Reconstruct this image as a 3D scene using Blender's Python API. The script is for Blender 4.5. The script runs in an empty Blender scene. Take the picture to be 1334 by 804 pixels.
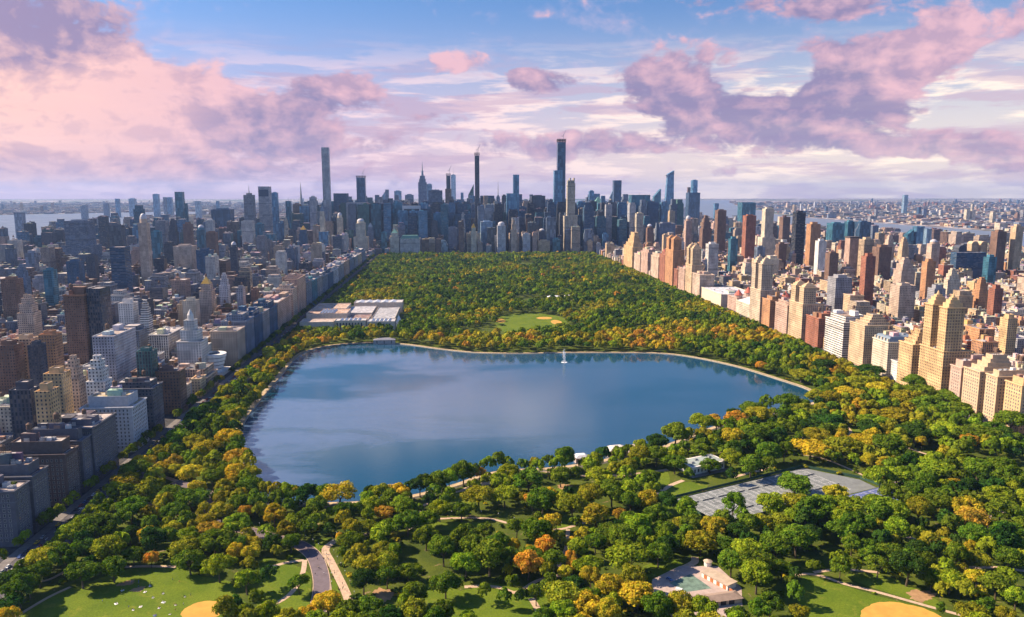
import bpy, bmesh, math, random
import numpy as np
from mathutils import Vector, noise as mnoise
R = math.radians
random.seed(7); rng = np.random.default_rng(7)
S = bpy.context.scene
COL = S.collection

# ------------------------------------------------------------ camera, world, sun, exposure
CAMH = 240.0; F = 1000.0
YAW = math.atan(.0761); PIT = math.atan(.152)
cam_d = bpy.data.cameras.new('camera'); cam = bpy.data.objects.new('camera', cam_d); COL.objects.link(cam)
cam.location = (0, 0, CAMH); cam.rotation_euler = (R(90) - PIT, 0, -YAW)
cam_d.sensor_width = 36; cam_d.lens = 36 * F / 1334.0; cam_d.clip_start = 1; cam_d.clip_end = 200000
S.camera = cam
S.view_settings.view_transform = 'Standard'; S.view_settings.look = 'None'; S.view_settings.gamma = 1
S.view_settings.use_curve_mapping = False
S.view_settings.exposure = 1.05
S.render.engine = 'CYCLES'
cy = S.cycles
cy.use_denoising = True; cy.max_bounces = 4; cy.diffuse_bounces = 2; cy.glossy_bounces = 2; cy.transmission_bounces = 2
cy.volume_bounces = 0; cy.transparent_max_bounces = 6; cy.caustics_reflective = False; cy.caustics_refractive = False
cy.sample_clamp_indirect = 4; cy.use_adaptive_sampling = True; cy.adaptive_threshold = 0.02

SUN_AZ = math.atan2(-0.95, 0.30)      # measured from +y towards +x
SUN_EL = R(38)
sun_d = bpy.data.lights.new('sun', 'SUN'); sun = bpy.data.objects.new('sun', sun_d); COL.objects.link(sun)
sun_d.energy = 5.0; sun_d.angle = R(0.5); sun_d.color = (1.0, .80, .58)
sd = Vector((math.sin(SUN_AZ) * math.cos(SUN_EL), math.cos(SUN_AZ) * math.cos(SUN_EL), math.sin(SUN_EL)))
sun.rotation_euler = sd.to_track_quat('Z', 'Y').to_euler(); sun.location = (-900, 400, 900)

def ray(px, py):
    """direction of the view through a point of the photograph (used only to look up real places)"""
    x = (px - 667) / F; y = -(py - 402) / F
    f = Vector((math.sin(YAW) * math.cos(PIT), math.cos(YAW) * math.cos(PIT), -math.sin(PIT)))
    r = Vector((math.cos(YAW), -math.sin(YAW), 0)); u = r.cross(f)
    return f + r * x + u * y
def P(px, py, z=0.0):
    d = ray(px, py); t = (z - CAMH) / d.z
    return (d.x * t, d.y * t)
def PY(px, py, Y):
    d = ray(px, py); t = Y / d.y
    return (d.x * t, CAMH + d.z * t)
def PX(px, py, X):                     # a point on the street wall x = X: its y and height
    d = ray(px, py); t = X / d.x
    return (d.y * t, CAMH + d.z * t)
def project(x, y, z):
    f = Vector((math.sin(YAW) * math.cos(PIT), math.cos(YAW) * math.cos(PIT), -math.sin(PIT)))
    r = Vector((math.cos(YAW), -math.sin(YAW), 0)); u = r.cross(f)
    v = Vector((x, y, z - CAMH)); w = v.dot(f)
    if w <= 1: return (-999, -999)
    return (667 + F * v.dot(r) / w, 402 - F * v.dot(u) / w)

# ------------------------------------------------------------ node helpers
class NT:
    def __init__(s, tree): s.t = tree; s.n = tree.nodes; s.l = tree.links; s.n.clear()
    def new(s, typ, **kw):
        n = s.n.new(typ)
        for k, v in kw.items(): setattr(n, k, v)
        return n
    def link(s, a, b): s.l.new(a, b)
    def put(s, sock, v):
        if isinstance(v, bpy.types.NodeSocket): s.l.new(v, sock)
        elif v is not None: sock.default_value = (v[:3] if sock.type == 'VECTOR' and hasattr(v, '__len__') and len(v) == 4 else v)
    def m(s, op, a, b=None, c=None, clamp=False):
        n = s.n.new('ShaderNodeMath'); n.operation = op; n.use_clamp = clamp
        s.put(n.inputs[0], a)
        if b is not None: s.put(n.inputs[1], b)
        if c is not None: s.put(n.inputs[2], c)
        return n.outputs[0]
    def vm(s, op, a, b=None, out=0):
        n = s.n.new('ShaderNodeVectorMath'); n.operation = op
        s.put(n.inputs[0], a)
        if b is not None: s.put(n.inputs[3 if op == 'SCALE' else 1], b)
        return n.outputs[out]
    def mix(s, f, a, b, blend='MIX'):
        n = s.n.new('ShaderNodeMix'); n.data_type = 'RGBA'; n.blend_type = blend
        s.put(n.inputs[0], f); s.put(n.inputs[6], a); s.put(n.inputs[7], b)
        return n.outputs[2]
    def ss(s, v, a, b, lo=0.0, hi=1.0):
        n = s.n.new('ShaderNodeMapRange'); n.interpolation_type = 'SMOOTHSTEP'
        s.put(n.inputs[0], v); n.inputs[1].default_value = a; n.inputs[2].default_value = b
        n.inputs[3].default_value = lo; n.inputs[4].default_value = hi
        return n.outputs[0]
    def noise(s, vec, scale, detail=4, rough=.55, dist=0.0, out=0):
        n = s.n.new('ShaderNodeTexNoise'); s.put(n.inputs['Vector'], vec)
        n.inputs['Scale'].default_value = scale; n.inputs['Detail'].default_value = detail
        n.inputs['Roughness'].default_value = rough; n.inputs['Distortion'].default_value = dist
        return n.outputs[out]
    def comb(s, x, y, z=0.0):
        n = s.n.new('ShaderNodeCombineXYZ'); s.put(n.inputs[0], x); s.put(n.inputs[1], y); s.put(n.inputs[2], z)
        return n.outputs[0]
    def sep(s, v):
        n = s.n.new('ShaderNodeSeparateXYZ'); s.put(n.inputs[0], v); return n.outputs

def rgb(r, g, b): return (r, g, b, 1.0)

# ------------------------------------------------------------ the sky: clear Nishita sky with evening-coloured clouds
W = bpy.data.worlds.new('World'); S.world = W; W.use_nodes = True
t = NT(W.node_tree)
out = t.new('ShaderNodeOutputWorld'); bg = t.new('ShaderNodeBackground'); t.link(bg.outputs[0], out.inputs[0])
bg.inputs[1].default_value = 0.082
sky = t.new('ShaderNodeTexSky', sky_type='NISHITA'); sky.sun_disc = False
sky.sun_elevation = SUN_EL; sky.sun_rotation = SUN_AZ; sky.air_density = 1.1; sky.dust_density = .4; sky.ozone_density = 3.0
tc = t.new('ShaderNodeTexCoord'); d = t.sep(t.vm('NORMALIZE', tc.outputs['Generated']))
az = t.m('ARCTAN2', d[0], d[1]); el = t.m('ARCSINE', d[2])
P2 = t.comb(az, el)
WARP = t.vm('SUBTRACT', t.noise(t.vm('MULTIPLY', P2, (1, 2.0, 1)), 7, 3, .55, out=1), (.5, .5, .5))
Q = t.vm('ADD', P2, t.vm('MULTIPLY', WARP, (.05, .03, 0)))
def azel(px, py):
    v = ray(px, py).normalized(); return math.atan2(v.x, v.y), math.asin(v.z)
def blobs(lst):
    acc = None
    for px, py, rx, ry, s in lst:
        a, e = azel(px, py)
        v = t.vm('MULTIPLY', t.vm('SUBTRACT', Q, (a, e, 0)), (F / rx, F / ry, 0))
        L = t.vm('LENGTH', v, out=1)
        f = t.ss(L, 0.15, 1.25, s, 0.0)
        acc = f if acc is None else t.m('ADD', acc, f)
    return acc
def dens(off):
    q = t.vm('ADD', Q, off)
    n1 = t.noise(t.vm('MULTIPLY', q, (1, 1.9, 1)), 8, 9, .60)
    n2 = t.noise(t.vm('MULTIPLY', q, (1, 1.4, 1)), 30, 6, .65)
    pf = t.m('ADD', t.m('ABSOLUTE', t.m('SUBTRACT', t.noise(t.vm('MULTIPLY', q, (1, 1.5, 1)), 15, 1, .5), .5)), t.m('MULTIPLY', t.m('ABSOLUTE', t.m('SUBTRACT', t.noise(t.vm('MULTIPLY', q, (1, 1.4, 1)), 38, 2, .5), .5)), .6))
    return t.m('ADD', t.m('MULTIPLY', t.m('ADD', t.m('MULTIPLY', n1, .66), t.m('MULTIPLY', n2, .34)), 1.55), t.m('SUBTRACT', t.m('MULTIPLY', pf, .75), .36))
n0 = dens((0, 0, 0)); nA = dens((.014, .014, 0))
CL = [(590, -40, 200, 30, .60), (690, -92, 120, 16, .5), (380, -110, 200, 30, .4), (60, 60, 170, 90, .40), (40, 130, 260, 75, .50), (230, 140, 120, 55, .30), (120, 205, 260, 40, .36), (435, 115, 80, 42, .50), (345, 160, 100, 34, .42),  # leading blobs: unseen clouds above the view, added for the lake reflection
      (420, 188, 140, 22, .24), (590, 82, 58, 26, .36), (560, 150, 90, 34, .2), (690, 105, 60, 28, .42), (880, 95, 100, 50, .48), (925, 145, 80, 36, .34), (800, 185, 130, 26, .26), (740, 150, 60, 20, .22),
      (1110, 62, 90, 18, .22), (1150, 92, 150, 44, .50), (1230, 45, 60, 40, .35), (1050, 145, 130, 34, .42), (1000, 180, 110, 28, .32), (1160, 185, 110, 24, .32),
      (1250, 197, 80, 18, .30), (1190, 152, 80, 14, .28), (950, 218, 150, 14, .18), (690, 195, 180, 26, .18), (640, 14, 120, 10, .12), (900, 2, 50, 10, .25),
      (1050, 10, 160, 30, .36), (1320, 215, 70, 20, .3), (1325, 20, 40, 30, .3), (300, 240, 420, 30, .10), (250, 60, 60, 60, -.2), (620, 60, 40, 100, -.0), (990, 40, 60, 30, -.25), (1290, 70, 50, 50, -.25), (1110, 118, 160, 8, -.12),
      (470, 30, 170, 46, -.5), (420, 75, 100, 30, -.35), (760, 60, 90, 34, -.4), (600, 125, 110, 22, -.25), (1010, 92, 80, 30, -.35), (1290, 130, 80, 30, -.35), (1230, 158, 60, 12, -.2), (1080, 215, 160, 16, -.2), (770, 50, 60, 25, -.15), (600, 130, 70, 22, -.1)]
B = blobs(CL)
# clouds fade out behind the camera, where clear sky is added for blue fill
dd = t.m('ADD', n0, t.m('SUBTRACT', B, .02))
front = t.ss(t.m('ABSOLUTE', az), .85, 1.35, 1.0, 0.0)
mask = t.m('MULTIPLY', t.ss(dd, .60, .79), front)
thin = t.ss(t.m('ADD', n0, t.m('MULTIPLY', B, .5)), .46, .74)
lit = t.m('ADD', t.m('MULTIPLY', t.m('SUBTRACT', n0, nA), 2.1), .30, clamp=True)
LB = blobs([(600, -35, 300, 50, .9), (690, -92, 160, 30, .8), (420, -120, 260, 50, .6), (110, 150, 250, 80, .75), (210, 70, 120, 70, .35), (450, 100, 60, 40, .35), (1220, 60, 110, 60, .45), (590, 82, 60, 30, .7), (900, 70, 90, 50, .25),
            (1110, 130, 120, 40, .25), (1290, 190, 120, 60, .2), (30, 30, 160, 60, -.45), (340, 160, 120, 45, -.35), (860, 130, 90, 50, -.35), (1070, 110, 110, 36, -.5), (1060, 160, 140, 30, -.25), (300, 215, 400, 30, -.12)])
lit2 = t.m('ADD', lit, LB, clamp=True)
warm = t.ss(az, -.60, -.15, 1.0, .25)
c_dark = t.mix(warm, rgb(1.7, 1.5, 2.7), rgb(2.3, 1.75, 2.8))
c_lit = t.mix(warm, rgb(4.9, 3.0, 3.8), rgb(6.9, 4.2, 3.6))
c_lit = t.mix(t.ss(el, .24, .30), c_lit, rgb(8.6, 7.9, 8.3))  # added clouds above the view, extra bright for the lake to mirror
c_cloud = t.mix(lit2, c_dark, c_lit)
# clear air: Nishita tint, brighter behind camera for blue fill; haze layers near horizon
base = t.mix(1.0, sky.outputs[0], t.mix(front, rgb(.58, .74, 1.0), rgb(.44, .57, .78)), 'MULTIPLY')
hz = t.m('MULTIPLY', t.ss(el, 0.0, .24, 1.0, 0.0), t.m('ADD', t.m('MULTIPLY', front, .8), .2))
ra = t.ss(az, -.25, .55)
c_hz = t.mix(ra, rgb(5.0, 3.3, 4.2), rgb(6.6, 5.3, 4.7))
clear = t.mix(t.m('MULTIPLY', hz, .86), base, c_hz)
c1 = t.mix(t.m('MULTIPLY', t.m('MULTIPLY', thin, front), .32), clear, rgb(4.6, 3.6, 4.6))
fade = t.ss(el, .01, .10, .75, 1.0)
# layers of flat cloud towards the horizon
st1 = t.noise(t.comb(t.m('MULTIPLY', az, 5.0), t.m('MULTIPLY', el, 42.0), 3.0), 1.0, 7, .62, .3)
st2 = t.noise(t.comb(t.m('MULTIPLY', az, 9.0), t.m('MULTIPLY', el, 60.0), 7.0), 1.0, 6, .6, .3)
low = t.m('MULTIPLY', t.ss(el, .10, .20, 1.0, 0.0), front)
c1 = t.mix(t.m('MULTIPLY', t.m('MULTIPLY', t.ss(st2, .46, .60), low), .75), c1, t.mix(ra, rgb(6.6, 4.7, 4.9), rgb(8.4, 6.8, 5.4)))
c1 = t.mix(t.m('MULTIPLY', t.m('MULTIPLY', t.ss(st1, .49, .58), low), .62), c1, t.mix(ra, rgb(3.5, 2.45, 3.4), rgb(4.0, 2.9, 3.7)))
final = t.mix(t.m('MULTIPLY', mask, t.m('MULTIPLY', fade, .93)), c1, c_cloud)
# below the horizon
final = t.mix(t.ss(el, -.05, -.015), rgb(1.8, 1.9, 2.8), final)
t.link(final, bg.inputs[0])
W.cycles.sampling_method = 'MANUAL'; W.cycles.sample_map_resolution = 512

# ------------------------------------------------------------ materials
MATS = {}
def mat_simple(name, c, rough=.8, var=.25, scale=.3, metal=0.0, spec=.3, src=None):
    """plain painted or mineral surface with blotchy variation; src 'obj' takes the object's own colour, 'att' the Col attribute"""
    if name in MATS: return MATS[name]
    m = bpy.data.materials.new(name); m.use_nodes = True; t = NT(m.node_tree)
    o = t.new('ShaderNodeOutputMaterial'); b = t.new('ShaderNodeBsdfPrincipled'); t.link(b.outputs[0], o.inputs[0])
    geo = t.new('ShaderNodeNewGeometry')
    if src == 'obj': base = t.new('ShaderNodeObjectInfo').outputs['Color']
    elif src == 'att': base = t.new('ShaderNodeAttribute', attribute_name='Col').outputs['Color']
    else: base = rgb(*c)
    n = t.noise(geo.outputs['Position'], scale, 5, .65)
    k = t.ss(n, .3, .7, 1 - var, 1 + var)
    col = t.vm('SCALE', base, k)
    t.link(col, b.inputs['Base Color'])
    b.inputs['Roughness'].default_value = rough; b.inputs['Metallic'].default_value = metal
    b.inputs['Specular IOR Level'].default_value = spec
    MATS[name] = m; return m

def mat_roof(name, src):
    if name in MATS: return MATS[name]
    m = bpy.data.materials.new(name); m.use_nodes = True; t = NT(m.node_tree)
    o = t.new('ShaderNodeOutputMaterial'); b = t.new('ShaderNodeBsdfPrincipled'); t.link(b.outputs[0], o.inputs[0])
    geo = t.new('ShaderNodeNewGeometry'); pos = geo.outputs['Position']
    base = t.new('ShaderNodeObjectInfo').outputs['Color'] if src == 'obj' else t.new('ShaderNodeAttribute', attribute_name='Col').outputs['Color']
    v = t.new('ShaderNodeTexVoronoi', feature='F1', distance='CHEBYCHEV'); t.link(t.vm('MULTIPLY', pos, (1, 1, 0)), v.inputs['Vector']); v.inputs['Scale'].default_value = .22
    v.inputs['Randomness'].default_value = .9
    cs = t.sep(v.outputs['Color'])
    k = t.m('ADD', t.m('MULTIPLY', cs[0], .55), .62)
    n = t.noise(pos, .9, 5, .7)
    k2 = t.m('MULTIPLY', k, t.ss(n, .3, .7, .72, 1.15))
    col = t.vm('SCALE', base, k2)
    gr = t.m('GREATER_THAN', cs[1], .90)
    col = t.mix(t.m('MULTIPLY', gr, .8), col, rgb(.50, .46, .44))
    t.link(col, b.inputs['Base Color']); b.inputs['Roughness'].default_value = .85; b.inputs['Specular IOR Level'].default_value = .2
    MATS[name] = m; return m

def mat_facade(name, src, bay=3.2, floor=3.3, ww=.42, wh=.5, glass=(.02, .03, .045), lit=.25, rough=.12, frame=None, band=0, pier=0, gvar=.6, metal=0.0):
    """masonry or curtain wall; windows laid out on the wall's own metre grid (UV)"""
    if name in MATS: return MATS[name]
    m = bpy.data.materials.new(name); m.use_nodes = True; t = NT(m.node_tree)
    o = t.new('ShaderNodeOutputMaterial'); b = t.new('ShaderNodeBsdfPrincipled'); t.link(b.outputs[0], o.inputs[0])
    uv = t.sep(t.new('ShaderNodeUVMap').outputs[0])
    if src == 'obj':
        oi = t.new('ShaderNodeObjectInfo'); base = oi.outputs['Color']
    else:
        base = t.new('ShaderNodeAttribute', attribute_name='Col').outputs['Color']
    geo = t.new('ShaderNodeNewGeometry')
    U = t.m('DIVIDE', uv[0], bay); V = t.m('DIVIDE', uv[1], floor)
    fu = t.m('FRACT', U); fv = t.m('FRACT', V)
    cu = t.m('FLOOR', U); cv = t.m('FLOOR', V)
    inu = t.m('LESS_THAN', t.m('ABSOLUTE', t.m('SUBTRACT', fu, .5)), ww / 2)
    inv = t.m('LESS_THAN', t.m('ABSOLUTE', t.m('SUBTRACT', fv, .5)), wh / 2)
    wn = t.new('ShaderNodeTexWhiteNoise', noise_dimensions='3D'); t.link(t.comb(cu, cv, t.m('FLOOR', t.m('MULTIPLY', t.sep(geo.outputs['Normal'])[0], 3.0))), wn.inputs[0])
    rnd = wn.outputs['Value']
    win = t.m('MULTIPLY', inu, inv)
    # wall: blotches, courses, soot
    n = t.noise(geo.outputs['Position'], .05, 5, .6); n2 = t.noise(t.vm('MULTIPLY', geo.outputs['Position'], (1, 1, .25)), .8, 4, .6)
    k = t.m('MULTIPLY', t.ss(n, .3, .7, .82, 1.12), t.ss(n2, .3, .7, .88, 1.1))
    wall = t.vm('SCALE', base, k)
    if band:
        bb = t.m('LESS_THAN', t.m('FRACT', t.m('DIVIDE', V, float(band))), .09 + .12 / band)
        wall = t.mix(t.m('MULTIPLY', bb, .4), wall, t.vm('SCALE', base, 1.35))
    if pier:
        pp = t.m('LESS_THAN', fu, .16)
        wall = t.mix(t.m('MULTIPLY', pp, .8), wall, rgb(.35, .36, .38))
    if frame is not None:
        fr = t.m('MAXIMUM', t.m('GREATER_THAN', t.m('ABSOLUTE', t.m('SUBTRACT', fv, .5)), .44), t.m('GREATER_THAN', t.m('ABSOLUTE', t.m('SUBTRACT', fu, .5)), .46))
        wall = t.mix(t.m('MULTIPLY', fr, .6), wall, rgb(*frame))
    wc_ = t.new('ShaderNodeTexWhiteNoise', noise_dimensions='3D'); t.link(t.comb(t.m('FLOOR', t.m('DIVIDE', U, 2.5)), t.m('FLOOR', t.m('DIVIDE', V, 4.0)), 5.0), wc_.inputs[0])
    coarse = t.m('ADD', t.m('MULTIPLY', wc_.outputs['Value'], .36), .82)
    mech = t.m('LESS_THAN', t.m('FRACT', t.m('DIVIDE', t.m('ADD', V, 3.0), 15.0)), .075)
    wall = t.vm('SCALE', wall, t.m('MULTIPLY', coarse, t.m('SUBTRACT', 1.0, t.m('MULTIPLY', mech, .35 if metal > 0 or name[:6] == 'ribbon' or name[:4] == 'pier' else 0.0))))
    blind = t.m('LESS_THAN', rnd, lit)
    g = t.vm('SCALE', rgb(*glass), t.m('ADD', t.m('MULTIPLY', rnd, gvar * 2), 1 - gvar))
    g = t.mix(t.m('MULTIPLY', blind, .35), g, rgb(.38, .34, .30))
    if src == 'obj' and metal > 0:
        g = t.mix(.65, g, base)
    elif metal > 0:
        g = t.mix(.65, g, base)
    g = t.vm('SCALE', g, t.m('MULTIPLY', coarse, t.m('MULTIPLY', coarse, coarse))) if metal > 0 else g
    t.link(t.mix(win, wall, g), b.inputs['Base Color'])
    t.link(t.m('ADD', t.m('MULTIPLY', win, rough - .8), .8), b.inputs['Roughness'])
    t.link(t.m('MULTIPLY', win, metal), b.inputs['Metallic'])
    t.link(t.m('ADD', t.m('MULTIPLY', win, .3), .2), b.inputs['Specular IOR Level'])
    bp = t.new('ShaderNodeBump'); bp.inputs['Strength'].default_value = .6; bp.inputs['Distance'].default_value = .25
    t.link(t.m('SUBTRACT', 1.0, win), bp.inputs['Height']); t.link(bp.outputs[0], b.inputs['Normal'])
    MATS[name] = m; return m

def mat_leaf(name, src):
    if name in MATS: return MATS[name]
    m = bpy.data.materials.new(name); m.use_nodes = True; t = NT(m.node_tree)
    o = t.new('ShaderNodeOutputMaterial')
    base = t.new('ShaderNodeObjectInfo').outputs['Color'] if src == 'obj' else t.new('ShaderNodeAttribute', attribute_name='Col').outputs['Color']
    if src == 'obj':
        va = t.new('ShaderNodeAttribute', attribute_name='vary').outputs['Fac']
        geo = t.new('ShaderNodeNewGeometry')
        n = t.noise(geo.outputs['Position'], .35, 3, .6)
        base = t.vm('SCALE', base, t.m('MULTIPLY', t.m('ADD', va, .0), t.ss(n, .3, .7, .75, 1.3)))
        # leaves turn by the branch, not by the tree
        hs = t.new('ShaderNodeHueSaturation'); t.link(base, hs.inputs['Color']); t.link(t.ss(n, .25, .75, .53, .475), hs.inputs['Hue']); base = hs.outputs[0]
    d1 = t.new('ShaderNodeBsdfDiffuse'); t.put(d1.inputs[0], base)
    d2 = t.new('ShaderNodeBsdfTranslucent'); t.link(t.vm('MULTIPLY', base, (1.2, 1.25, .6)), d2.inputs[0])
    mx = t.new('ShaderNodeMixShader'); mx.inputs[0].default_value = .20
    t.link(d1.outputs[0], mx.inputs[1]); t.link(d2.outputs[0], mx.inputs[2]); t.link(mx.outputs[0], o.inputs[0])
    MATS[name] = m; return m

# ------------------------------------------------------------ mesh helpers
class MB:
    """collects faces with metre UVs and builds ONE mesh object"""
    def __init__(s): s.v = []; s.f = []; s.uv = []; s.mi = []
    def face(s, pts, uv=None, mi=0):
        i = len(s.v); s.v += [tuple(p) for p in pts]; s.f.append(tuple(range(i, i + len(pts))))
        s.uv += list(uv) if uv else [(p[0], p[1]) for p in pts]; s.mi.append(mi)
    def box(s, x0, x1, y0, y1, z0, z1, top=True, bottom=False, mi=0, mt=None):
        q = [(x0, y0), (x1, y0), (x1, y1), (x0, y1)]
        u = 0.0
        for k in range(4):
            a, b_ = q[k], q[(k + 1) % 4]; L = math.hypot(b_[0] - a[0], b_[1] - a[1])
            s.face([(a[0], a[1], z0), (b_[0], b_[1], z0), (b_[0], b_[1], z1), (a[0], a[1], z1)], [(u, z0), (u + L, z0), (u + L, z1), (u, z1)], mi)
            u += L
        if top: s.face([(x0, y0, z1), (x1, y0, z1), (x1, y1, z1), (x0, y1, z1)], None, mi if mt is None else mt)
        if bottom: s.face([(x0, y1, z0), (x1, y1, z0), (x1, y0, z0), (x0, y0, z0)], None, mi)
    def shell(s, x0, x1, y0, y1, z0, z1, t=.4, mi=0):
        """walls with a parapet: open box with a rim"""
        s.box(x0, x1, y0, y1, z0, z1, top=False, mi=mi)
        o = [(x0, y0), (x1, y0), (x1, y1), (x0, y1)]; n = [(x0 + t, y0 + t), (x1 - t, y0 + t), (x1 - t, y1 - t), (x0 + t, y1 - t)]
        for k in range(4):
            a, b_, c, d_ = o[k], o[(k + 1) % 4], n[(k + 1) % 4], n[k]
            s.face([(a[0], a[1], z1), (b_[0], b_[1], z1), (c[0], c[1], z1), (d_[0], d_[1], z1)], [(0, 0)] * 4, mi)
            s.face([(d_[0], d_[1], z1), (c[0], c[1], z1), (c[0], c[1], z1 - 1.3), (d_[0], d_[1], z1 - 1.3)], [(0, 0)] * 4, mi)
    def prism(s, pts, z0, z1, top=True, taper=1.0, mi=0, cx=None, cy=None):
        n = len(pts); cx = sum(p[0] for p in pts) / n if cx is None else cx; cy = sum(p[1] for p in pts) / n if cy is None else cy
        up = [(cx + (p[0] - cx) * taper, cy + (p[1] - cy) * taper) for p in pts]; u = 0
        for k in range(n):
            a, b_, c, d_ = pts[k], pts[(k + 1) % n], up[(k + 1) % n], up[k]; L = math.hypot(b_[0] - a[0], b_[1] - a[1])
            s.face([(a[0], a[1], z0), (b_[0], b_[1], z0), (c[0], c[1], z1), (d_[0], d_[1], z1)], [(u, z0), (u + L, z0), (u + L, z1), (u, z1)], mi); u += L
        if top and taper > .001: s.face([(p[0], p[1], z1) for p in up], None, mi)
    def cyl(s, cx, cy, r, z0, z1, n=10, taper=1.0, top=True, mi=0):
        s.prism([(cx + r * math.cos(2 * math.pi * k / n), cy + r * math.sin(2 * math.pi * k / n)) for k in range(n)], z0, z1, top, taper, mi, cx, cy)
    def dome(s, cx, cy, r, z0, h, n=12, rings=4, mi=0):
        for k in range(rings):
            a0, a1 = k / rings * math.pi / 2, (k + 1) / rings * math.pi / 2
            s.cyl(cx, cy, r * math.cos(a0), z0 + h * math.sin(a0), z0 + h * math.sin(a1), n, max(math.cos(a1), .0005) / math.cos(a0), False, mi)
    def bar(s, a, b_, r, mi=0):
        a = Vector(a); b_ = Vector(b_); d_ = (b_ - a)
        if d_.length < 1e-6: return
        d_.normalize(); x = d_.orthogonal().normalized() * r; y = d_.cross(x).normalized() * r
        q0 = [a + x, a + y, a - x, a - y]; q1 = [b_ + x, b_ + y, b_ - x, b_ - y]
        for k in range(4): s.face([q0[k], q0[(k + 1) % 4], q1[(k + 1) % 4], q1[k]], [(0, 0)] * 4, mi)
    def mesh(s, name, mats):
        me = bpy.data.meshes.new(name); me.from_pydata(s.v, [], s.f)
        ul = me.uv_layers.new(name='UVMap'); ul.data.foreach_set('uv', np.array(s.uv, dtype=np.float32).ravel())
        for m in (mats if isinstance(mats, (list, tuple)) else [mats]): me.materials.append(m)
        if any(s.mi): me.polygons.foreach_set('material_index', s.mi)
        return me
    def build(s, name, mats, parent=None, color=None):
        return link(name, s.mesh(name, mats), parent, color)
def link(name, me, parent=None, color=None):
    o = bpy.data.objects.new(name, me); COL.objects.link(o)
    if parent is not None: o.parent = parent
    if color is not None: o.color = (color[0], color[1], color[2], 1)
    return o
def tag(o, label=None, cat=None, group=None, kind=None):
    if label: o['label'] = label
    if cat: o['category'] = cat
    if group: o['group'] = group
    if kind: o['kind'] = kind
    return o
def empty(name, loc=(0, 0, 0), rz=0.0, **kw):
    o = bpy.data.objects.new(name, None); COL.objects.link(o); o.location = loc; o.rotation_euler = (0, 0, rz); o.empty_display_size = 1
    return tag(o, **kw)
def copy_tree(o, parent=None):
    c = o.copy(); COL.objects.link(c); c.parent = parent
    for ch in list(o.children): copy_tree(ch, c)
    return c
def inpoly(x, y, poly):
    c = False; j = len(poly) - 1
    for i in range(len(poly)):
        xi, yi = poly[i]; xj, yj = poly[j]
        if (yi > y) != (yj > y) and x < (xj - xi) * (y - yi) / (yj - yi) + xi: c = not c
        j = i
    return c
def sheet(name, pts, z, mat, kind='structure', hole=None):
    mb = MB(); mb.face([(p[0], p[1], z) for p in pts]); o = mb.build(name, mat)
    # fix winding
    if o.data.polygons[0].normal.z < 0: o.data.flip_normals()
    o['kind'] = kind; return o
def smooth(pts, k=6, closed=False):
    out = []; n = len(pts); rngk = range(n if closed else n - 1)
    for i in rngk:
        p0 = pts[(i - 1) % n] if (closed or i > 0) else pts[i]; p1 = pts[i]; p2 = pts[(i + 1) % n]
        p3 = pts[(i + 2) % n] if (closed or i < n - 2) else p2
        for q in range(k):
            u = q / k
            out.append(tuple(.5 * ((2 * p1[a]) + (-p0[a] + p2[a]) * u + (2 * p0[a] - 5 * p1[a] + 4 * p2[a] - p3[a]) * u * u + (-p0[a] + 3 * p1[a] - 3 * p2[a] + p3[a]) * u ** 3) for a in range(2)))
    if not closed: out.append(pts[-1])
    return out
def ribbon_mb(mb, pts, w, z, closed=False, mi=0, off=0.0):
    n = len(pts); L = []; Rr = []
    for i in range(n):
        a = pts[(i - 1) % n] if (closed or i > 0) else pts[i]; b_ = pts[(i + 1) % n] if (closed or i < n - 1) else pts[i]
        dx, dy = b_[0] - a[0], b_[1] - a[1]; l = math.hypot(dx, dy) or 1; nx, ny = -dy / l, dx / l
        L.append((pts[i][0] + nx * (off + w / 2), pts[i][1] + ny * (off + w / 2))); Rr.append((pts[i][0] + nx * (off - w / 2), pts[i][1] + ny * (off - w / 2)))
    for i in range(n if closed else n - 1):
        j = (i + 1) % n
        mb.face([(*Rr[i], z), (*Rr[j], z), (*L[j], z), (*L[i], z)], None, mi)
# ------------------------------------------------------------ ground, rivers, park floor, reservoir
def mat_ground():
    m = bpy.data.materials.new('city_ground'); m.use_nodes = True; t = NT(m.node_tree)
    o = t.new('ShaderNodeOutputMaterial'); b = t.new('ShaderNodeBsdfPrincipled'); t.link(b.outputs[0], o.inputs[0])
    pos = t.new('ShaderNodeNewGeometry').outputs['Position']; s = t.sep(pos)
    dist = t.vm('LENGTH', pos, out=1)
    v = t.new('ShaderNodeTexVoronoi', feature='F1', distance='CHEBYCHEV'); t.link(pos, v.inputs['Vector']); v.inputs['Scale'].default_value = .018
    cs = t.sep(v.outputs['Color'])
    v2 = t.new('ShaderNodeTexVoronoi', feature='F1'); t.link(pos, v2.inputs['Vector']); v2.inputs['Scale'].default_value = .004
    c2 = t.sep(v2.outputs['Color'])
    big = t.noise(pos, .0006, 5, .6)
    urb = t.mix(cs[0], rgb(.07, .065, .07), rgb(.30, .24, .22))
    urb = t.mix(t.m('GREATER_THAN', cs[1], .82), urb, rgb(.6, .55, .52))
    green = t.mix(c2[0], rgb(.025, .05, .03), rgb(.05, .08, .035))
    far = t.mix(t.ss(big, .50, .60), urb, green)
    near = t.vm('SCALE', rgb(.055, .055, .06), t.ss(t.noise(pos, .25, 4), .3, .7, .75, 1.3))
    col = t.mix(t.ss(dist, 3300, 4200), near, far)
    t.link(col, b.inputs['Base Color']); b.inputs['Roughness'].default_value = .9; b.inputs['Specular IOR Level'].default_value = .15
    return m
G = 27000
sheet('ground', [(-G, -3000), (G, -3000), (G, G), (-G, G)], 0, mat_ground())

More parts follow.
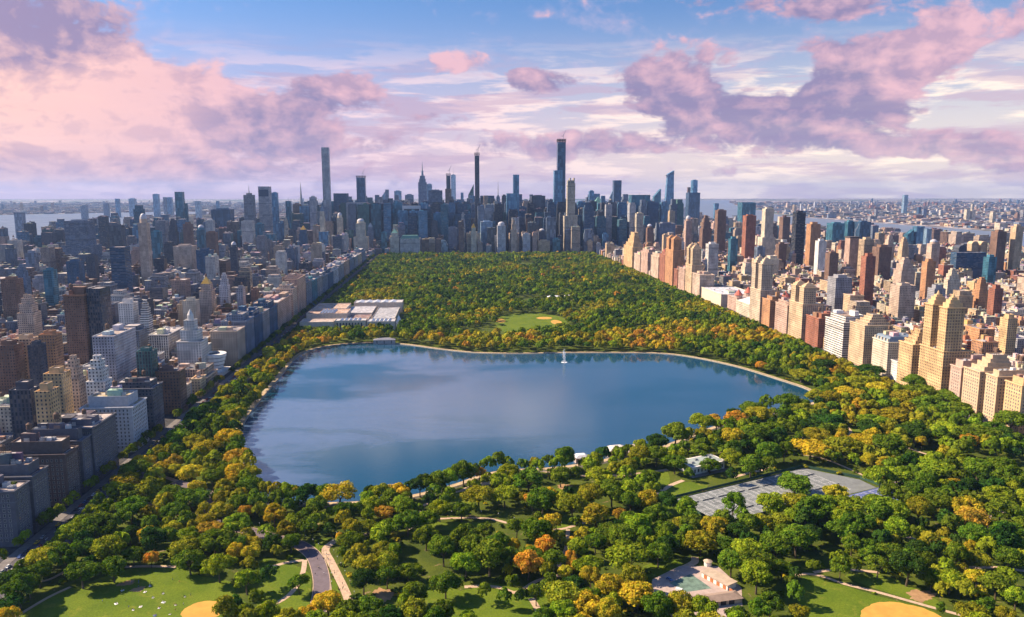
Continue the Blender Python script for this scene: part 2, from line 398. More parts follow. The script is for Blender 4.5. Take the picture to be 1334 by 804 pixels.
def mat_water(name, deep, rough, bump):
    m = bpy.data.materials.new(name); m.use_nodes = True; t = NT(m.node_tree)
    o = t.new('ShaderNodeOutputMaterial'); b = t.new('ShaderNodeBsdfPrincipled'); t.link(b.outputs[0], o.inputs[0])
    pos = t.new('ShaderNodeNewGeometry').outputs['Position']
    s_ = t.sep(pos)
    st = t.noise(t.vm('MULTIPLY', pos, (.40, 1.0, 1)), .0085, 7, .6, .5)     # wind lanes and slicks, which also carry the painted sheen
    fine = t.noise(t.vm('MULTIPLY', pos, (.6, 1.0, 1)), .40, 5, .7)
    slick_sheen = t.m('MULTIPLY', t.ss(st, .40, .57), t.ss(t.m('ADD', s_[0], t.m('MULTIPLY', st, 500)), 60, 480, 1.0, .12)) if name[:3] == 'res' else t.ss(st, .42, .60)
    col = t.mix(slick_sheen, rgb(*deep), (rgb(deep[0] * 6 + .02, deep[1] * 2.0, deep[2] * 1.9) if name[:3] == 'res' else rgb(.18, .21, .28)))  # pale cloud reflection painted into the base colour of calm lanes
    t.link(col, b.inputs['Base Color']); t.put(b.inputs['IOR'], t.m('ADD', t.m('MULTIPLY', slick_sheen, .42), 1.42) if name[:3] == 'res' else 1.2)
    t.link(t.m('ADD', t.m('MULTIPLY', slick_sheen, rough), rough * .8), b.inputs['Roughness'])
    b.inputs['Specular IOR Level'].default_value = .5 if name[:3] == 'res' else .06
    bp = t.new('ShaderNodeBump'); bp.inputs['Distance'].default_value = bump; bp.inputs['Strength'].default_value = 1
    t.link(t.m('MULTIPLY', fine, t.m('ADD', t.m('MULTIPLY', slick_sheen, .8), .35)), bp.inputs['Height']); t.link(bp.outputs[0], b.inputs['Normal'])
    return m
M_river = mat_water('river_water', (.13, .17, .24), .45, .1)
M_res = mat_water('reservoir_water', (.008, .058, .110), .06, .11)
sheet('west_river', [(2450, 500), (3300, 500), (3300, 7500), (5200, 14000), (8000, 22000), (3300, 22000), (2350, 13500), (2400, 8000)], .30, M_river)
sheet('east_river', [(-2600, 2800), (-1850, 2800), (-1850, 4600), (-2250, 5600), (-2950, 7300), (-2500, 9300), (-3400, 9800), (-5200, 8000), (-4500, 6900), (-3000, 5000)], .30, M_river)

def mat_grass(name, a, b_, dry, bare=.72):
    m = bpy.data.materials.new(name); m.use_nodes = True; t = NT(m.node_tree)
    o = t.new('ShaderNodeOutputMaterial'); b = t.new('ShaderNodeBsdfPrincipled'); t.link(b.outputs[0], o.inputs[0])
    pos = t.new('ShaderNodeNewGeometry').outputs['Position']
    n = t.noise(pos, .035, 6, .62); n2 = t.noise(pos, .9, 4, .7); n3 = t.noise(pos, .12, 5, .6, .8)
    col = t.mix(t.ss(n, .35, .65), rgb(*a), rgb(*b_))
    col = t.mix(t.m('MULTIPLY', t.ss(n3, .56, .74), .6), col, rgb(*dry))
    col = t.mix(t.m('MULTIPLY', t.ss(n3, bare, bare + .06), .8), col, rgb(.26, .19, .11))
    col = t.vm('SCALE', col, t.ss(n2, .3, .7, .78, 1.22))
    t.link(col, b.inputs['Base Color']); b.inputs['Roughness'].default_value = .95; b.inputs['Specular IOR Level'].default_value = .1
    return m
M_woodfloor = mat_grass('park_floor', (.05, .075, .010), (.09, .115, .014), (.13, .11, .035), .64)
M_lawn = mat_grass('lawn_grass', (.085, .135, .010), (.125, .170, .014), (.21, .21, .03), .80)
M_path = mat_simple('path_stone', (.50, .36, .25), .9, .16, .4)
M_asph = mat_simple('asphalt', (.085, .080, .090), .9, .2, .3)
M_drive = mat_simple('drive_asphalt', (.15, .12, .135), .9, .14, .25)
M_pave = mat_simple('pavement', (.17, .155, .15), .9, .18, .3)
M_clay = mat_simple('infield_clay', (.52, .29, .055), .95, .12, .12)
M_dirt = mat_simple('bare_earth', (.33, .20, .10), .95, .25, .2)
M_court = mat_simple('court_surface', (.18, .195, .195), .95, .16, .12)
M_white = mat_simple('white_paint', (.75, .75, .73), .6, .06, 2)

PX0, PX1, PY0, PY1 = -266.0, 531.0, 250.0, 2905.0
sheet('park_ground', [(PX0, PY0), (PX1, PY0), (PX1, PY1), (PX0, PY1)], .10, M_woodfloor)

# avenues that flank the park: carriageway, kerbs, lane marks
for nm, xa, xb in (('east_avenue', -291.0, -272.0), ('west_avenue', 536.0, 554.0)):
    sheet(nm, [(xa, 250), (xb, 250), (xb, 3000), (xa, 3000)], .06, M_asph)
for nm, xa, xb in (('east_avenue_pavement', -297.5, -291.0), ('park_side_pavement', -272.0, -266.0), ('west_avenue_pavement', 554.0, 560.0), ('park_side_pavement', 531.0, 536.0)):
    mb = MB(); mb.box(xa, xb, 250, 3000, 0, .22); tag(mb.build(nm, M_pave), kind='structure')
mb = MB()
for xa, xb in ((-291, -272), (536, 554)):
    for j in range(1, 4):
        x = xa + (xb - xa) * j / 4
        y = 300
        while y < 2000:
            mb.box(x - .12, x + .12, y, y + 4, .066, .070, mi=0); y += 12
    y = 420
    while y < 2400:                     # crossings
        x = xa + 1
        while x < xb - 1: mb.face([(x, y, .072), (x + .6, y, .072), (x + .6, y + 3, .072), (x, y + 3, .072)]); x += 1.3
        y += 80.5
tag(mb.build('lane_marking', M_white), kind='structure')

# reservoir
RES = [P(*q) for q in [(345, 649), (330, 612), (311, 578), (320, 550), (338, 525), (361, 498), (384, 470), (402, 458), (440, 450), (490, 447.5), (530, 450), (570, 455.5), (620, 460.5), (680, 461.5),
       (740, 460.5), (800, 460.5), (860, 461.5), (905, 467), (960, 479), (1015, 496), (1050, 508), (1066, 520), (1040, 530), (985, 541), (930, 556), (880, 575), (845, 588), (800, 596), (770, 603), (715, 610), (670, 612.5), (630, 618), (590, 632), (530, 647), (470, 654), (400, 655)]]
RES_S = smooth(RES, 5, True)
def parea(p): return sum(p[i][0] * p[(i + 1) % len(p)][1] - p[(i + 1) % len(p)][0] * p[i][1] for i in range(len(p))) / 2
SG = 1 if parea(RES_S) < 0 else -1       # offset sign that points outwards
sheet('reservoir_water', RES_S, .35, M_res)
mb = MB(); ribbon_mb(mb, RES_S, 5.0, 1.25, True, off=SG * 3.6)
# stone bank facing the water
n = len(RES_S)
def offs(pts, o_):
    r_ = []
    for i in range(len(pts)):
        a = pts[i - 1]; b_ = pts[(i + 1) % len(pts)]; dx, dy = b_[0] - a[0], b_[1] - a[1]; l = math.hypot(dx, dy) or 1
        r_.append((pts[i][0] - dy / l * o_, pts[i][1] + dx / l * o_))
    return r_
o1 = offs(RES_S, SG * 1.1); o6 = offs(RES_S, SG * 6.1); o8 = offs(RES_S, SG * 8.0)
bank = MB()
for i in range(n):
    j = (i + 1) % n
    f_ = [(*RES_S[i], .30), (*RES_S[j], .30), (*o1[j], 1.25), (*o1[i], 1.25)]
    bank.face(f_ if SG > 0 else f_[::-1])
    f_ = [(*o6[i], 1.25), (*o6[j], 1.25), (*o8[j], .08), (*o8[i], .08)]
    bank.face(f_ if SG > 0 else f_[::-1])
tag(mb.build('reservoir_path', mat_simple('track_earth', (.46, .35, .22), .95, .2, .3)), kind='structure')
tag(bank.build('reservoir_embankment', mat_simple('bank_stone', (.25, .23, .18), .9, .25, .4)), kind='structure')
fn = MB(); step = 2
for i in range(0, n, 1):
    j = (i + 1) % n; a, b_ = o1[i], o1[j]; L = math.hypot(b_[0] - a[0], b_[1] - a[1]); k = max(1, int(L / 4))
    for q in range(k):
        x, y = a[0] + (b_[0] - a[0]) * q / k, a[1] + (b_[1] - a[1]) * q / k
        fn.box(x - .05, x + .05, y - .05, y + .05, 1.2, 2.45)
    for zz in (1.5, 2.3): fn.bar((a[0], a[1], zz), (b_[0], b_[1], zz), .035)
tag(fn.build('lakeside_railing', mat_simple('iron_dark', (.03, .035, .03), .5, .1, 1)), 'low dark iron railing running all round the edge of the lake', 'railing')

# lawns, clay infields, roads and paths
LAWNS = [
 [(0, 870), (0, 830), (60, 778), (100, 765), (170, 741), (235, 741), (262, 751), (300, 758), (308, 775), (322, 790), (300, 812), (270, 870)],
 [(345, 812), (335, 780), (345, 745), (375, 735), (395, 742), (405, 752), (404, 776), (395, 812)],
 [(424, 760), (436, 756), (444, 778), (452, 800), (430, 800)],
 [(400, 712), (430, 700), (428, 712), (410, 722)],
 [(600, 770), (640, 760), (700, 772), (722, 776), (705, 812), (560, 812), (545, 770), (575, 757)],
 [(1046, 752), (1140, 776), (1215, 796), (1230, 812), (1300, 870), (1000, 870), (1040, 812)],
 [(1100, 752), (1140, 748), (1180, 760), (1235, 792), (1200, 786)],
 [(858, 656), (880, 648), (948, 684), (936, 700), (900, 688)],
 [(583, 648), (612, 636), (614, 668), (588, 674)],
 [(863, 642), (885, 629), (922, 631), (908, 645), (880, 652)],
 [(545, 682), (600, 680), (640, 682), (600, 690), (552, 690)],
 [(962, 604), (1000, 602), (992, 612), (965, 619)],
 [(1095, 560), (1128, 558), (1128, 578), (1100, 582)],
 [(1206, 694), (1232, 692), (1230, 712), (1206, 712)],
 [(700, 640), (760, 636), (770, 650), (735, 662), (700, 655)],
 [(838, 620), (866, 612), (872, 630), (848, 636)],
 [(718, 676), (740, 672), (745, 688), (722, 690)],
 [(822, 670), (842, 666), (846, 690), (826, 694)],
 [(838, 738), (880, 728), (888, 742), (845, 752)],
 [(1160, 555), (1190, 548), (1192, 566), (1165, 570)],
 [(330, 735), (352, 728), (366, 740), (345, 752)],
]
LAWN_W = [[P(*q) for q in l] for l in LAWNS]
for k, l in enumerate(LAWN_W): sheet('lawn', smooth(l, 3, True), .14 + .004 * (k % 3), M_lawn)
GL = [P(*q) for q in [(645, 418), (655, 411), (690, 408), (722, 411), (737, 417), (735, 428), (705, 437), (675, 437), (652, 430)]]
sheet('great_lawn', smooth(GL, 4, True), .15, M_lawn)
def disc(name, cx, cy, rx, ry, z, mat, rot=0.0, n=96):
    ph = cx * .1; wob = lambda a: 1 + .018 * math.sin(5 * a + ph) + .014 * math.sin(11 * a + 2 * ph) + .01 * math.sin(23 * a + ph)
    if name == 'bare_earth': wob = lambda a: 1 + .14 * math.sin(3 * a + ph) + .10 * math.sin(7 * a + 2 * ph) + .07 * math.sin(13 * a)
    return sheet(name, [(cx + wob(a) * rx * math.cos(a) * math.cos(rot) - wob(a) * ry * math.sin(a) * math.sin(rot), cy + wob(a) * rx * math.cos(a) * math.sin(rot) + wob(a) * ry * math.sin(a) * math.cos(rot)) for a in [2 * math.pi * i / n for i in range(n)]], z, mat)
c = P(265, 796); disc('infield_clay', c[0], c[1], 12, 11, .17, M_clay)
c = P(1178, 809); disc('infield_clay', c[0], c[1], 23, 20, .17, M_clay)
for q, rx, ry in (((652, 418), 9, 22), ((709, 414.5), 15, 14), ((725, 420), 10, 26)):
    c = P(*q); disc('infield_clay', c[0], c[1], rx, ry, .17, M_clay)
for q, rx, ry in (((1200, 776), 9, 6), ((180, 768), 4, 3), ((500, 775), 6, 8), ((640, 640), 5, 4), ((735, 634), 6, 5), ((973, 607), 4, 4), ((165, 760), 5, 3)):
    c = P(*q); disc('bare_earth', c[0], c[1], rx, ry, .175, M_dirt, .4)

ROADS = [([(250, 672), (300, 686.6), (325, 692), (356, 700.7), (385, 708), (402, 718), (412, 730), (418.5, 753), (418, 776), (410, 812)], 9.8, 'park_drive', M_drive, 1),
 ([(228, 628), (275, 646), (262, 668), (250, 672)], 9, 'park_drive', M_drive, 1),
 ([(1160, 628), (1200, 640), (1260, 655), (1334, 672)], 9, 'park_drive', M_drive, 1),
 ([(1290, 660), (1282, 676), (1300, 700), (1345, 716)], 8, 'park_drive', M_drive, 1)]
PATHS = [([(437, 704), (424, 716), (431, 732), (440, 750), (452, 776), (460, 806)], 5.2), ([(437, 704), (462, 700), (489, 693), (522, 686.6), (545, 679), (568, 676.5), (600, 675), (640, 676.5), (682, 687), (727, 690), (761, 681), (785, 677)], 2.8),
 ([(185, 622), (205, 620), (232, 628), (245, 640), (240, 648)], 4.5), ([(163, 739), (195, 738), (229, 739)], 3), ([(18, 806), (40, 792), (66, 777), (92, 765)], 2.4),
 ([(338, 790), (360, 786), (381, 771), (394, 748), (397, 730)], 3.2), ([(345, 742), (370, 734), (396, 730)], 3), ([(410, 728), (425, 745), (430, 765), (430, 790)], 1.6), ([(605, 765), (630, 764), (652, 766), (673, 772), (700, 757), (722, 752), (745, 744)], 3.2),
 ([(692, 780), (700, 793), (708, 812)], 4), ([(600, 640), (618, 633), (645, 628), (676, 612), (700, 613), (745, 619), (790, 620), (836, 617), (870, 612)], 4.5), ([(862, 640), (875, 632), (890, 626)], 4),
 ([(545, 662), (575, 648), (596, 641), (629, 630), (660, 626)], 3), ([(530, 690), (545, 679), (548, 664), (530, 655)], 4), ([(1030, 750), (1050, 748), (1071, 751), (1100, 761), (1144, 772), (1212, 791), (1260, 804)], 2.8),
 ([(1222, 743), (1240, 739), (1258, 739.5), (1300, 740), (1340, 745)], 3.5), ([(1060, 746), (1095, 742), (1145, 746)], 3), ([(880, 744), (886, 742), (904, 733), (905, 726)], 5),
 ([(1040, 592), (1070, 597), (1099, 608), (1130, 622)], 2.6), ([(1044, 566), (1050, 576), (1046, 585)], 4), ([(1095, 551), (1108, 562), (1100, 580)], 3), ([(1136, 577), (1170, 580), (1207, 592), (1240, 600)], 3),
 ([(955, 622), (970, 618), (1003, 610)], 3.4), ([(1085, 533), (1110, 528), (1140, 520)], 4), ([(800, 640), (830, 650), (860, 642)], 3), ([(1180, 700), (1210, 704), (1250, 712)], 3),
 ([(740, 690), (738, 715), (728, 735), (742, 745)], 3), ([(455, 600), (400, 690)], .01), ([(870, 588), (890, 584), (910, 590)], 4), ([(240, 690), (262, 678), (270, 665)], 3), ([(150, 660), (190, 655), (215, 668), (240, 672)], 3),
 ([(100, 735), (65, 755), (30, 760)], 2.5), ([(235, 570), (260, 560), (275, 545)], 5), ([(305, 500), (320, 498)], 8)]
road_w = []
for k, (pl, w, nm, mt, e) in enumerate(ROADS):
    s_ = smooth([P(*q) for q in pl], 6); road_w.append((s_, w))
    mb = MB(); ribbon_mb(mb, s_, w, .19 + .004 * k); tag(mb.build(nm, mt), kind='structure')
    mb = MB()
    for sg in (-1, 1): ribbon_mb(mb, s_, .45, .32, off=sg * (w / 2 + .2))
    tag(mb.build('drive_kerb', M_path), kind='structure')
path_w = []
for k, (pl, w) in enumerate(PATHS):
    if w < 1: continue
    s_ = smooth([P(*q) for q in pl], 6); path_w.append((s_, w))
    mb = MB(); ribbon_mb(mb, s_, w, .18 + .002 * k / 2); tag(mb.build('footpath', M_path), kind='structure')

# tennis ground
C0 = P(878, 651); E1 = (.918, .397); E2 = (.397, -.918)
def CT(a, b_): return (C0[0] + E1[0] * a + E2[0] * b_, C0[1] + E1[1] * a + E2[1] * b_)
COURT_POLY = [CT(0, 0), CT(146, -2), CT(166, 40), CT(166, 86), CT(112, 86), CT(108, 52), CT(0, 52)]
CT_RZ = math.atan2(E1[1], E1[0])
sheet('tennis_court_surface', [CT(0, 0), CT(146, -2), CT(166, 40), CT(163, 58), CT(0, 52)], .20, M_court)
sheet('hard_court_surface', [CT(116, 58.5), CT(166, 58.5), CT(166, 86), CT(116, 86)], .21, mat_simple('court_blue', (.10, .13, .30), .9, .15, .2))
lines = MB(); nets = []
def line(a, b_, z=.23, w=.22):
    dx, dy = b_[0] - a[0], b_[1] - a[1]; l = math.hypot(dx, dy); nx, ny = -dy / l * w / 2, dx / l * w / 2
    lines.face([(a[0] - nx, a[1] - ny, z), (b_[0] - nx, b_[1] - ny, z), (b_[0] + nx, b_[1] + ny, z), (a[0] + nx, a[1] + ny, z)][::1])
def court(a0, b0, along=True):
    # 23.8 x 11 m; the long side runs across the ground
    Wd, Ln = 11.0, 23.8
    def q(u, v): return CT(a0 + u, b0 + v)
    for u in (0, 1.4, Wd - 1.4, Wd): line(q(u, 0), q(u, Ln))
    for v in (0, Ln): line(q(0, v), q(Wd, v))
    for v in (Ln / 2 - 6.4, Ln / 2 + 6.4): line(q(1.4, v), q(Wd - 1.4, v))
    line(q(Wd / 2, Ln / 2 - 6.4), q(Wd / 2, Ln / 2 + 6.4))
    nets.append((q(-.6, Ln / 2), q(Wd + .6, Ln / 2)))
for r_ in range(2):
    for k in range(9): court(2.5 + k * 16.0, 1.0 + r_ * 25.6)
for k in range(3): court(118 + k * 16, 60.5)
tag(lines.build('court_marking', M_white), kind='structure')
# ------------------------------------------------------------ trees
M_leaf = mat_leaf('leaf', 'obj'); M_leafA = mat_leaf('leaf_mass', 'att'); M_bark = mat_simple('bark', (.10, .075, .05), .95, .25, 1.0)
TC = {'d': (.036, .082, .012), 'g': (.100, .158, .012), 'l': (.185, .250, .014), 'v': (.25, .235, .016), 'y': (.42, .34, .022), 'o': (.44, .25, .028), 'r': (.40, .12, .03)}
def crown_mesh(seed, shape='round', lobes=20, per=210, leaf=.46, name='crown'):
    """leaf-sized faces over many unequal boughs; radius about 7.5 m, crown from 4 to 15.5 m"""
    r_ = np.random.default_rng(seed)
    V = []; Fc = []; vary = []
    L = []
    for k in range(lobes):
        for _ in range(20):
            a = r_.uniform(0, 2 * math.pi); u = r_.uniform(-.35, 1); rad = math.sqrt(max(0, 1 - u * u))
            if shape == 'tall': c = np.array([math.cos(a) * rad * 3.2, math.sin(a) * rad * 3.2, 9.5 + u * 6.0]); lr = r_.uniform(1.7, 2.7)
            elif shape == 'broad': jj = r_.uniform(.7, 1.12); c = np.array([math.cos(a) * rad * 6.3 * jj, math.sin(a) * rad * 6.3 * jj, 8.6 + u * 3.4]); lr = r_.uniform(1.3, 2.9)
            elif shape == 'cone': h = r_.uniform(0, 1); c = np.array([math.cos(a) * 3.6 * (1 - h), math.sin(a) * 3.6 * (1 - h), 3 + h * 13.5]); lr = 1.1 + 1.3 * (1 - h)
            else: jj = r_.uniform(.72, 1.14); c = np.array([math.cos(a) * rad * 4.9 * jj, math.sin(a) * rad * 4.9 * jj, 9.0 + u * 4.5 * r_.uniform(.8, 1.12)]); lr = r_.uniform(1.3, 3.2)
            if all(np.linalg.norm(c - q[0]) > 1.5 for q in L): break
        L.append((c, lr, r_.uniform(.78, 1.22)))
    pts = []
    for i, (c, lr, b_) in enumerate(L):
        k = int(per * (lr / 2.4) ** 2)
        d_ = r_.normal(size=(k, 3)); d_ /= np.linalg.norm(d_, axis=1)[:, None]
        d_[:, 2] = np.where(d_[:, 2] < -.5, -d_[:, 2], d_[:, 2])
        p = c + d_ * lr * r_.uniform(.76, 1.20, size=(k, 1)) * np.array([1, 1, .82])
        keep = np.ones(k, bool)
        for j, (c2, l2, _) in enumerate(L):
            if j != i: keep &= np.linalg.norm((p - c2) / np.array([1, 1, .82]), axis=1) > l2 * .78
        for q, n_ in zip(p[keep], d_[keep]): pts.append((q, n_, b_))
    for q, n_, b_ in pts:
        nn = n_ * 1.0 + r_.normal(size=3) * .30; nn /= np.linalg.norm(nn)
        a = np.cross(nn, r_.normal(size=3)); a /= np.linalg.norm(a); c = np.cross(nn, a)
        s1 = leaf * r_.uniform(.6, 1.35); s2 = leaf * r_.uniform(.5, 1.1); i = len(V)
        k_ = r_.uniform(-.25, .25)
        V += [q - a * s1, q - c * s2 + nn * k_, q + a * s1, q + c * s2 - nn * k_]
        Fc.append((i, i + 1, i + 2, i + 3)); vary.append(b_ * r_.uniform(.75, 1.3))
    # opaque inner boughs
    for c, lr, b_ in L:
        i = len(V); rr = lr * .72
        for th in range(5):
            a = th * 2 * math.pi / 5
            V.append(c + np.array([math.cos(a), math.sin(a), -.35]) * rr)
        V.append(c + np.array([0, 0, .85]) * rr); V.append(c - np.array([0, 0, .9]) * rr)
        for th in range(5):
            Fc.append((i + th, i + (th + 1) % 5, i + 5)); vary.append(b_ * .9)
            Fc.append((i + (th + 1) % 5, i + th, i + 6)); vary.append(b_ * .9)
    me = bpy.data.meshes.new(name); me.from_pydata([tuple(v) for v in V], [], Fc)
    at = me.attributes.new('vary', 'FLOAT', 'FACE'); at.data.foreach_set('value', np.array(vary, dtype=np.float32))
    me.materials.append(M_leaf); return me
def trunk_mesh(seed, tall=False):
    r_ = random.Random(seed); mb = MB()
    def limb(a, b_, r0, r1, n=6):
        a = Vector(a); b_ = Vector(b_); d_ = (b_ - a).normalized(); x = d_.orthogonal().normalized(); y = d_.cross(x)
        for k in range(n):
            t0, t1 = 2 * math.pi * k / n, 2 * math.pi * (k + 1) / n
            p = [a + (x * math.cos(t0) + y * math.sin(t0)) * r0, a + (x * math.cos(t1) + y * math.sin(t1)) * r0, b_ + (x * math.cos(t1) + y * math.sin(t1)) * r1, b_ + (x * math.cos(t0) + y * math.sin(t0)) * r1]
            mb.face(p, [(0, 0)] * 4)
    top = Vector((r_.uniform(-.4, .4), r_.uniform(-.4, .4), 5.0 if not tall else 7))
    limb((0, 0, -.1), top, .50, .34)
    for k in range(6):
        a = k * 1.05 + r_.uniform(-.3, .3); rr = r_.uniform(2.4, 4.6) * (.5 if tall else 1)
        e = Vector((math.cos(a) * rr, math.sin(a) * rr, top.z + r_.uniform(2.5, 5.5)))
        limb(top, e, .24, .08, 5); limb(top.lerp(e, .6), e + Vector((r_.uniform(-2, 2), r_.uniform(-2, 2), 1.0)), .11, .04, 4)
    return mb.mesh('trunk', M_bark)
CROWNS = {'round': [crown_mesh(100 + i, 'round', 17 + 3 * (i % 4)) for i in range(10)], 'broad': [crown_mesh(200 + i, 'broad', 26, 190) for i in range(6)],
          'tall': [crown_mesh(300 + i, 'tall', 18, 190) for i in range(3)], 'cone': [crown_mesh(400, 'cone', 26, 60)], 'airy': [crown_mesh(500 + i, 'broad', 28, 110, .44) for i in range(3)]}
TRUNKS = [trunk_mesh(i) for i in range(4)]; TRUNK_T = trunk_mesh(9, True)

# trees read off the photograph: (zoom origin x, y, zoom) then crown centre x, y, width in zoomed pixels, colour
HT = []
def crop(ox, oy, s, lst):
    for q in lst:
        x, y, w, c = q[:4]; HT.append((ox + x / s, oy + y / s, w / s, c, q[4] if len(q) > 4 else None))
crop(0, 600, 3.924, [(550, 130, 130, 'v'), (620, 40, 110, 'y'), (700, 70, 120, 'g'), (640, 180, 110, 'g'), (700, 160, 90, 'g'), (770, 160, 120, 'v'), (840, 150, 100, 'g'), (880, 190, 150, 'g'),
 (980, 210, 150, 'g'), (890, 270, 110, 'g'), (950, 310, 90, 'g'), (670, 270, 130, 'g'), (740, 260, 110, 'l'), (765, 330, 80, 'g'), (790, 430, 110, 'd', 'tall'), (870, 400, 80, 'g'), (960, 400, 110, 'l'),
 (1090, 110, 110, 'g'), (1120, 180, 70, 'g'), (1130, 270, 110, 'y'), (890, 45, 60, 'o'), (980, 80, 110, 'y'), (1210, 30, 70, 'o'), (1140, 30, 60, 'g'), (1270, 100, 80, 'l'), (1220, 210, 90, 'v'),
 (1300, 200, 90, 'g'), (500, 370, 150, 'g'), (430, 350, 120, 'g'), (330, 390, 120, 'l'), (380, 180, 90, 'l'), (310, 200, 100, 'l'), (420, 250, 60, 'g'), (340, 240, 70, 'g'), (270, 380, 110, 'g'),
 (120, 430, 110, 'v'), (30, 470, 90, 'g'), (60, 530, 130, 'v'), (230, 500, 170, 'l'), (340, 520, 150, 'g'), (450, 490, 150, 'l'), (560, 480, 150, 'l'), (620, 420, 80, 'l'), (420, 590, 130, 'g'),
 (500, 570, 120, 'g'), (580, 560, 110, 'g'), (680, 480, 90, 'g'), (30, 650, 150, 'd'), (100, 690, 120, 'g'), (200, 590, 100, 'g'), (970, 520, 130, 'g'), (1100, 430, 170, 'g', 'broad'), (1190, 430, 110, 'g'),
 (1120, 560, 140, 'l'), (1280, 470, 100, 'y'), (1270, 530, 80, 'v'), (1260, 620, 130, 'l'), (1190, 730, 90, 'd'), (1250, 770, 90, 'g'), (1310, 700, 80, 'g'), (40, 740, 120, 'd'), (150, 640, 90, 'g'), (340, 620, 120, 'g')])
crop(300, 600, 3.924, [(575, 180, 170, 'y', 'airy'), (700, 150, 120, 'v'), (840, 130, 110, 'y'), (960, 90, 100, 'y'), (1090, 70, 110, 'g'), (1190, 85, 120, 'g'), (1290, 30, 80, 'o', 'airy'), (1270, 200, 170, 'y', 'airy'),
 (430, 170, 110, 'd'), (340, 200, 110, 'g'), (240, 210, 90, 'g'), (140, 230, 110, 'g'), (60, 230, 100, 'g'), (130, 130, 110, 'g'), (440, 310, 90, 'g'), (500, 350, 70, 'd'), (720, 240, 100, 'l'),
 (700, 330, 90, 'v'), (620, 340, 90, 'v'), (820, 320, 90, 'g'), (560, 375, 35, 'o', 'tall'), (280, 360, 90, 'o'), (310, 410, 90, 'g'), (100, 460, 110, 'y'), (95, 510, 80, 'v'), (200, 590, 85, 'd'), (350, 620, 90, 'g'),
 (1100, 210, 80, 'g'), (1040, 170, 90, 'g'), (960, 240, 60, 'g'), (880, 270, 70, 'g'), (700, 530, 130, 'v', 'airy'), (620, 500, 80, 'v'), (660, 470, 80, 'v'), (840, 450, 90, 'l'), (780, 440, 90, 'v'), (910, 560, 120, 'g'),
 (800, 530, 110, 'v'), (1000, 400, 110, 'g'), (1090, 480, 140, 'g'), (1240, 480, 140, 'g'), (1200, 380, 120, 'g'), (1120, 400, 50, 'o'), (1300, 350, 100, 'g'), (680, 620, 110, 'd'), (800, 590, 90, 'g'),
 (940, 680, 110, 'g'), (1100, 640, 140, 'g'), (1300, 660, 75, 'g'), (500, 740, 140, 'y'), (700, 750, 150, 'g'), (820, 780, 120, 'd'), (600, 770, 100, 'g'), (70, 770, 100, 'g'), (190, 780, 100, 'l'), (60, 620, 120, 'l'),
 (30, 700, 130, 'd'), (400, 760, 90, 'y'), (580, 300, 90, 'v'), (660, 250, 70, 'g'), (760, 190, 80, 'g'), (900, 200, 80, 'g'), (115, 360, 30, 'l', 'tall'), (570, 470, 60, 'g')])
crop(600, 560, 3.297, [(110, 150, 100, 'o', 'airy'), (200, 155, 60, 'g'), (290, 240, 150, 'g'), (90, 300, 120, 'y', 'airy'), (190, 290, 120, 'y', 'airy'), (430, 205, 100, 'g'), (375, 130, 60, 'g'), (440, 120, 90, 'g'), (610, 120, 75, 'd'),
 (600, 215, 120, 'l'), (660, 165, 60, 'y'), (720, 160, 80, 'v'), (770, 115, 90, 'v'), (830, 60, 90, 'd'), (840, 120, 80, 'g'), (920, 150, 90, 'g'), (350, 330, 110, 'g'), (480, 350, 130, 'v', 'airy'), (560, 300, 100, 'v'),
 (650, 290, 110, 'g'), (715, 250, 90, 'g'), (800, 305, 100, 'y', 'airy'), (680, 350, 60, 'o', 'airy'), (725, 385, 80, 'g'), (845, 380, 100, 'g'), (460, 270, 50, 'd'), (490, 400, 60, 'g'), (60, 510, 110, 'g'), (60, 430, 90, 'g'),
 (160, 500, 100, 'g'), (210, 560, 90, 'g'), (330, 470, 130, 'g'), (300, 540, 110, 'g'), (500, 510, 90, 'l'), (580, 480, 80, 'g'), (690, 480, 110, 'g'), (720, 570, 150, 'l'), (550, 590, 120, 'l'), (850, 540, 110, 'g'),
 (115, 690, 72, 'g'), (220, 650, 70, 'g'), (190, 710, 60, 'g'), (265, 715, 62, 'd'), (380, 650, 70, 'g'), (325, 700, 80, 'g'), (440, 730, 140, 'y'), (540, 770, 130, 'y'), (640, 690, 110, 'y'), (760, 720, 150, 'y'),
 (490, 660, 90, 'd'), (560, 710, 90, 'g'), (880, 460, 80, 'l'), (940, 400, 70, 'y'), (970, 450, 70, 'g'), (400, 560, 80, 'g'), (640, 450, 90, 'g'), (790, 460, 70, 'g'), (330, 390, 60, 'g'), (240, 420, 80, 'g')])
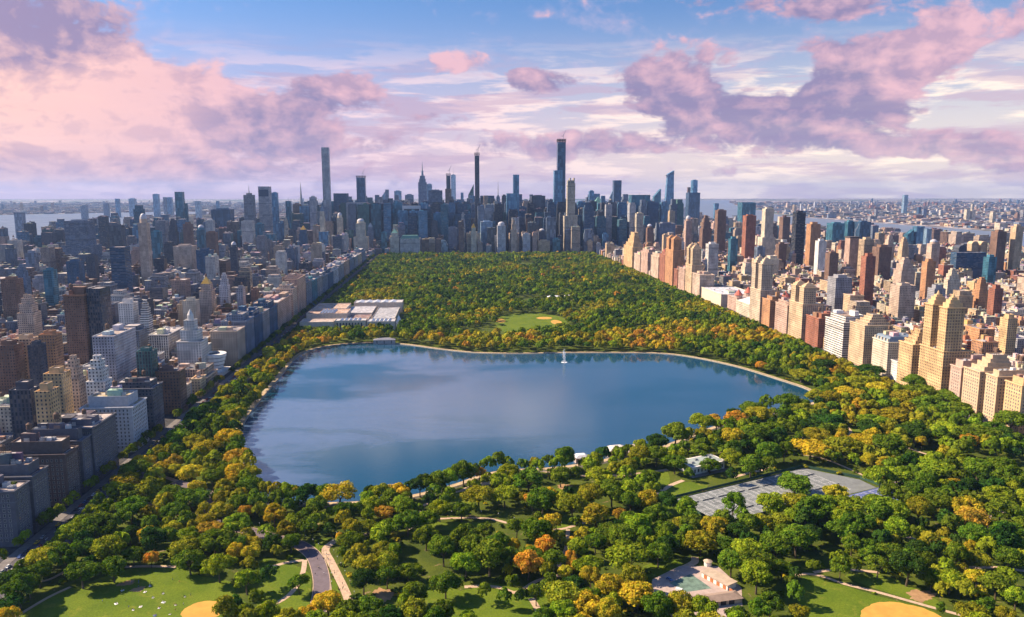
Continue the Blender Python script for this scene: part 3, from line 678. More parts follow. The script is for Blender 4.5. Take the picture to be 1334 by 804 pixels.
crop(840, 560, 3.297, [(645, 240, 140, 'g', 'round'), (380, 340, 110, 'g'), (418, 370, 65, 'g'), (180, 335, 85, 'l'), (205, 365, 60, 'g'), (60, 380, 80, 'd'), (150, 400, 80, 'y'), (380, 50, 100, 'y'), (370, 130, 90, 'l'), (280, 150, 80, 'g'),
 (150, 150, 90, 'l'), (530, 110, 100, 'g'), (600, 100, 80, 'g'), (710, 90, 150, 'y', 'airy'), (850, 85, 160, 'y', 'airy'), (740, 35, 100, 'v'), (540, 345, 120, 'l'), (650, 330, 140, 'v'), (720, 370, 140, 'g'), (770, 330, 100, 'l'),
 (820, 275, 80, 'y'), (500, 400, 100, 'o', 'airy'), (580, 400, 90, 'v'), (900, 350, 120, 'l'), (850, 440, 130, 'g'), (440, 410, 100, 'g'), (300, 440, 110, 'v'), (240, 490, 110, 'v'), (440, 530, 130, 'l'), (560, 530, 110, 'g'),
 (650, 500, 130, 'g'), (370, 580, 100, 'g'), (470, 600, 120, 'g'), (480, 650, 120, 'l'), (625, 650, 55, 'g'), (650, 700, 70, 'g'), (840, 590, 90, 'g'), (810, 600, 80, 'g'), (890, 585, 70, 'g'), (890, 490, 80, 'g'),
 (970, 500, 80, 'g'), (70, 540, 110, 'g'), (540, 750, 90, 'g'), (660, 780, 80, 'o'), (490, 775, 80, 'g'), (250, 785, 110, 'l'), (150, 765, 130, 'v'), (350, 500, 90, 'g'), (600, 460, 90, 'g'), (340, 450, 90, 'v'), (200, 420, 90, 'g'), (590, 590, 80, 'g'), (720, 450, 80, 'd')])
crop(1060, 600, 3.942, [(340, 110, 140, 'l'), (430, 90, 130, 'l'), (420, 190, 120, 'g'), (620, 60, 150, 'l'), (580, 110, 90, 'g'), (700, 40, 80, 'g'), (720, 130, 80, 'o'), (795, 150, 80, 'd'), (665, 130, 70, 'l'), (840, 60, 110, 'g'),
 (970, 50, 120, 'g'), (950, 190, 120, 'l'), (1010, 110, 130, 'g'), (960, 285, 140, 'g'), (620, 240, 120, 'g'), (540, 280, 110, 'v'), (790, 270, 130, 'y', 'airy'), (800, 320, 130, 'o', 'airy'), (830, 390, 140, 'g'), (730, 510, 110, 'g'),
 (340, 240, 150, 'l'), (60, 230, 140, 'l'), (140, 310, 120, 'l'), (230, 350, 140, 'g'), (200, 420, 100, 'g'), (300, 430, 110, 'g'), (430, 370, 130, 'l'), (390, 470, 120, 'g'), (330, 540, 100, 'g'), (480, 580, 150, 'd'),
 (560, 520, 110, 'g'), (605, 600, 110, 'g'), (590, 430, 90, 'v', 'airy'), (690, 430, 80, 'y', 'airy'), (640, 480, 90, 'd'), (700, 620, 120, 'l'), (770, 640, 100, 'g'), (840, 600, 90, 'y'), (940, 650, 130, 'g'), (990, 590, 80, 'l'),
 (1000, 500, 100, 'g'), (1040, 710, 110, 'l'), (830, 765, 70, 'g'), (890, 720, 90, 'g'), (1000, 370, 110, 'g'), (110, 550, 110, 'g'), (190, 530, 90, 'g'), (655, 745, 45, 'g'), (420, 290, 120, 'l'), (480, 520, 90, 'g'), (530, 400, 90, 'g'), (1060, 300, 100, 'g'), (990, 790, 90, 'v'), (900, 470, 90, 'l')])
crop(840, 470, 2.700, [(100, 215, 90, 'l'), (60, 260, 90, 'g'), (30, 280, 70, 'd'), (245, 190, 70, 'd'), (330, 175, 90, 'g'), (160, 215, 80, 'g'), (250, 225, 80, 'o'), (320, 215, 70, 'o'), (400, 200, 80, 'v'), (480, 155, 80, 'g'), (430, 170, 60, 'g'),
 (100, 260, 60, 'o'), (150, 270, 80, 'v'), (210, 260, 70, 'v'), (300, 290, 100, 'y', 'airy'), (450, 250, 100, 'g'), (390, 280, 90, 'g'), (520, 250, 60, 'g'), (430, 320, 90, 'g'), (480, 330, 80, 'g'), (560, 180, 80, 'v'), (650, 225, 90, 'd'),
 (590, 235, 80, 'd'), (620, 270, 90, 'o', 'airy'), (700, 310, 130, 'y', 'airy'), (760, 300, 80, 'y', 'airy'), (640, 320, 110, 'y', 'airy'), (720, 130, 90, 'o'), (650, 150, 70, 'o'), (750, 95, 90, 'o'), (690, 105, 60, 'g'), (820, 110, 80, 'y'), (660, 80, 70, 'y'),
 (550, 55, 80, 'y'), (785, 40, 90, 'd'), (630, 25, 70, 'd'), (880, 195, 120, 'o'), (960, 215, 60, 'o'), (910, 140, 80, 'v'), (970, 120, 90, 'g'), (1000, 170, 100, 'g'), (800, 220, 90, 'l'), (790, 260, 80, 'd'), (950, 265, 90, 'd'), (1060, 250, 120, 'l'), (860, 320, 110, 'g'),
 (1060, 130, 90, 'g'), (1100, 180, 90, 'g'), (950, 85, 80, 'g'), (1180, 260, 110, 'g'), (1140, 290, 60, 'o', 'airy'), (1290, 230, 90, 'g'), (1230, 250, 80, 'g'), (520, 120, 70, 'g'), (600, 140, 70, 'v')])
crop(200, 440, 4.02, [(250, 205, 80, 'l'), (65, 370, 50, 'o'), (120, 370, 80, 'v'), (220, 390, 110, 'g'), (100, 420, 80, 'd'), (150, 440, 110, 'd'), (60, 460, 90, 'd'), (270, 300, 90, 'v'), (260, 265, 60, 'l'), (350, 270, 90, 'v'), (390, 215, 90, 'v'),
 (400, 390, 120, 'y', 'airy'), (340, 340, 90, 'o', 'airy'), (460, 310, 90, 'd'), (420, 440, 90, 'v'), (350, 490, 80, 'g'), (210, 560, 110, 'y', 'airy'), (280, 590, 130, 'y', 'airy'), (440, 540, 120, 'o'), (500, 590, 90, 'g'), (440, 640, 110, 'o'),
 (520, 640, 90, 'v'), (220, 700, 120, 'y', 'airy'), (310, 740, 130, 'g'), (110, 690, 70, 'o'), (50, 650, 70, 'g'), (60, 540, 100, 'l'), (520, 740, 90, 'g'), (430, 720, 90, 'y'), (480, 200, 80, 'l'), (520, 220, 90, 'g'), (440, 160, 90, 'v'), (530, 100, 90, 'o'),
 (600, 90, 100, 'l'), (570, 160, 80, 'd'), (640, 150, 70, 'g'), (680, 80, 80, 'g'), (560, 240, 80, 'l'), (740, 40, 80, 'g'), (500, 390, 90, 'd'), (170, 500, 90, 'd'), (600, 560, 60, 'd')])
EXTRA_BUILT = []                       # footprints nothing may grow in: filled by the builders below
SOLO = []
def near_line(x, y, lines_, extra):
    for s_, w in lines_:
        for q in s_[::2]:
            if abs(q[0] - x) < w / 2 + extra + 3 and abs(q[1] - y) < w / 2 + extra + 3:
                if math.hypot(q[0] - x, q[1] - y) < w / 2 + extra: return True
    return False
COMP = [P(*q) for q in [(838, 800), (845, 742), (880, 728), (925, 720), (985, 762), (990, 812)]]
MUS = [(-264, 1310), (-96, 1310), (-90, 1592), (-264, 1592)]
CLUBH = [CT(40, -54), CT(88, -54), CT(88, -4), CT(34, -4)]
res_o = offs(RES_S, SG * 8.5)
trees = []
for px, py, w, c, shp in HT:
    x, y = P(px, py, 8.5); d_ = math.hypot(x, y); dia = w * math.hypot(d_, CAMH) / F
    if x < PX0 + 2: x = PX0 + 2 + random.random() * 4
    if inpoly(x, y, res_o): 
        # step outwards until on land
        cxr, cyr = 90, 850
        for _ in range(60):
            if not inpoly(x, y, res_o): break
            l = math.hypot(x - cxr, y - cyr); x += (x - cxr) / l * 2; y += (y - cyr) / l * 2
    if any(math.hypot(x - t_[0], y - t_[1]) < .28 * (dia + t_[2]) for t_ in trees): continue
    rc_ = random.random()
    if c == 'y' and rc_ < .38: c = 'v' if rc_ < .28 else 'l'
    if c == 'o' and rc_ < .6: c = 'y' if rc_ < .3 else 'v'
    if shp is None: shp = 'round' if random.random() < .75 else 'broad'
    trees.append([x, y, dia, c, shp, True])
grid = {}
def gadd(t_): grid.setdefault((int(t_[0] // 20), int(t_[1] // 20)), []).append(t_)
for t_ in trees: gadd(t_)
def clash(x, y, dia, k=.40):
    gx, gy = int(x // 20), int(y // 20)
    for a in (-1, 0, 1):
        for b_ in (-1, 0, 1):
            for t_ in grid.get((gx + a, gy + b_), ()):
                if (t_[0] - x) ** 2 + (t_[1] - y) ** 2 < (k * (dia + t_[2])) ** 2: return True
    return False
lawn_bb = [(min(p[0] for p in l), max(p[0] for p in l), min(p[1] for p in l), max(p[1] for p in l), l) for l in LAWN_W + [GL, [CT(-6, -2), CT(146, -4), CT(168, 40), CT(168, 88), CT(112, 88), CT(70, 66), CT(-6, 70)], COMP, MUS, CLUBH]]
gap = lambda x, y: mnoise.noise(Vector((x * .02, y * .02, 3.3)))
def aut(x, y):
    """share of turning trees: strongest along the far shore of the lake and in drifts"""
    n_ = mnoise.noise(Vector((x * .009, y * .006, 9.1))) + (.45 if y < 1250 else .22) * mnoise.noise(Vector((x * .04, y * .03, 1.7)))
    if 1085 < y < 1230: n_ += .45
    if 1230 < y < 1500: n_ += .05
    if y > 1250: n_ -= .04
    if y > 1900: n_ -= .04
    if x < -110 and y < 1250: n_ += .14
    return n_
def pick(x, y):
    a = aut(x, y); r_ = random.random()
    if y > 1300 and a > .20: return 'y' if r_ < .22 else ('v' if r_ < .75 else 'l')
    if a > .42: return 'o' if r_ < .30 else ('y' if r_ < .65 else 'v')
    if a > .20: return 'y' if r_ < .22 else ('v' if r_ < .8 else 'l')
    if r_ < .01: return 'o'
    k = mnoise.noise(Vector((x * .012, y * .009, 21.0))) * .5
    return 'd' if r_ < .20 + k * .8 else ('l' if r_ > .72 + k else ('v' if r_ > .66 + k else 'g'))
def grow(n_try, y0, y1, d0, d1):
    for _ in range(n_try):
        x = random.uniform(PX0 + 5, PX1 - 5); y = random.uniform(y0, y1)
        dia = random.uniform(d0, d1)
        if clash(x, y, dia): continue
        if inpoly(x, y, res_o) or inpoly(x, y, RES_S): continue
        if any(b_[0] - 3 < x < b_[1] + 3 and b_[2] - 3 < y < b_[3] + 3 and inpoly(x, y, b_[4]) for b_ in lawn_bb): continue
        if y < 700 and (near_line(x, y, road_w, dia * .30) or near_line(x, y, path_w, dia * .22)): continue
        if y < 660 and gap(x, y) > (.24 if x > -120 else .34): continue
        if y > 1240 and gap(x * .5, y * .4) > .42: continue
        px, py = project(x, y, 8)
        if px < -60 or px > 1400 or py > 840: continue
        t_ = [x, y, dia, pick(x, y), random.choice(['round', 'round', 'broad', 'round', 'tall']) if y < 1200 else 'round', False]; trees.append(t_); gadd(t_)
# the rows that line the park wall and the pavement of the shaded avenue
y = 400
while y < 2880:
    for x, dlo, dhi in ((-259, 12, 16), (-247, 12, 16), (524, 12, 16), (512, 12, 16)):
        dia = random.uniform(dlo, dhi); yy = y + random.uniform(-3, 3)
        if not clash(x, yy, dia, .34) and not inpoly(x, yy, res_o) and not inpoly(x, yy, COMP) and not inpoly(x, yy, MUS):
            t_ = [x + random.uniform(-2, 2), yy, dia, pick(x, yy), random.choice(['round', 'broad']), False]; trees.append(t_); gadd(t_)
    for x in (-269.2, -293.8):
        if random.random() < (.9 if x > -280 else .8) and project(x, y, 5)[1] < 800:
            t_ = [x, y + random.uniform(-3, 3), random.uniform(8, 11), random.choice('gggdlv'), 'round', False]
            if not clash(t_[0], t_[1], t_[2], .3): trees.append(t_); gadd(t_)
    y += 11
OV = [a if q_[0] > -120 else b_ for a, b_, q_ in zip(offs(RES_S, SG * 7.0), offs(RES_S, SG * 4.6), RES_S)]
# trees leaning over the bank along the avenue side and the near shore
for i in range(0, len(RES_S)):
    q = RES_S[i]; o_ = OV[i]
    if (q[0] < -120 or (q[1] < 700 and q[0] < 40)) and random.random() < .95:
        t_ = [o_[0], o_[1], random.uniform(12, 17), pick(*o_), 'round', False]
        if not clash(t_[0], t_[1], t_[2], .22): trees.append(t_); gadd(t_)
grow(9000, 330, 700, 11, 19); grow(4000, 330, 700, 7, 11)
grow(12000, 700, 1250, 11, 18); grow(6000, 700, 1250, 8, 12)
grow(26000, 1250, 2900, 11, 17); grow(9000, 1250, 2900, 9, 12)
ring = [t_ for t_ in trees if t_[1] < 1250]
# ------------------------------------------------------------ plant them: the largest-showing ones each a thing of its own
EXT = {'round': 14.8, 'broad': 17.2, 'tall': 10.8, 'cone': 9.5, 'airy': 17.2}
LOOK = {'d': 'very dark green', 'g': 'deep green', 'l': 'fresh light green', 'v': 'olive green', 'y': 'golden yellow', 'o': 'orange', 'r': 'rust red'}
SHAPEW = {'round': 'rounded', 'broad': 'wide spreading', 'tall': 'narrow upright', 'cone': 'pointed', 'airy': 'loose airy'}
def where(x, y):
    px, py = project(x, y, 8)
    if inpoly(x, y, COURT_POLY): return 'on the grey tennis courts'
    if y > 1085: return 'beyond the far lake shore'
    if px < 345 and y > 640:
        if py < 500: return 'between far lake end and avenue'
        if py < 570: return 'between lake and shaded avenue'
        return 'by the lake corner near the avenue'
    if px < 120: return 'at the foot of the shaded row'
    if px < 230 and py > 700: return 'at the edge of the picnic lawn'
    if px < 330 and py > 700: return 'by the clay infield corner'
    if px < 345: return 'between the drive and the shaded avenue'
    if px < 400 and py > 715: return 'on the grass beside the curving drive'
    if px < 480 and py > 715: return 'around the drive and path fork'
    if px < 600 and py < 672: return 'on the lake shore beside the fork'
    if px < 600 and py < 715: return 'along the path behind the shore'
    if px < 600: return 'in the wood beside the fork'
    if px < 845 and py < 640: return 'on the lake shore by the gatehouse'
    if px < 845 and py < 690: return 'on the sunny glade'
    if px < 760 and py < 745: return 'in the wood below the sunny glade'
    if px < 845 and py < 745: return 'between glade and maintenance yard'
    if px < 720: return 'on the small bottom lawn'
    if px < 860: return 'beside the maintenance yard'
    if px < 1010 and py < 600: return 'between the lake and the white clubhouse'
    if px < 930 and py < 680: return 'beside the white clubhouse'
    if px < 1150 and py < 570: return 'between lake end and sunlit row'
    if px < 1150 and py < 640: return 'behind the tennis courts'
    if px < 1050 and py < 700: return 'in front of the tennis courts'
    if px < 1050 and py < 745: return 'between courts and maintenance yard'
    if px < 1050: return 'between yard and ball field'
    if py < 580: return 'under the sunlit apartment row'
    if px < 1240 and py < 640: return 'on the slope beyond the blue court'
    if py < 640: return 'in the wood below the sunlit row'
    if px < 1180 and py < 700: return 'beside the blue court'
    if py < 700: return 'around the crossing of drives'
    if px < 1220 and py < 765: return 'along the footpath of the ball field'
    return 'beside the large clay infield'
def tsize(dia, d_):
    return 'small' if dia < 10.5 else ('huge' if dia > 21 else ('tall' if dia > 16 else 'mid-sized'))
def seen(t_):
    px, py = project(t_[0], t_[1], 10); return -25 < px < 1360 and py < 830
trees = [t_ for t_ in trees if seen(t_)]
trees.sort(key=lambda t_: -t_[2] / math.hypot(t_[0], t_[1]))
ng = na = 0; single = []; mass = []
for t_ in trees:
    is_a = t_[3] in 'yor'
    if is_a and na < 150 and t_[1] < 1000: na += 1; single.append(t_)
    elif not is_a and ng < 300 and t_[1] < 1000: ng += 1; single.append(t_)
    else: mass.append(t_)
LOOK = {'d': 'dark green', 'g': 'deep green', 'l': 'light green', 'v': 'olive green', 'y': 'golden', 'o': 'orange', 'r': 'rusty'}
SHAPEW = {'round': 'rounded', 'broad': 'spreading', 'tall': 'upright', 'cone': 'pointed', 'airy': 'airy'}
ORDT = ['', 'first', 'second', 'third', 'fourth', 'fifth', 'sixth', 'seventh', 'eighth', 'ninth', 'tenth', 'eleventh', 'twelfth', 'thirteenth', 'fourteenth', 'fifteenth']
fam = {}
for t_ in single: fam.setdefault((tsize(t_[2], 0), LOOK[t_[3]], SHAPEW[t_[4]], where(t_[0], t_[1])), []).append(t_)
LABT = {}
for (a, b_, c, w_), l in fam.items():
    l.sort(key=lambda t_: project(t_[0], t_[1], 8)[0])
    for i, t_ in enumerate(l):
        LABT[id(t_)] = (f'{a} {b_} {c} tree {w_}' if len(l) == 1 else f'{a} {b_} {c} tree, {ORDT[min(15, i + 1)]} from left, {w_}', f'{a} {b_} {c} trees {w_}')
for k, t_ in enumerate(single):
    x, y, dia, c, shp, hand = t_
    rr = random.Random(int(x * 13 + y * 7))
    e_ = EXT[shp]; sx = dia / e_ * 1.06; h = min(21.0, max(6.5, dia * (.72 if shp in ('broad', 'airy') else .80) + 4.6)) * rr.uniform(.86, 1.16)
    if shp == 'tall': h *= 1.15
    sz = h / 15.8
    nm = 'autumn_tree' if c in 'yor' else 'tree'
    lab, grp = LABT[id(t_)]
    root = empty(nm, (x, y, .1), rr.uniform(0, 6.28), label=lab, cat='autumn tree' if nm[0] == 'a' else 'tree', group=grp)
    root.scale = (sx * rr.uniform(.88, 1.14), sx * rr.uniform(.88, 1.14), sz)
    base = TC[c]; j = rr.uniform(.82, 1.2)
    cc = (base[0] * j * rr.uniform(.85, 1.2), base[1] * j, base[2] * j)
    link('crown', rr.choice(CROWNS[shp]), root, cc)
    link('trunk', TRUNK_T if shp == 'tall' else rr.choice(TRUNKS), root)

def lod(seed, nlobe, per, leaf, squash=.85):
    r_ = np.random.default_rng(seed); Q = []; Vv = []
    L = []
    for k in range(nlobe):
        a = r_.uniform(0, 6.283); u = r_.uniform(-.15, 1); rad = math.sqrt(1 - u * u)
        L.append((np.array([math.cos(a) * rad * .31, math.sin(a) * rad * .31, .52 + u * .28]), r_.uniform(.14, .24), r_.uniform(.75, 1.25)))
    for i, (c, lr, b_) in enumerate(L):
        d_ = r_.normal(size=(per, 3)); d_ /= np.linalg.norm(d_, axis=1)[:, None]; d_[:, 2] = np.where(d_[:, 2] < -.3, -d_[:, 2], d_[:, 2])
        p = c + d_ * lr; keep = np.ones(per, bool)
        for j, (c2, l2, _) in enumerate(L):
            if j != i: keep &= np.linalg.norm(p - c2, axis=1) > l2 * .8
        for q, n_ in zip(p[keep], d_[keep]):
            nn = n_ + r_.normal(size=3) * .28; nn /= np.linalg.norm(nn); a = np.cross(nn, r_.normal(size=3)); a /= np.linalg.norm(a); cc = np.cross(nn, a)
            s1, s2 = leaf * r_.uniform(.7, 1.3), leaf * r_.uniform(.6, 1.1)
            Q.append([q - a * s1, q - cc * s2, q + a * s1, q + cc * s2]); Vv.append(b_ * r_.uniform(.78, 1.25))
    return np.array(Q), np.array(Vv)
def tree_mass(name, lst, lods, label, cat):
    if not lst: return
    VS = []; CS = []
    for t_ in lst:
        x, y, dia, c, shp, hand = t_
        Q, v = lods[random.randrange(len(lods))]
        a = random.uniform(0, 6.283); ca, sa = math.cos(a), math.sin(a)
        h = min(20.0, dia * .78 + 4.8) * random.uniform(.9, 1.1)
        X = Q[..., 0] * dia * 1.06; Yy = Q[..., 1] * dia * 1.06; Z = Q[..., 2] * h * 1.08
        VS.append(np.stack([x + X * ca - Yy * sa, y + X * sa + Yy * ca, Z + .1], -1))
        b_ = np.array(TC[c]) * random.uniform(.78, 1.22) * np.array([random.uniform(.85, 1.2), 1, 1])
        CS.append(b_[None, :] * v[:, None])
    V = np.concatenate(VS).reshape(-1, 3).astype(np.float32); Cc = np.concatenate(CS).astype(np.float32)
    bulk(name, V, Cc, [M_leafA], label, cat)
def bulk(name, V, Cc, mats, label, cat, uv=None, mi=None, parent=None):
    """many quads in one mesh; V (4n,3), Cc (n,3)"""
    n_ = len(V) // 4; me = bpy.data.meshes.new(name)
    me.vertices.add(4 * n_); me.vertices.foreach_set('co', np.ascontiguousarray(V, dtype=np.float32).ravel())
    me.loops.add(4 * n_); me.loops.foreach_set('vertex_index', np.arange(4 * n_, dtype=np.int32))
    me.polygons.add(n_); me.polygons.foreach_set('loop_start', np.arange(0, 4 * n_, 4, dtype=np.int32))
    me.polygons.foreach_set('loop_total', np.full(n_, 4, dtype=np.int32))
    if uv is not None:
        ul = me.uv_layers.new(name='UVMap'); ul.data.foreach_set('uv', uv.astype(np.float32).ravel())
    at = me.attributes.new('Col', 'FLOAT_COLOR', 'FACE'); at.data.foreach_set('color', np.concatenate([Cc, np.ones((n_, 1), np.float32)], 1).astype(np.float32).ravel())
    for m in mats: me.materials.append(m)
    if mi is not None: me.polygons.foreach_set('material_index', mi.astype(np.int32))
    me.update(calc_edges=True)
    o = bpy.data.objects.new(name, me); COL.objects.link(o)
    if parent is not None: o.parent = parent
    return tag(o, label, cat, None, 'stuff')
Ln = [lod(i, 9, 46, .075) for i in range(8)]; Lm = [lod(20 + i, 8, 24, .10) for i in range(8)]; Lf = [lod(40 + i, 6, 13, .14) for i in range(8)]
tree_mass('lakeside_woods', [t_ for t_ in mass if t_[1] < 1250], Ln, 'wood of mixed green and turning trees round the lake', 'wood')
tree_mass('park_woods', [t_ for t_ in mass if 1250 <= t_[1] < 1900], Lm, 'wide wood in the middle of the park beyond the lake', 'wood')
tree_mass('far_woods', [t_ for t_ in mass if t_[1] >= 1900], Lf, 'hazy wood filling the far end of the park below the skyline', 'wood')
print('TREES', len(single), len(mass), ng, na)
# undergrowth: low bushes filling the gaps in the near woods
V = []; Cc = []
ub = [lod(70 + i, 5, 14, .16) for i in range(5)]
for _ in range(5200):
    y = random.uniform(380, 1050); x = random.uniform(PX0 + 1, PX1 - 1); px, py = project(x, y, 0)
    if px < -20 or px > 1350 or py > 815 or inpoly(x, y, o8): continue
    if any(b_[0] < x < b_[1] and b_[2] < y < b_[3] and inpoly(x, y, b_[4]) for b_ in lawn_bb): continue
    if y < 700 and (near_line(x, y, road_w, 2) or near_line(x, y, path_w, 1.5)): continue
    if gap(x * 1.7 + 40, y * 1.7) < -.02: continue
    Q, v = random.choice(ub); s_ = random.uniform(1.6, 4.2); a = random.uniform(0, 6.28); ca, sa = math.cos(a), math.sin(a)
    X = Q[..., 0] * s_ * 1.5; Yy = Q[..., 1] * s_ * 1.5; Z = (Q[..., 2] - .25) * s_ * .9
    V.append(np.stack([x + X * ca - Yy * sa, y + X * sa + Yy * ca, Z + .1], -1))
    Cc.append(np.array(TC[random.choice('ggdlvgy')])[None, :] * v[:, None] * random.uniform(.7, 1.1))
bulk('undergrowth', np.concatenate(V).reshape(-1, 3), np.concatenate(Cc), [M_leafA], 'low bushes and undergrowth between the park trees', 'undergrowth')
# ------------------------------------------------------------ buildings
FST = {}
for sfx, src in (('', 'obj'), ('_mass', 'att')):
    FST['stone' + sfx] = mat_facade('stone_wall' + sfx, src, 3.3, 3.4, .40, .50, band=6)
    FST['brick' + sfx] = mat_facade('brick_wall' + sfx, src, 2.8, 3.1, .42, .46, lit=.35)
    FST['ribbon' + sfx] = mat_facade('ribbon_wall' + sfx, src, 6.0, 3.3, .96, .42)
    FST['pier' + sfx] = mat_facade('piered_wall' + sfx, src, 3.0, 3.6, .50, .80, glass=(.02, .035, .055), pier=0)
    FST['glass' + sfx] = mat_facade('curtain_wall' + sfx, src, 3.0, 3.9, .90, .84, glass=(.03, .06, .09), lit=.10, rough=.22, metal=.35, gvar=.35)
    FST['grid' + sfx] = mat_facade('gridded_wall' + sfx, src, 4.7, 4.7, .60, .60, glass=(.03, .05, .07), rough=.2)
FST['plain'] = mat_simple('masonry', (.4, .3, .2), .85, .14, .35, src='obj')
M_roof = mat_roof('roof_felt', 'obj'); M_roofA = mat_roof('roof_felt_mass', 'att')
M_trim = mat_simple('trim_stone', (.5, .42, .34), .8, .1, .5, src='obj')
M_tank = mat_simple('tank_wood', (.16, .10, .07), .9, .2, 1.5)
M_glassd = mat_simple('window_glass', (.03, .045, .07), .1, .5, .31, spec=.6)
M_steel = mat_simple('steel', (.30, .31, .33), .5, .15, 1)
M_gold = mat_simple('gilded_roof', (.62, .36, .06), .4, .1, 1, metal=.4)
M_green = mat_simple('copper_roof', (.12, .26, .22), .7, .2, .5)
M_garden = mat_grass('roof_garden', (.06, .11, .02), (.12, .13, .03), (.22, .15, .05), .62)
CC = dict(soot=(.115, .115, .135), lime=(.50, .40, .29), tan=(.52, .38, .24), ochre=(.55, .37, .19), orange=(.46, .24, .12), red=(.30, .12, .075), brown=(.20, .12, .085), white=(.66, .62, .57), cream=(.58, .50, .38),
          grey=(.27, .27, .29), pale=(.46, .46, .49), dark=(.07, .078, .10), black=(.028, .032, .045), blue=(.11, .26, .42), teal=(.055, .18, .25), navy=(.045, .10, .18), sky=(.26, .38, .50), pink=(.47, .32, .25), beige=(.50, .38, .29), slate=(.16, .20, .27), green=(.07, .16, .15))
CW = dict(soot='dark grey', lime='limestone', tan='tan brick', ochre='ochre brick', orange='orange brick', red='red brick', brown='brown brick', white='white', cream='cream', grey='grey', pale='pale grey', dark='charcoal', black='black', blue='blue glass', teal='teal glass', navy='dark blue glass', sky='light blue glass', pink='pink brick', beige='beige stone', slate='slate grey', green='green glass')
ROOFS = [(.55, .49, .46), (.48, .43, .42), (.30, .27, .27), (.19, .18, .19), (.56, .52, .49), (.36, .26, .21), (.50, .40, .34), (.24, .24, .27)]
def water_tank_mesh():
    mb = MB()
    for a in range(4): mb.box(*[v for p in ((1.3 * (1 if a in (0, 3) else -1) - .12, 1.3 * (1 if a in (0, 3) else -1) + .12), (1.3 * (1 if a < 2 else -1) - .12, 1.3 * (1 if a < 2 else -1) + .12)) for v in p], 0, 3.0)
    mb.cyl(0, 0, 2.0, 3.0, 7.0, 12); mb.cyl(0, 0, 2.15, 7.0, 8.5, 12, .05, False)
    return mb.mesh('water_tank', M_tank)
TANK = water_tank_mesh()
def unit_mesh():
    mb = MB(); mb.box(-2, 2, -1.3, 1.3, 0, 1.6); mb.cyl(-.9, 0, .7, 1.6, 1.9, 10); mb.cyl(.9, 0, .7, 1.6, 1.9, 10); return mb.mesh('roof_unit', M_steel)
UNIT = unit_mesh()
def shrub_bed():
    mb = MB(); r_ = random.Random(3)
    for _ in range(26):
        x, y, s_ = r_.uniform(-4, 4), r_.uniform(-1.5, 1.5), r_.uniform(.5, 1.2)
        mb.prism([(x + s_ * math.cos(a) * r_.uniform(.7, 1.1), y + s_ * math.sin(a) * r_.uniform(.7, 1.1)) for a in [k * 1.047 for k in range(6)]], 0, s_ * r_.uniform(.8, 1.6), True, .5)
    return mb.mesh('roof_garden', M_garden)
GARD = shrub_bed()
FOOT = []                             # footprints of everything built, x0,x1,y0,y1
USED = {}
def uniq(lab):
    USED[lab] = USED.get(lab, 0) + 1
    return lab
def body(root, x0, x1, y0, y1, z0, z1, style, wc, rc, cornice=False, name='wall', roof=True):
    mb = MB(); mb.shell(x0, x1, y0, y1, z0, z1, .45 if (x1 - x0) > 4 else .2)
    w = mb.build(name, FST[style], root, wc)
    if roof:
        rb = MB(); rb.face([(x0 + .3, y0 + .3, z1 - 1.1), (x1 - .3, y0 + .3, z1 - 1.1), (x1 - .3, y1 - .3, z1 - 1.1), (x0 + .3, y1 - .3, z1 - 1.1)])
        rb.build('roof', M_roof, root, rc)
    if cornice:
        cb = MB(); e = .8; zt = z1 - .25
        o_ = [(x0 - e, y0 - e), (x1 + e, y0 - e), (x1 + e, y1 + e), (x0 - e, y1 + e)]; n_ = [(x0 - .004, y0 - .004), (x1 + .004, y0 - .004), (x1 + .004, y1 + .004), (x0 - .004, y1 + .004)]
        for k in range(4):
            a, b_, c, d_ = o_[k], o_[(k + 1) % 4], n_[(k + 1) % 4], n_[k]
            cb.face([(*a, zt - .9), (*b_, zt - .9), (*b_, zt), (*a, zt)]); cb.face([(*a, zt), (*b_, zt), (*c, zt), (*d_, zt)]); cb.face([(*b_, zt - .9), (*a, zt - .9), (*d_, zt - 1.7), (*c, zt - 1.7)])
        cb.build('cornice', M_trim, root, (min(.7, wc[0] * 1.25), min(.65, wc[1] * 1.25), min(.6, wc[2] * 1.25)))
    return w
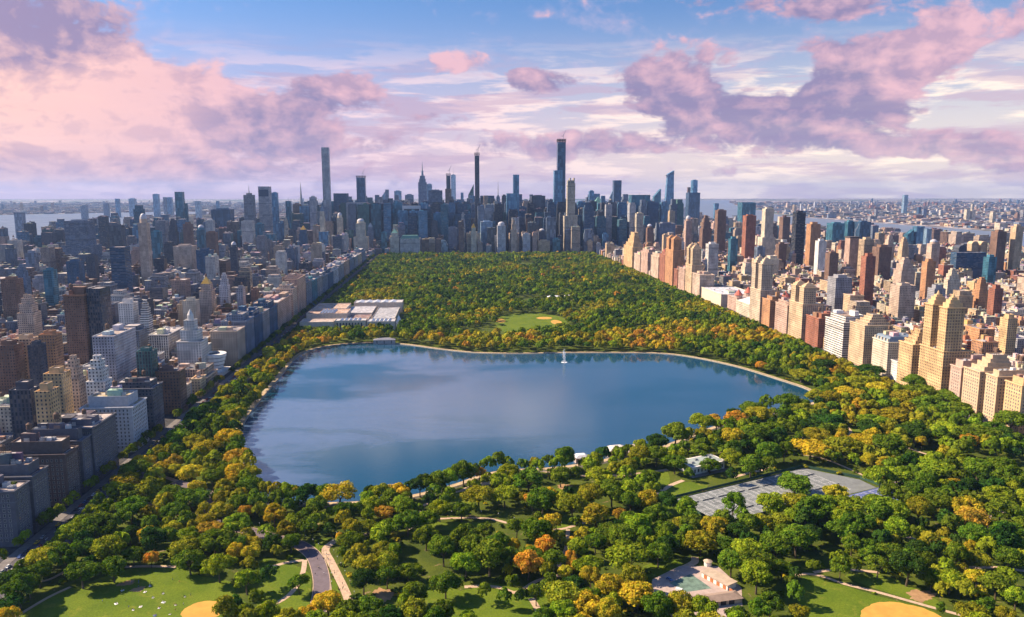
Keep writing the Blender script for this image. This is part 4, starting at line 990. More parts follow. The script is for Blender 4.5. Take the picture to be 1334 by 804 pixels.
def rooftop(root, x0, x1, y0, y1, z, wc, rr, n=2, tank=True, units=3, garden=0):
    w, d_ = x1 - x0, y1 - y0
    if w < 7 or d_ < 7: return
    for _ in range(n):
        a = rr.uniform(.18, .36) * w; b_ = rr.uniform(.18, .36) * d_; cx = rr.uniform(x0 + a / 2 + 1.5, x1 - a / 2 - 1.5); cy_ = rr.uniform(y0 + b_ / 2 + 1.5, y1 - b_ / 2 - 1.5); h = rr.uniform(3, 6.5)
        mb = MB(); mb.box(cx - a / 2, cx + a / 2, cy_ - b_ / 2, cy_ + b_ / 2, z - 1.1, z + h, mt=1)
        p = mb.build('penthouse', [FST['plain'], M_roof], root, tuple(min(.7, c * rr.uniform(.8, 1.25)) for c in wc)); lx, ly, lh = cx, cy_, h
    if tank:
        t_ = link('water_tank', TANK, root); t_.location = (lx + rr.uniform(-1, 1), ly + rr.uniform(-1, 1), z + lh)
        s_ = rr.uniform(.85, 1.15); t_.scale = (s_, s_, s_)
    for _ in range(units * 2 if z < 70 and w > 20 and y0 < 900 else 0):
        a = rr.uniform(1.5, 5); b_ = rr.uniform(1.5, 5); cx = rr.uniform(x0 + 4, x1 - 4); cy_ = rr.uniform(y0 + 4, y1 - 4); mb = MB(); mb.box(cx - a / 2, cx + a / 2, cy_ - b_ / 2, cy_ + b_ / 2, z - 1.1, z + rr.uniform(.6, 2.6), mt=1); mb.build('roof_shed', [FST['plain'], M_roof], root, rr.choice([(.5, .42, .36), (.6, .57, .54), (.34, .2, .15), (.3, .3, .32)]))
    for _ in range(units):
        u = link('roof_unit', UNIT, root); u.location = (rr.uniform(x0 + 3, x1 - 3), rr.uniform(y0 + 3, y1 - 3), z - 1.1); u.rotation_euler = (0, 0, rr.choice([0, 1.571]))
    for _ in range(garden):
        u = link('roof_garden', GARD, root); u.location = (rr.uniform(x0 + 5, x1 - 5), rr.choice([y0 + 3, y1 - 3]), z - 1.05)
def windows_on(root, x0, x1, y0, y1, z0, z1, faces, bay=3.4, fl=3.5, maxn=96):
    """each window: stone surround, sill, sash and pane standing in the wall face"""
    fm = MB()
    def wm(mb_):
        mb_.box(-.85, .85, -.09, .0, -1.05, -.9, bottom=True); mb_.box(-.85, .85, -.07, 0, .9, 1.02, bottom=True)
        mb_.box(-.72, -.60, -.05, 0, -.9, .9); mb_.box(.60, .72, -.05, 0, -.9, .9); mb_.box(-.6, .6, -.045, 0, -.05, .05)
        mb_.face([(-.6, -.02, -.9), (.6, -.02, -.9), (.6, -.02, .9), (-.6, -.02, .9)], mi=1)
    if 'window' not in WINM:
        wm(fm); WINM['window'] = fm.mesh('window', [M_trim, M_glassd])
    me = WINM['window']; spots = []
    for f in faces:
        a0, a1 = (x0, x1) if f == 'n' else (y0, y1)
        nb = int((a1 - a0 - 2) / bay); off = ((a1 - a0) - (nb - 1) * bay) / 2
        for i in range(nb):
            u = a0 + off + i * bay; z = z0 + 3.2
            while z < z1 - 2.5:
                if f == 'n': spots.append((u, y0 - .003, z, 0.0))
                elif f == 'e': spots.append((x1 + .003, u, z, math.pi / 2))
                else: spots.append((x0 - .003, u, z, -math.pi / 2))
                z += fl
    def dist(s_): return -(s_[2]) * 1.5 + math.hypot(s_[0], s_[1])
    spots = [s_ for s_ in spots if -4 < project(s_[0], s_[1], s_[2])[0] < 1338 and project(s_[0], s_[1], s_[2])[1] < 815]
    spots.sort(key=dist)
    col = (.50, .44, .38)
    for s_ in spots[:maxn]:
        o_ = link('window', me, root, col); o_.location = s_[:3]; o_.rotation_euler = (0, 0, s_[3])
    if spots[maxn:]:
        sm = MB()
        for s_ in spots[maxn:]:
            ca, sa = math.cos(s_[3]), math.sin(s_[3])
            for pl in me.polygons:
                sm.face([(s_[0] + v.x * ca - v.y * sa, s_[1] + v.x * sa + v.y * ca, s_[2] + v.z) for v in (me.vertices[i].co for i in pl.vertices)], [(0, 0)] * len(pl.vertices), pl.material_index)
        tag(sm.build('windows', [M_trim, M_glassd], root, col), kind='stuff')
WINM = {}

# --- the two walls of apartment houses that face the park
def row_house(side, pn, top, pf, col, style, depth, label, roofc=None, feat=None, near=False, hh=None, extra=None):
    X = -298.0 if side == 'L' else 561.0
    yn, h = PX(pn, top, X); yf, _ = PX(pf, top, X)
    if hh: h = hh
    x0, x1 = (X - depth, X) if side == 'L' else (X, X + depth)
    rr = random.Random(int(pn * 31)); wc = CC[col] if isinstance(col, str) else col; rc = roofc or rr.choice(ROOFS)
    y0, y1 = yn, max(yf - .6, yn + 8)
    h = max(h, 12)
    root = empty('apartment_building', ((x0 + x1) / 2, (y0 + y1) / 2, 0), label=label, cat='apartment building', group='apartment houses along the shaded avenue' if side == 'L' else 'sunlit apartment houses facing the park')
    root.location = (0, 0, 0)
    FOOT.append((x0, x1, y0, y1))
    st = 'plain' if near else style
    if feat == 'twin':
        hb = h; body(root, x0, x1, y0, y1, .25, hb, st, wc, rc, True)
        th = extra; W_ = (y1 - y0)
        for k, (a, b_) in enumerate(((.02, .34), (.62, .96))):
            ya, yb = y0 + a * W_, y0 + b_ * W_; xa, xb = x0 + 1, x0 + min(depth * .75, 22); q = (xb - xa) / 2; cxx, cyy = (xa + xb) / 2, (ya + yb) / 2
            tw = MB(); z = hb; r0 = 1.0
            body(root, xa, xb, ya, yb, hb - 1.1, th * .80 + hb * .20, st, wc, rc, True, 'tower_wall')
            z = th * .80 + hb * .20; hx, hy = (xb - xa) / 2, (yb - ya) / 2; rest = th - z
            for s_, f_ in ((.78, .35), (.56, .3), (.34, .2)):
                tw.box(cxx - hx * s_, cxx + hx * s_, cyy - hy * s_, cyy + hy * s_, z - 1.1, z + rest * f_); z += rest * f_
            tw.cyl(cxx, cyy, hx * .22, z - .5, th + 3, 8, .1)
            tw.build('tower_crown', FST['plain'], root, tuple(min(.7, c * 1.1) for c in wc))
        rooftop(root, x0, x1, y0 + .36 * W_, y0 + .6 * W_, hb, wc, rr, 1, True, 2)
    elif feat == 'stepped':
        hb = h; body(root, x0, x1, y0, y1, .25, hb, st, wc, rc, True)
        z = hb; n_ = 4; th = extra; step = (th - hb) / n_; a0, a1, b0, b1 = x0, x1, y0, y1
        for k in range(n_):
            sx = (a1 - a0) * .12; sy = (b1 - b0) * .10
            a0 += sx * (1.2 if side == 'R' else .6); a1 -= sx * (.6 if side == 'R' else 1.2); b0 += sy; b1 -= sy
            body(root, a0, a1, b0, b1, z - 1.1, z + step, st, wc, rc, False, 'upper_wall'); z += step
        t_ = link('water_tank', TANK, root); t_.location = ((a0 + a1) / 2, (b0 + b1) / 2, z - 1.1)
    elif feat == 'mansard':
        body(root, x0, x1, y0, y1, .25, h - 6, st, wc, rc, True)
        mb = MB(); mb.prism([(x0 + .6, y0 + .6), (x1 - .6, y0 + .6), (x1 - .6, y1 - .6), (x0 + .6, y1 - .6)], h - 7.1, h, True, .82); mb.build('mansard_roof', mat_simple('slate_roof', (.16, .21, .27), .6, .15, .6), root)
        for k in range(5):
            mb = MB(); yy = y0 + (k + .5) * (y1 - y0) / 5; mb.box(x0 + .4, x0 + 3, yy - 1, yy + 1, h - 6, h - 2.4); mb.build('dormer', FST['plain'], root, wc)
        rooftop(root, x0 + 5, x1 - 5, y0 + 5, y1 - 5, h + 1.1, wc, rr, 2, True, 1)
    else:
        body(root, x0, x1, y0, y1, .25, h, st, wc, rc, True)
        if rr.random() < .6 and depth > 20:
            ins = rr.uniform(3, 6); hz_ = h + rr.uniform(5, 9)
            body(root, x0 + ins, x1 - ins, y0 + ins, y1 - ins, h - 1.1, hz_, st if not near else 'plain', wc, rc, False, 'upper_wall')
            rooftop(root, x0 + ins, x1 - ins, y0 + ins, y1 - ins, hz_, wc, rr, 2, True, 2)
        else: rooftop(root, x0, x1, y0, y1, h, wc, rr, 3, True, 5, 2 if near else 0)
    if near:
        windows_on(root, x0, x1, y0, y1, 2, h, ('n', 'e') if side == 'L' else ('n', 'w'))
        e = .12
        for zz in (6.5, h - 9):
            mb = MB(); mb.box(x0 - e, x1 + e, y0 - e, y1 + e, zz, zz + .7, bottom=True)
            mb.build('string_course', M_trim, root, tuple(min(.7, c * 1.35) for c in wc))
    return root
L_ = lambda *a, **k: row_house('L', *a, **k)
R_ = lambda *a, **k: row_house('R', *a, **k)
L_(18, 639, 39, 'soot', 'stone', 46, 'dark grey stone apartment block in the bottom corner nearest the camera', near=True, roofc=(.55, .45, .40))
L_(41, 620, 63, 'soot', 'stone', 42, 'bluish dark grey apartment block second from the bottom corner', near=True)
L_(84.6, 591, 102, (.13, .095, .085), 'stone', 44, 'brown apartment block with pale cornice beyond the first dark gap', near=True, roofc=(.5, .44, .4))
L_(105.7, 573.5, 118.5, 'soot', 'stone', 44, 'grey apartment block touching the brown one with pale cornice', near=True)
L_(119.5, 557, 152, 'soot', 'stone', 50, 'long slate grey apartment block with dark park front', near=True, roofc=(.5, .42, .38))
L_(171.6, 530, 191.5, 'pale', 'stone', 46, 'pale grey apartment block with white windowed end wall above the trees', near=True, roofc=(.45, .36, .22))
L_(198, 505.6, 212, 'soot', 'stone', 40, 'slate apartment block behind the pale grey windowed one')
L_(233, 483, 242, 'brown', 'stone', 50, 'grey apartment block with brown roof terrace next to the arched museum wing', roofc=(.42, .32, .28))
L_(268, 475.5, 283, 'beige', 'pier', 44, 'low palace with tall arched windows below the white tower', hh=20)
L_(308.6, 431, 319, 'beige', 'stone', 36, 'beige square apartment tower with dark attic right after the round white museum')
L_(320, 418, 331, 'slate', 'stone', 34, 'blue grey apartment house just beyond the beige square tower')
L_(331.5, 413, 342, 'navy', 'stone', 34, 'dark narrow apartment house before the pinkish brick pair')
L_(342, 407, 351, 'grey', 'stone', 34, 'grey apartment house with bright roof before the pink brick slab')
L_(351, 402, 361, 'navy', 'stone', 34, 'dark blue apartment house directly before the pink brick slab')
L_(361.4, 394, 380, 'pink', 'brick', 34, 'long pink brick apartment slab facing the museum')
L_(381, 376, 387, 'beige', 'stone', 30, 'tall beige apartment house with stepped top across from the museum')
L_(387.5, 363, 398, 'pink', 'brick', 28, 'tallest pinkish apartment house across from the museum', feat='stepped', extra=82)
for k, (a, t_, b_, lw) in enumerate([(399, 368, 406, 'first'), (406.5, 366, 413, 'second'), (413.5, 362, 420, 'third'), (420.5, 360, 427, 'fourth'), (427.5, 357, 434, 'fifth'), (434.5, 352, 441, 'sixth'), (441.5, 346, 448, 'seventh'), (448.5, 341, 455, 'eighth'), (455.5, 338, 461, 'ninth'), (461.5, 335, 466, 'tenth'), (466.5, 332, 471, 'eleventh'), (471.5, 328, 476, 'twelfth')]):
    L_(a, t_, b_, ['slate', 'teal', 'grey', 'slate', 'navy', 'pale', 'grey', 'pink', 'slate', 'grey', 'beige', 'slate'][k], 'stone', 32, f'{lw} shaded apartment house of the far row beyond the museum')
R_(1332, 502, 1309, 'ochre', 'stone', 44, 'ochre apartment block at the picture edge with brown roof', near=True, roofc=(.40, .22, .14))
R_(1300, 490.5, 1284, 'tan', 'stone', 46, 'tan apartment block with bright white roof second from the edge', near=True, roofc=(.66, .62, .6))
R_(1277, 484, 1255, 'tan', 'stone', 44, 'tan apartment block with stepped upper floors next to the pink one', feat='stepped', extra=66, near=True)
R_(1253, 479, 1238, 'pink', 'brick', 40, 'pink brick apartment block beside the twin towered one', near=True)
R_(1229.5, 457.5, 1197.5, 'ochre', 'stone', 34, 'golden twin towered apartment palace highest of the sunlit row', feat='twin', extra=122, roofc=(.5, .35, .2))
R_(1189.5, 449, 1171, 'ochre', 'stone', 32, 'golden stepped apartment house just beyond the twin towered one', feat='stepped', extra=72)
R_(1169.5, 471, 1161, 'white', 'brick', 26, 'small white house squeezed between two tall sunlit blocks')
R_(1158, 440, 1137, 'cream', 'brick', 44, 'cream apartment house with blue slate mansard roof', feat='mansard')
R_(1127, 424, 1107, 'tan', 'brick', 40, 'tan apartment house with stepped head beyond the mansard roof', feat='stepped', extra=72)
R_(1099.5, 420, 1075, 'white', 'ribbon', 42, 'long white modern apartment slab facing the park')
R_(1067, 415, 1050, 'red', 'brick', 40, 'red brick apartment house beyond the white slab')
R_(1046, 396, 1028, 'tan', 'stone', 36, 'tan apartment house with two stubby turrets beyond the red one', feat='twin', extra=95)
R_(1026, 398, 1010, 'pink', 'stone', 36, 'pink and cream apartment house before the stubby turrets')
R_(1003.5, 391, 993, 'orange', 'brick', 34, 'narrow orange brick apartment house beside the slim twin towers')
R_(991, 378, 977, 'lime', 'stone', 34, 'limestone apartment house with two slim towers near the domed museum', feat='twin', extra=122)
R_(912, 358, 902, 'beige', 'stone', 34, 'beige apartment house with dark side past the low white museum')
R_(901.5, 345, 893, 'tan', 'stone', 32, 'tall tan towered apartment house past the low museum', feat='twin', extra=118)
R_(892, 350, 884, 'pink', 'stone', 30, 'pinkish apartment house left of the tall tan towered one')
R_(883, 351, 878, 'red', 'brick', 30, 'small reddish apartment house beside the orange tower')
R_(877, 326, 867, 'orange', 'brick', 30, 'bright orange twin topped tower on the sunlit row', feat='twin', extra=128)
R_(866.5, 332, 859, 'red', 'brick', 30, 'dark red apartment house just past the orange tower')
R_(858, 335, 848, 'beige', 'stone', 30, 'pale beige apartment house two past the orange tower')
R_(844, 329, 835, 'pink', 'stone', 30, 'pink apartment house near the far corner of the park')
R_(834, 332, 826, 'beige', 'stone', 30, 'low beige house next to the far corner of the park')
R_(824, 322, 812.5, 'ochre', 'stone', 34, 'golden stepped tower at the far corner of the park', feat='stepped', extra=112)

# --- special buildings on the park edges
def part_box(root, nm, x0, x1, y0, y1, z0, z1, mat, c=None, mt=None): 
    mb = MB(); mb.box(x0, x1, y0, y1, z0, z1, mt=mt); return mb.build(nm, mat, root, c)
# spiral museum
yv, _ = PX(296, 470, -298)
root = empty('museum', (-316, yv + 10, 0), label='round white museum with stacked drums beside the park trees', cat='museum')
for k in range(5):
    mb = MB(); mb.cyl(-2, 0, 10 + k * 1.5, 5 + k * 5, 9 + k * 5, 28); mb.build('drum', FST['plain'], root, (.75, .72, .68))
    mb = MB(); mb.cyl(-2, 0, 9.4 + k * 1.2, 4 + k * 5, 5.0 + k * 5, 28); mb.build('window_band', M_glassd, root)
mb = MB(); mb.box(-22, 12, -12, 26, .25, 5); mb.build('base', FST['plain'], root, (.72, .69, .65))
mb = MB(); mb.box(-24, -13, 2, 30, 5, 38); mb.build('annex', FST['stone'], root, (.62, .58, .5))
mb = MB(); mb.dome(-2, 0, 8, 29, 3.5, 20); mb.build('skylight', M_glassd, root)
FOOT.append((-345, -298, yv - 6, yv + 42))
# stepped white tower
yv, hz_ = PX(272, 440, -312)
root = empty('apartment_tower', (0, 0, 0), label='slim bright white stepped tower above the arched palace', cat='apartment tower'); wc = CC['white']
body(root, -352, -322, yv, yv + 28, .25, 52, 'stone', wc, ROOFS[3], True); body(root, -348, -327, yv + 3, yv + 24, 50, 66, 'stone', wc, ROOFS[3], False, 'upper_wall')
body(root, -344, -331, yv + 6, yv + 20, 64, 78, 'stone', wc, ROOFS[3], False, 'upper_wall'); mb = MB(); mb.cyl(-337.5, yv + 13, 4, 77, 84, 8); mb.cyl(-337.5, yv + 13, 4, 84, 92, 8, .05, False); mb.build('turret', FST['plain'], root, wc)
FOOT.append((-353, -321, yv, yv + 28))
# great museum in the park
root = empty('museum', (0, 0, 0), label='sprawling beige museum of joined wings at the park edge beyond the lake', cat='museum')
by = (.60, .50, .41)
for (a, b_, c, d_, h, nm, rc) in [(-262, -205, 1400, 1440, 18, 'wing', (.50, .40, .34)), (-262, -190, 1462, 1520, 23, 'wing', (.50, .33, .24)), (-262, -200, 1528, 1600, 22, 'wing', (.52, .37, .28)), (-204, -150, 1405, 1432, 19, 'wing', (.60, .58, .58)),
                                  (-188, -150, 1440, 1500, 15, 'wing', (.28, .18, .16)), (-148, -100, 1404, 1436, 17, 'wing', (.55, .54, .56)), (-196, -100, 1610, 1650, 21, 'wing', (.58, .56, .56)), (-146, -104, 1444, 1600, 13, 'wing', (.40, .40, .42)), (-198, -150, 1510, 1600, 16, 'wing', (.48, .47, .5))]:
    body(root, a, b_, c, d_, .15, h, 'plain', by, rc, False, nm)
for a, b_, yy, h in ((-200, -152, 1404.9, 15), (-146, -102, 1403.9, 13), (-260, -207, 1399.9, 9)):
    k = a
    while k < b_ - 3: part_box(root, 'window_bay', k, k + 2.4, yy - .25, yy, 3, h, M_glassd); k += 5.2
for a, b_, c, d_, z in ((-196, -158, 1408, 1428, 18.2), (-142, -106, 1408, 1432, 16.2), (-240, -212, 1470, 1512, 22), (-190, -110, 1615, 1645, 20)):
    mb = MB(); 
    nrib = 5
    for q in range(nrib):
        u0 = a + (b_ - a) * q / nrib; u1 = a + (b_ - a) * (q + .8) / nrib; um = (u0 + u1) / 2
        mb.face([(u0, c, z), (um, c, z + 2.5), (um, d_, z + 2.5), (u0, d_, z)]); mb.face([(um, c, z + 2.5), (u1, c, z), (u1, d_, z), (um, d_, z + 2.5)]); mb.face([(u0, c, z), (u1, c, z), (um, c, z + 2.5)])
    mb.build('skylight', mat_simple('skylight_glass', (.50, .54, .60), .3, .1, 1), root)
mb = MB(); mb.prism([(-104, 1445), (-88, 1445), (-88, 1461), (-104, 1461)], .15, 20, False, .02); mb.build('glass_pyramid', mat_simple('pyramid_glass', (.62, .66, .70), .25, .05, 1), root)
root.location = (-4, -72, 0)
# domed museum group on the sunlit side
y17 = PX(975, 400, 561)[0]; y17b = PX(940, 385, 561)[0]; y18 = PX(912, 384, 561)[0]
root = empty('museum', (0, 0, 0), label='low museum with red and white pyramid roofs in the sunlit row', cat='museum')
mm = (y17b - y17)
body(root, 566, 640, y17 + 8, y17 + mm * .52, .2, 26, 'stone', CC['cream'], (.7, .68, .66), True, 'wing')
mb = MB(); mb.prism([(568, y17 + 10), (606, y17 + 10), (606, y17 + mm * .5), (568, y17 + mm * .5)], 25, 37, False, .04); mb.build('hipped_roof', mat_simple('white_roof', (.66, .64, .66), .7, .1, .3), root)
body(root, 612, 690, y17 + mm * .1, y17 + mm * .7, .2, 24, 'stone', CC['pink'], (.40, .16, .12), True, 'wing')
body(root, 570, 620, y17 + mm * .56, y17 + mm * .92, .2, 28, 'stone', CC['pink'], (.5, .4, .35), True, 'wing')
for cx_, cy_ in ((576, y17 + mm * .62), (610, y17 + mm * .86), (660, y17 + mm * .4)):
    mb = MB(); mb.cyl(cx_, cy_, 8, 24, 33, 10); mb.build('turret', FST['plain'], root, CC['pink'])
    mb = MB(); mb.cyl(cx_, cy_, 9, 33, 45, 10, .04, False); mb.build('conical_roof', mat_simple('red_roof', (.50, .13, .09), .7, .15, .5), root)
FOOT.append((561, 720, y17, y17b))
root = empty('museum', (0, 0, 0), label='plain low white block with pale roof between museum and park row', cat='museum')
body(root, 563, 640, y17b + 8, y18 - 4, .2, 26, 'plain', CC['cream'], (.62, .62, .66), True); FOOT.append((561, 642, y17b, y18)); rooftop(root, 566, 630, y17b + 12, y18 - 8, 26, CC['cream'], random.Random(4), 2, False, 4)
# ------------------------------------------------------------ the skyline: every tower read off the photograph
def tower(px, w, top, Y, style, col, kind, label, base=None, cat='skyscraper', dk=1.0, dep=None, spire=None):
    x, h = PY(px, top, Y); s_ = F * 1.0 / (Y * math.cos(PIT)); wm = max(6, w / s_ * .90)
    h = max(h, 14); d_ = dep or max(16, min(70, wm * dk)); rr = random.Random(int(px * 17 + Y)); wc = CC[col] if isinstance(col, str) else col; rc = rr.choice(ROOFS)
    x0, x1, y0, y1 = x - wm / 2, x + wm / 2, Y, Y + d_
    FOOT.append((x0, x1, y0, y1)); cx_, cy_ = x, Y + d_ / 2; hw, hd = wm / 2, d_ / 2
    root = empty('skyscraper' if cat == 'skyscraper' else 'high_rise', (0, 0, 0), label=label, cat=cat, group='towers of the skyline')
    def tb(f, z0, z1, name='upper_wall', st=style): body(root, cx_ - hw * f, cx_ + hw * f, cy_ - hd * f, cy_ + hd * f, z0, z1, st, wc, rc, False, name)
    def sp(z0, z1, r):
        z1 = z1 or z0 + 32; mb = MB(); mb.cyl(cx_, cy_, r, z0, z1, 6, .15); mb.build('spire', M_steel, root)
    if kind == 'chrysler': spire = PY(px, 237, Y)[1]
    if kind == 'flat':
        body(root, x0, x1, y0, y1, 0, h, style, wc, rc); tb(.55, h - 1.1, h + rr.uniform(3, 6), 'penthouse', 'plain')
    elif kind == 'plain': body(root, x0, x1, y0, y1, 0, h, style, wc, rc)
    elif kind == 'step':
        body(root, x0, x1, y0, y1, 0, h * .72, style, wc, rc); tb(.78, h * .72 - 1.1, h * .86); tb(.56, h * .86 - 1.1, h * .95); tb(.34, h * .95 - 1.1, h)
    elif kind == 'tall_step':
        body(root, x0 - wm * .35, x1 + wm * .35, y0 - 4, y1 + 6, 0, h * .35, style, wc, rc, False, 'podium'); body(root, x0, x1, y0, y1, h * .35 - 1.1, h * .9, style, wc, rc); tb(.72, h * .9 - 1.1, h)
    elif kind == 'dome':
        body(root, x0, x1, y0, y1, 0, h * .88, style, wc, rc); mb = MB(); mb.cyl(cx_, cy_, hw * .8, h * .88 - 1, h * .93, 14); mb.build('drum', FST['plain'], root, wc)
        mb = MB(); mb.dome(cx_, cy_, hw * .8, h * .93, h * .07, 14); mb.build('dome', mat_simple('lead_dome', (.5, .48, .5), .5, .1, 1), root)
    elif kind in ('pyr', 'gold', 'pyrg'):
        body(root, x0, x1, y0, y1, 0, h * .72, style, wc, rc); tb(.76, h * .72 - 1.1, h * .86)
        q = hw * .76; qd = hd * .76
        mb = MB(); mb.prism([(cx_ - q, cy_ - qd), (cx_ + q, cy_ - qd), (cx_ + q, cy_ + qd), (cx_ - q, cy_ + qd)], h * .86 - .5, h, False, .03)
        mb.build('pyramid_roof', {'pyr': mat_simple('slate_roof', (.16, .21, .27), .6, .15, .6), 'gold': M_gold, 'pyrg': M_green}[kind], root)
    elif kind == 'slant':
        body(root, x0, x1, y0, y1, 0, h * .80, style, wc, rc); mb = MB()
        a, b_ = h * .80 - 1.1, h
        mb.face([(x0, y0, a), (x1, y0, a), (x1, y0, b_), (x0, y0, a + 2)], [(0, a), (wm, a), (wm, b_), (0, a + 2)]); mb.face([(x1, y0, a), (x1, y1, a), (x1, y1, b_), (x1, y0, b_)], [(0, a), (d_, a), (d_, b_), (0, b_)])
        mb.face([(x1, y1, a), (x0, y1, a), (x0, y1, a + 2), (x1, y1, b_)], [(0, a), (wm, a), (wm, a), (0, b_)]); mb.face([(x0, y1, a), (x0, y0, a), (x0, y0, a + 2), (x0, y1, a + 2)]); mb.face([(x0, y0, a + 2), (x1, y0, b_), (x1, y1, b_), (x0, y1, a + 2)])
        mb.build('slanted_crown', FST[style], root, wc)
    elif kind == 'taper':
        mb = MB(); mb.prism([(x0, y0), (x1, y0), (x1, y1), (x0, y1)], 0, h * .93, True, .66, cx=cx_ + hw * .6); mb.build('wall', FST[style], root, wc)
        a = cx_ + hw * .6 - (hw * 1.6) * .66; b_ = cx_ + hw * .6 + hw * .4 * .66
        mb = MB(); z = h * .93
        mb.face([(a, y0 + 5, z), (b_, y0 + 5, z), (b_, y0 + 5, h)], [(0, z), (5, z), (5, h)]); mb.face([(b_, y1 - 5, z), (a, y1 - 5, z), (b_, y1 - 5, h)], [(0, z), (5, z), (5, h)]); mb.face([(b_, y0 + 5, z), (b_, y1 - 5, z), (b_, y1 - 5, h), (b_, y0 + 5, h)]); mb.face([(a, y1 - 5, z), (a, y0 + 5, z), (b_, y0 + 5, h), (b_, y1 - 5, h)])
        mb.build('slanted_crown', FST[style], root, wc)
        mb = MB(); mb.prism([(a - 16, y0 + 8), (a + 3, y0 + 4), (a + 3, y1 - 4), (a - 16, y1 - 8)], h * .90, h * .915, True, 1, 0); mb.build('observation_deck', M_steel, root)
    elif kind == 'round':
        mb = MB(); mb.cyl(cx_, cy_, hw, 0, h, 20); mb.build('wall', FST[style], root, wc); mb = MB(); mb.cyl(cx_, cy_, hw * .6, h - .5, h + 5, 16); mb.build('penthouse', FST['plain'], root, wc)
    elif kind == 'barrel':
        body(root, x0, x1, y0, y1, 0, h - hw * .8, style, wc, rc, roof=False); mb = MB(); n_ = 10; z = h - hw * .8 - 1
        p = [(cx_ - hw * math.cos(k / n_ * math.pi), z + hw * .8 * math.sin(k / n_ * math.pi)) for k in range(n_ + 1)]
        for k in range(n_): mb.face([(p[k][0], y0, p[k][1]), (p[k + 1][0], y0, p[k + 1][1]), (p[k + 1][0], y1, p[k + 1][1]), (p[k][0], y1, p[k][1])][::-1])
        mb.face([(a, y0, b_) for a, b_ in p][::-1]); mb.face([(a, y1, b_) for a, b_ in p]); mb.build('barrel_roof', FST['plain'], root, wc)
    elif kind == 'crane':
        body(root, x0, x1, y0, y1, 0, h * .972, style, wc, rc)
        mb = MB(); n_ = 3
        for i in range(n_ + 1):
            for j in range(n_ + 1): mb.box(cx_ - hw + 2 * hw * i / n_ - .5, cx_ - hw + 2 * hw * i / n_ + .5, y0 + d_ * j / n_ - .5, y0 + d_ * j / n_ + .5, h * .968, h)
        for z in (h * .98, h * .988, h * .998): mb.box(x0 - 1.5, x1 + 1.5, y0 - 1.5, y1 + 1.5, z, z + 1.0, bottom=True)
        mb.build('unfinished_floors', mat_simple('raw_concrete', (.09, .075, .07), .9, .3, .5), root)
        mb = MB(); mb.bar((cx_ + hw * .5, cy_, h), (cx_ + hw * .5, cy_, h + 22), .9); mb.bar((cx_ + hw * .5, cy_, h + 12), (cx_ + hw * .5 + 9, cy_, h + 36), .7); mb.bar((cx_ + hw * .5, cy_, h + 12), (cx_ + hw * .5 - 8, cy_, h + 13), .8); mb.build('crane', M_steel, root)
    elif kind == 'crown':
        body(root, x0, x1, y0, y1, 0, h * .93, style, wc, rc); 
        for i in range(4): 
            if i % 2 == 0 or 1: part_box(root, 'crown_pier', x0 + wm * (i * .25 + .03), x0 + wm * (i * .25 + .18), y0 + 1, y1 - 1, h * .92, h * (.97 + .03 * (i % 2)), FST['pier'], wc)
        body(root, x0 - wm * .35, x1 + wm * .35, y0 + 1, y1 + 5, 0, h * .50, style, wc, rc, False, 'podium')
    elif kind == 'empire':
        body(root, x0 - hw * .5, x1 + hw * .5, y0 - 6, y1 + 6, 0, h * .35, style, wc, rc, False, 'podium')
        body(root, x0, x1, y0, y1, h * .35 - 1.1, h * .88, style, wc, rc); tb(.78, h * .88 - 1.1, h * .94); tb(.6, h * .94 - 1.1, h); mb = MB(); mb.cyl(cx_, cy_, hw * .30, h - 1, h * 1.09, 10, .8); mb.build('mast_base', FST['plain'], root, wc); sp(h * 1.09, spire, 4)
    elif kind == 'chrysler':
        body(root, x0, x1, y0, y1, 0, h * .86, style, wc, rc); mb = MB(); z = h * .85; r = hw * .92
        for k in range(6):
            nz = z + (spire * .90 - h * .85) / 6; mb.cyl(cx_, cy_, r, z, nz, 8, .78); z = nz; r *= .74
        mb.build('crown', M_steel, root); sp(z, spire, 2.0)
    elif kind == 'frame':
        body(root, x0, x1, y0, y1, 0, h, 'glass', CC['black'], rc)
        for a, b_, z0, z1 in ((x0 - .3, x0 + wm * .08, 0, h), (x1 - wm * .08, x1 + .3, 0, h), (x0 + wm * .08, x1 - wm * .08, h * .93, h)): part_box(root, 'stone_border', a, b_, y0 - 2, y0 - .05, z0, z1, FST['plain'], CC['pale'])
    elif kind == 'needle':
        body(root, x0, x1, y0, y1, 0, h, style, wc, rc); tb(.5, h - 1.1, h + 8, 'penthouse'); sp(h + 7, spire, 2.5)
    elif kind == 'twin':
        body(root, x0, x1, y0, y1, 0, h * .84, style, wc, rc)
        for a, b_ in ((0, .34), (.66, 1)): body(root, x0 + wm * a, x0 + wm * b_, y0 + 2, y1 - 2, h * .84 - 1.1, h, style, wc, rc, False, 'tower_wall')
    elif kind == 'notch':
        body(root, x0, x1, y0, y1, 0, h, style, wc, rc); part_box(root, 'louvre_band', x0 + wm * .06, x1 - wm * .06, y0 - .4, y0 - .02, h * .84, h * .95, FST['plain'], (.04, .06, .10))
    if kind in ('flat', 'plain', 'step', 'crane', 'needle') and spire is None and rr.random() < .25 and h > 120: sp(h, h + rr.uniform(10, 25), 1.0)
    if base:                       # lower, wider part
        bw = base / s_ / 2; body(root, x - bw, x + bw, Y - 3, Y + d_ + 8, 0, min(h * .5, 90), style, wc, rc, False, 'podium'); FOOT.append((x - bw, x + bw, Y - 3, Y + d_ + 8))
    return root
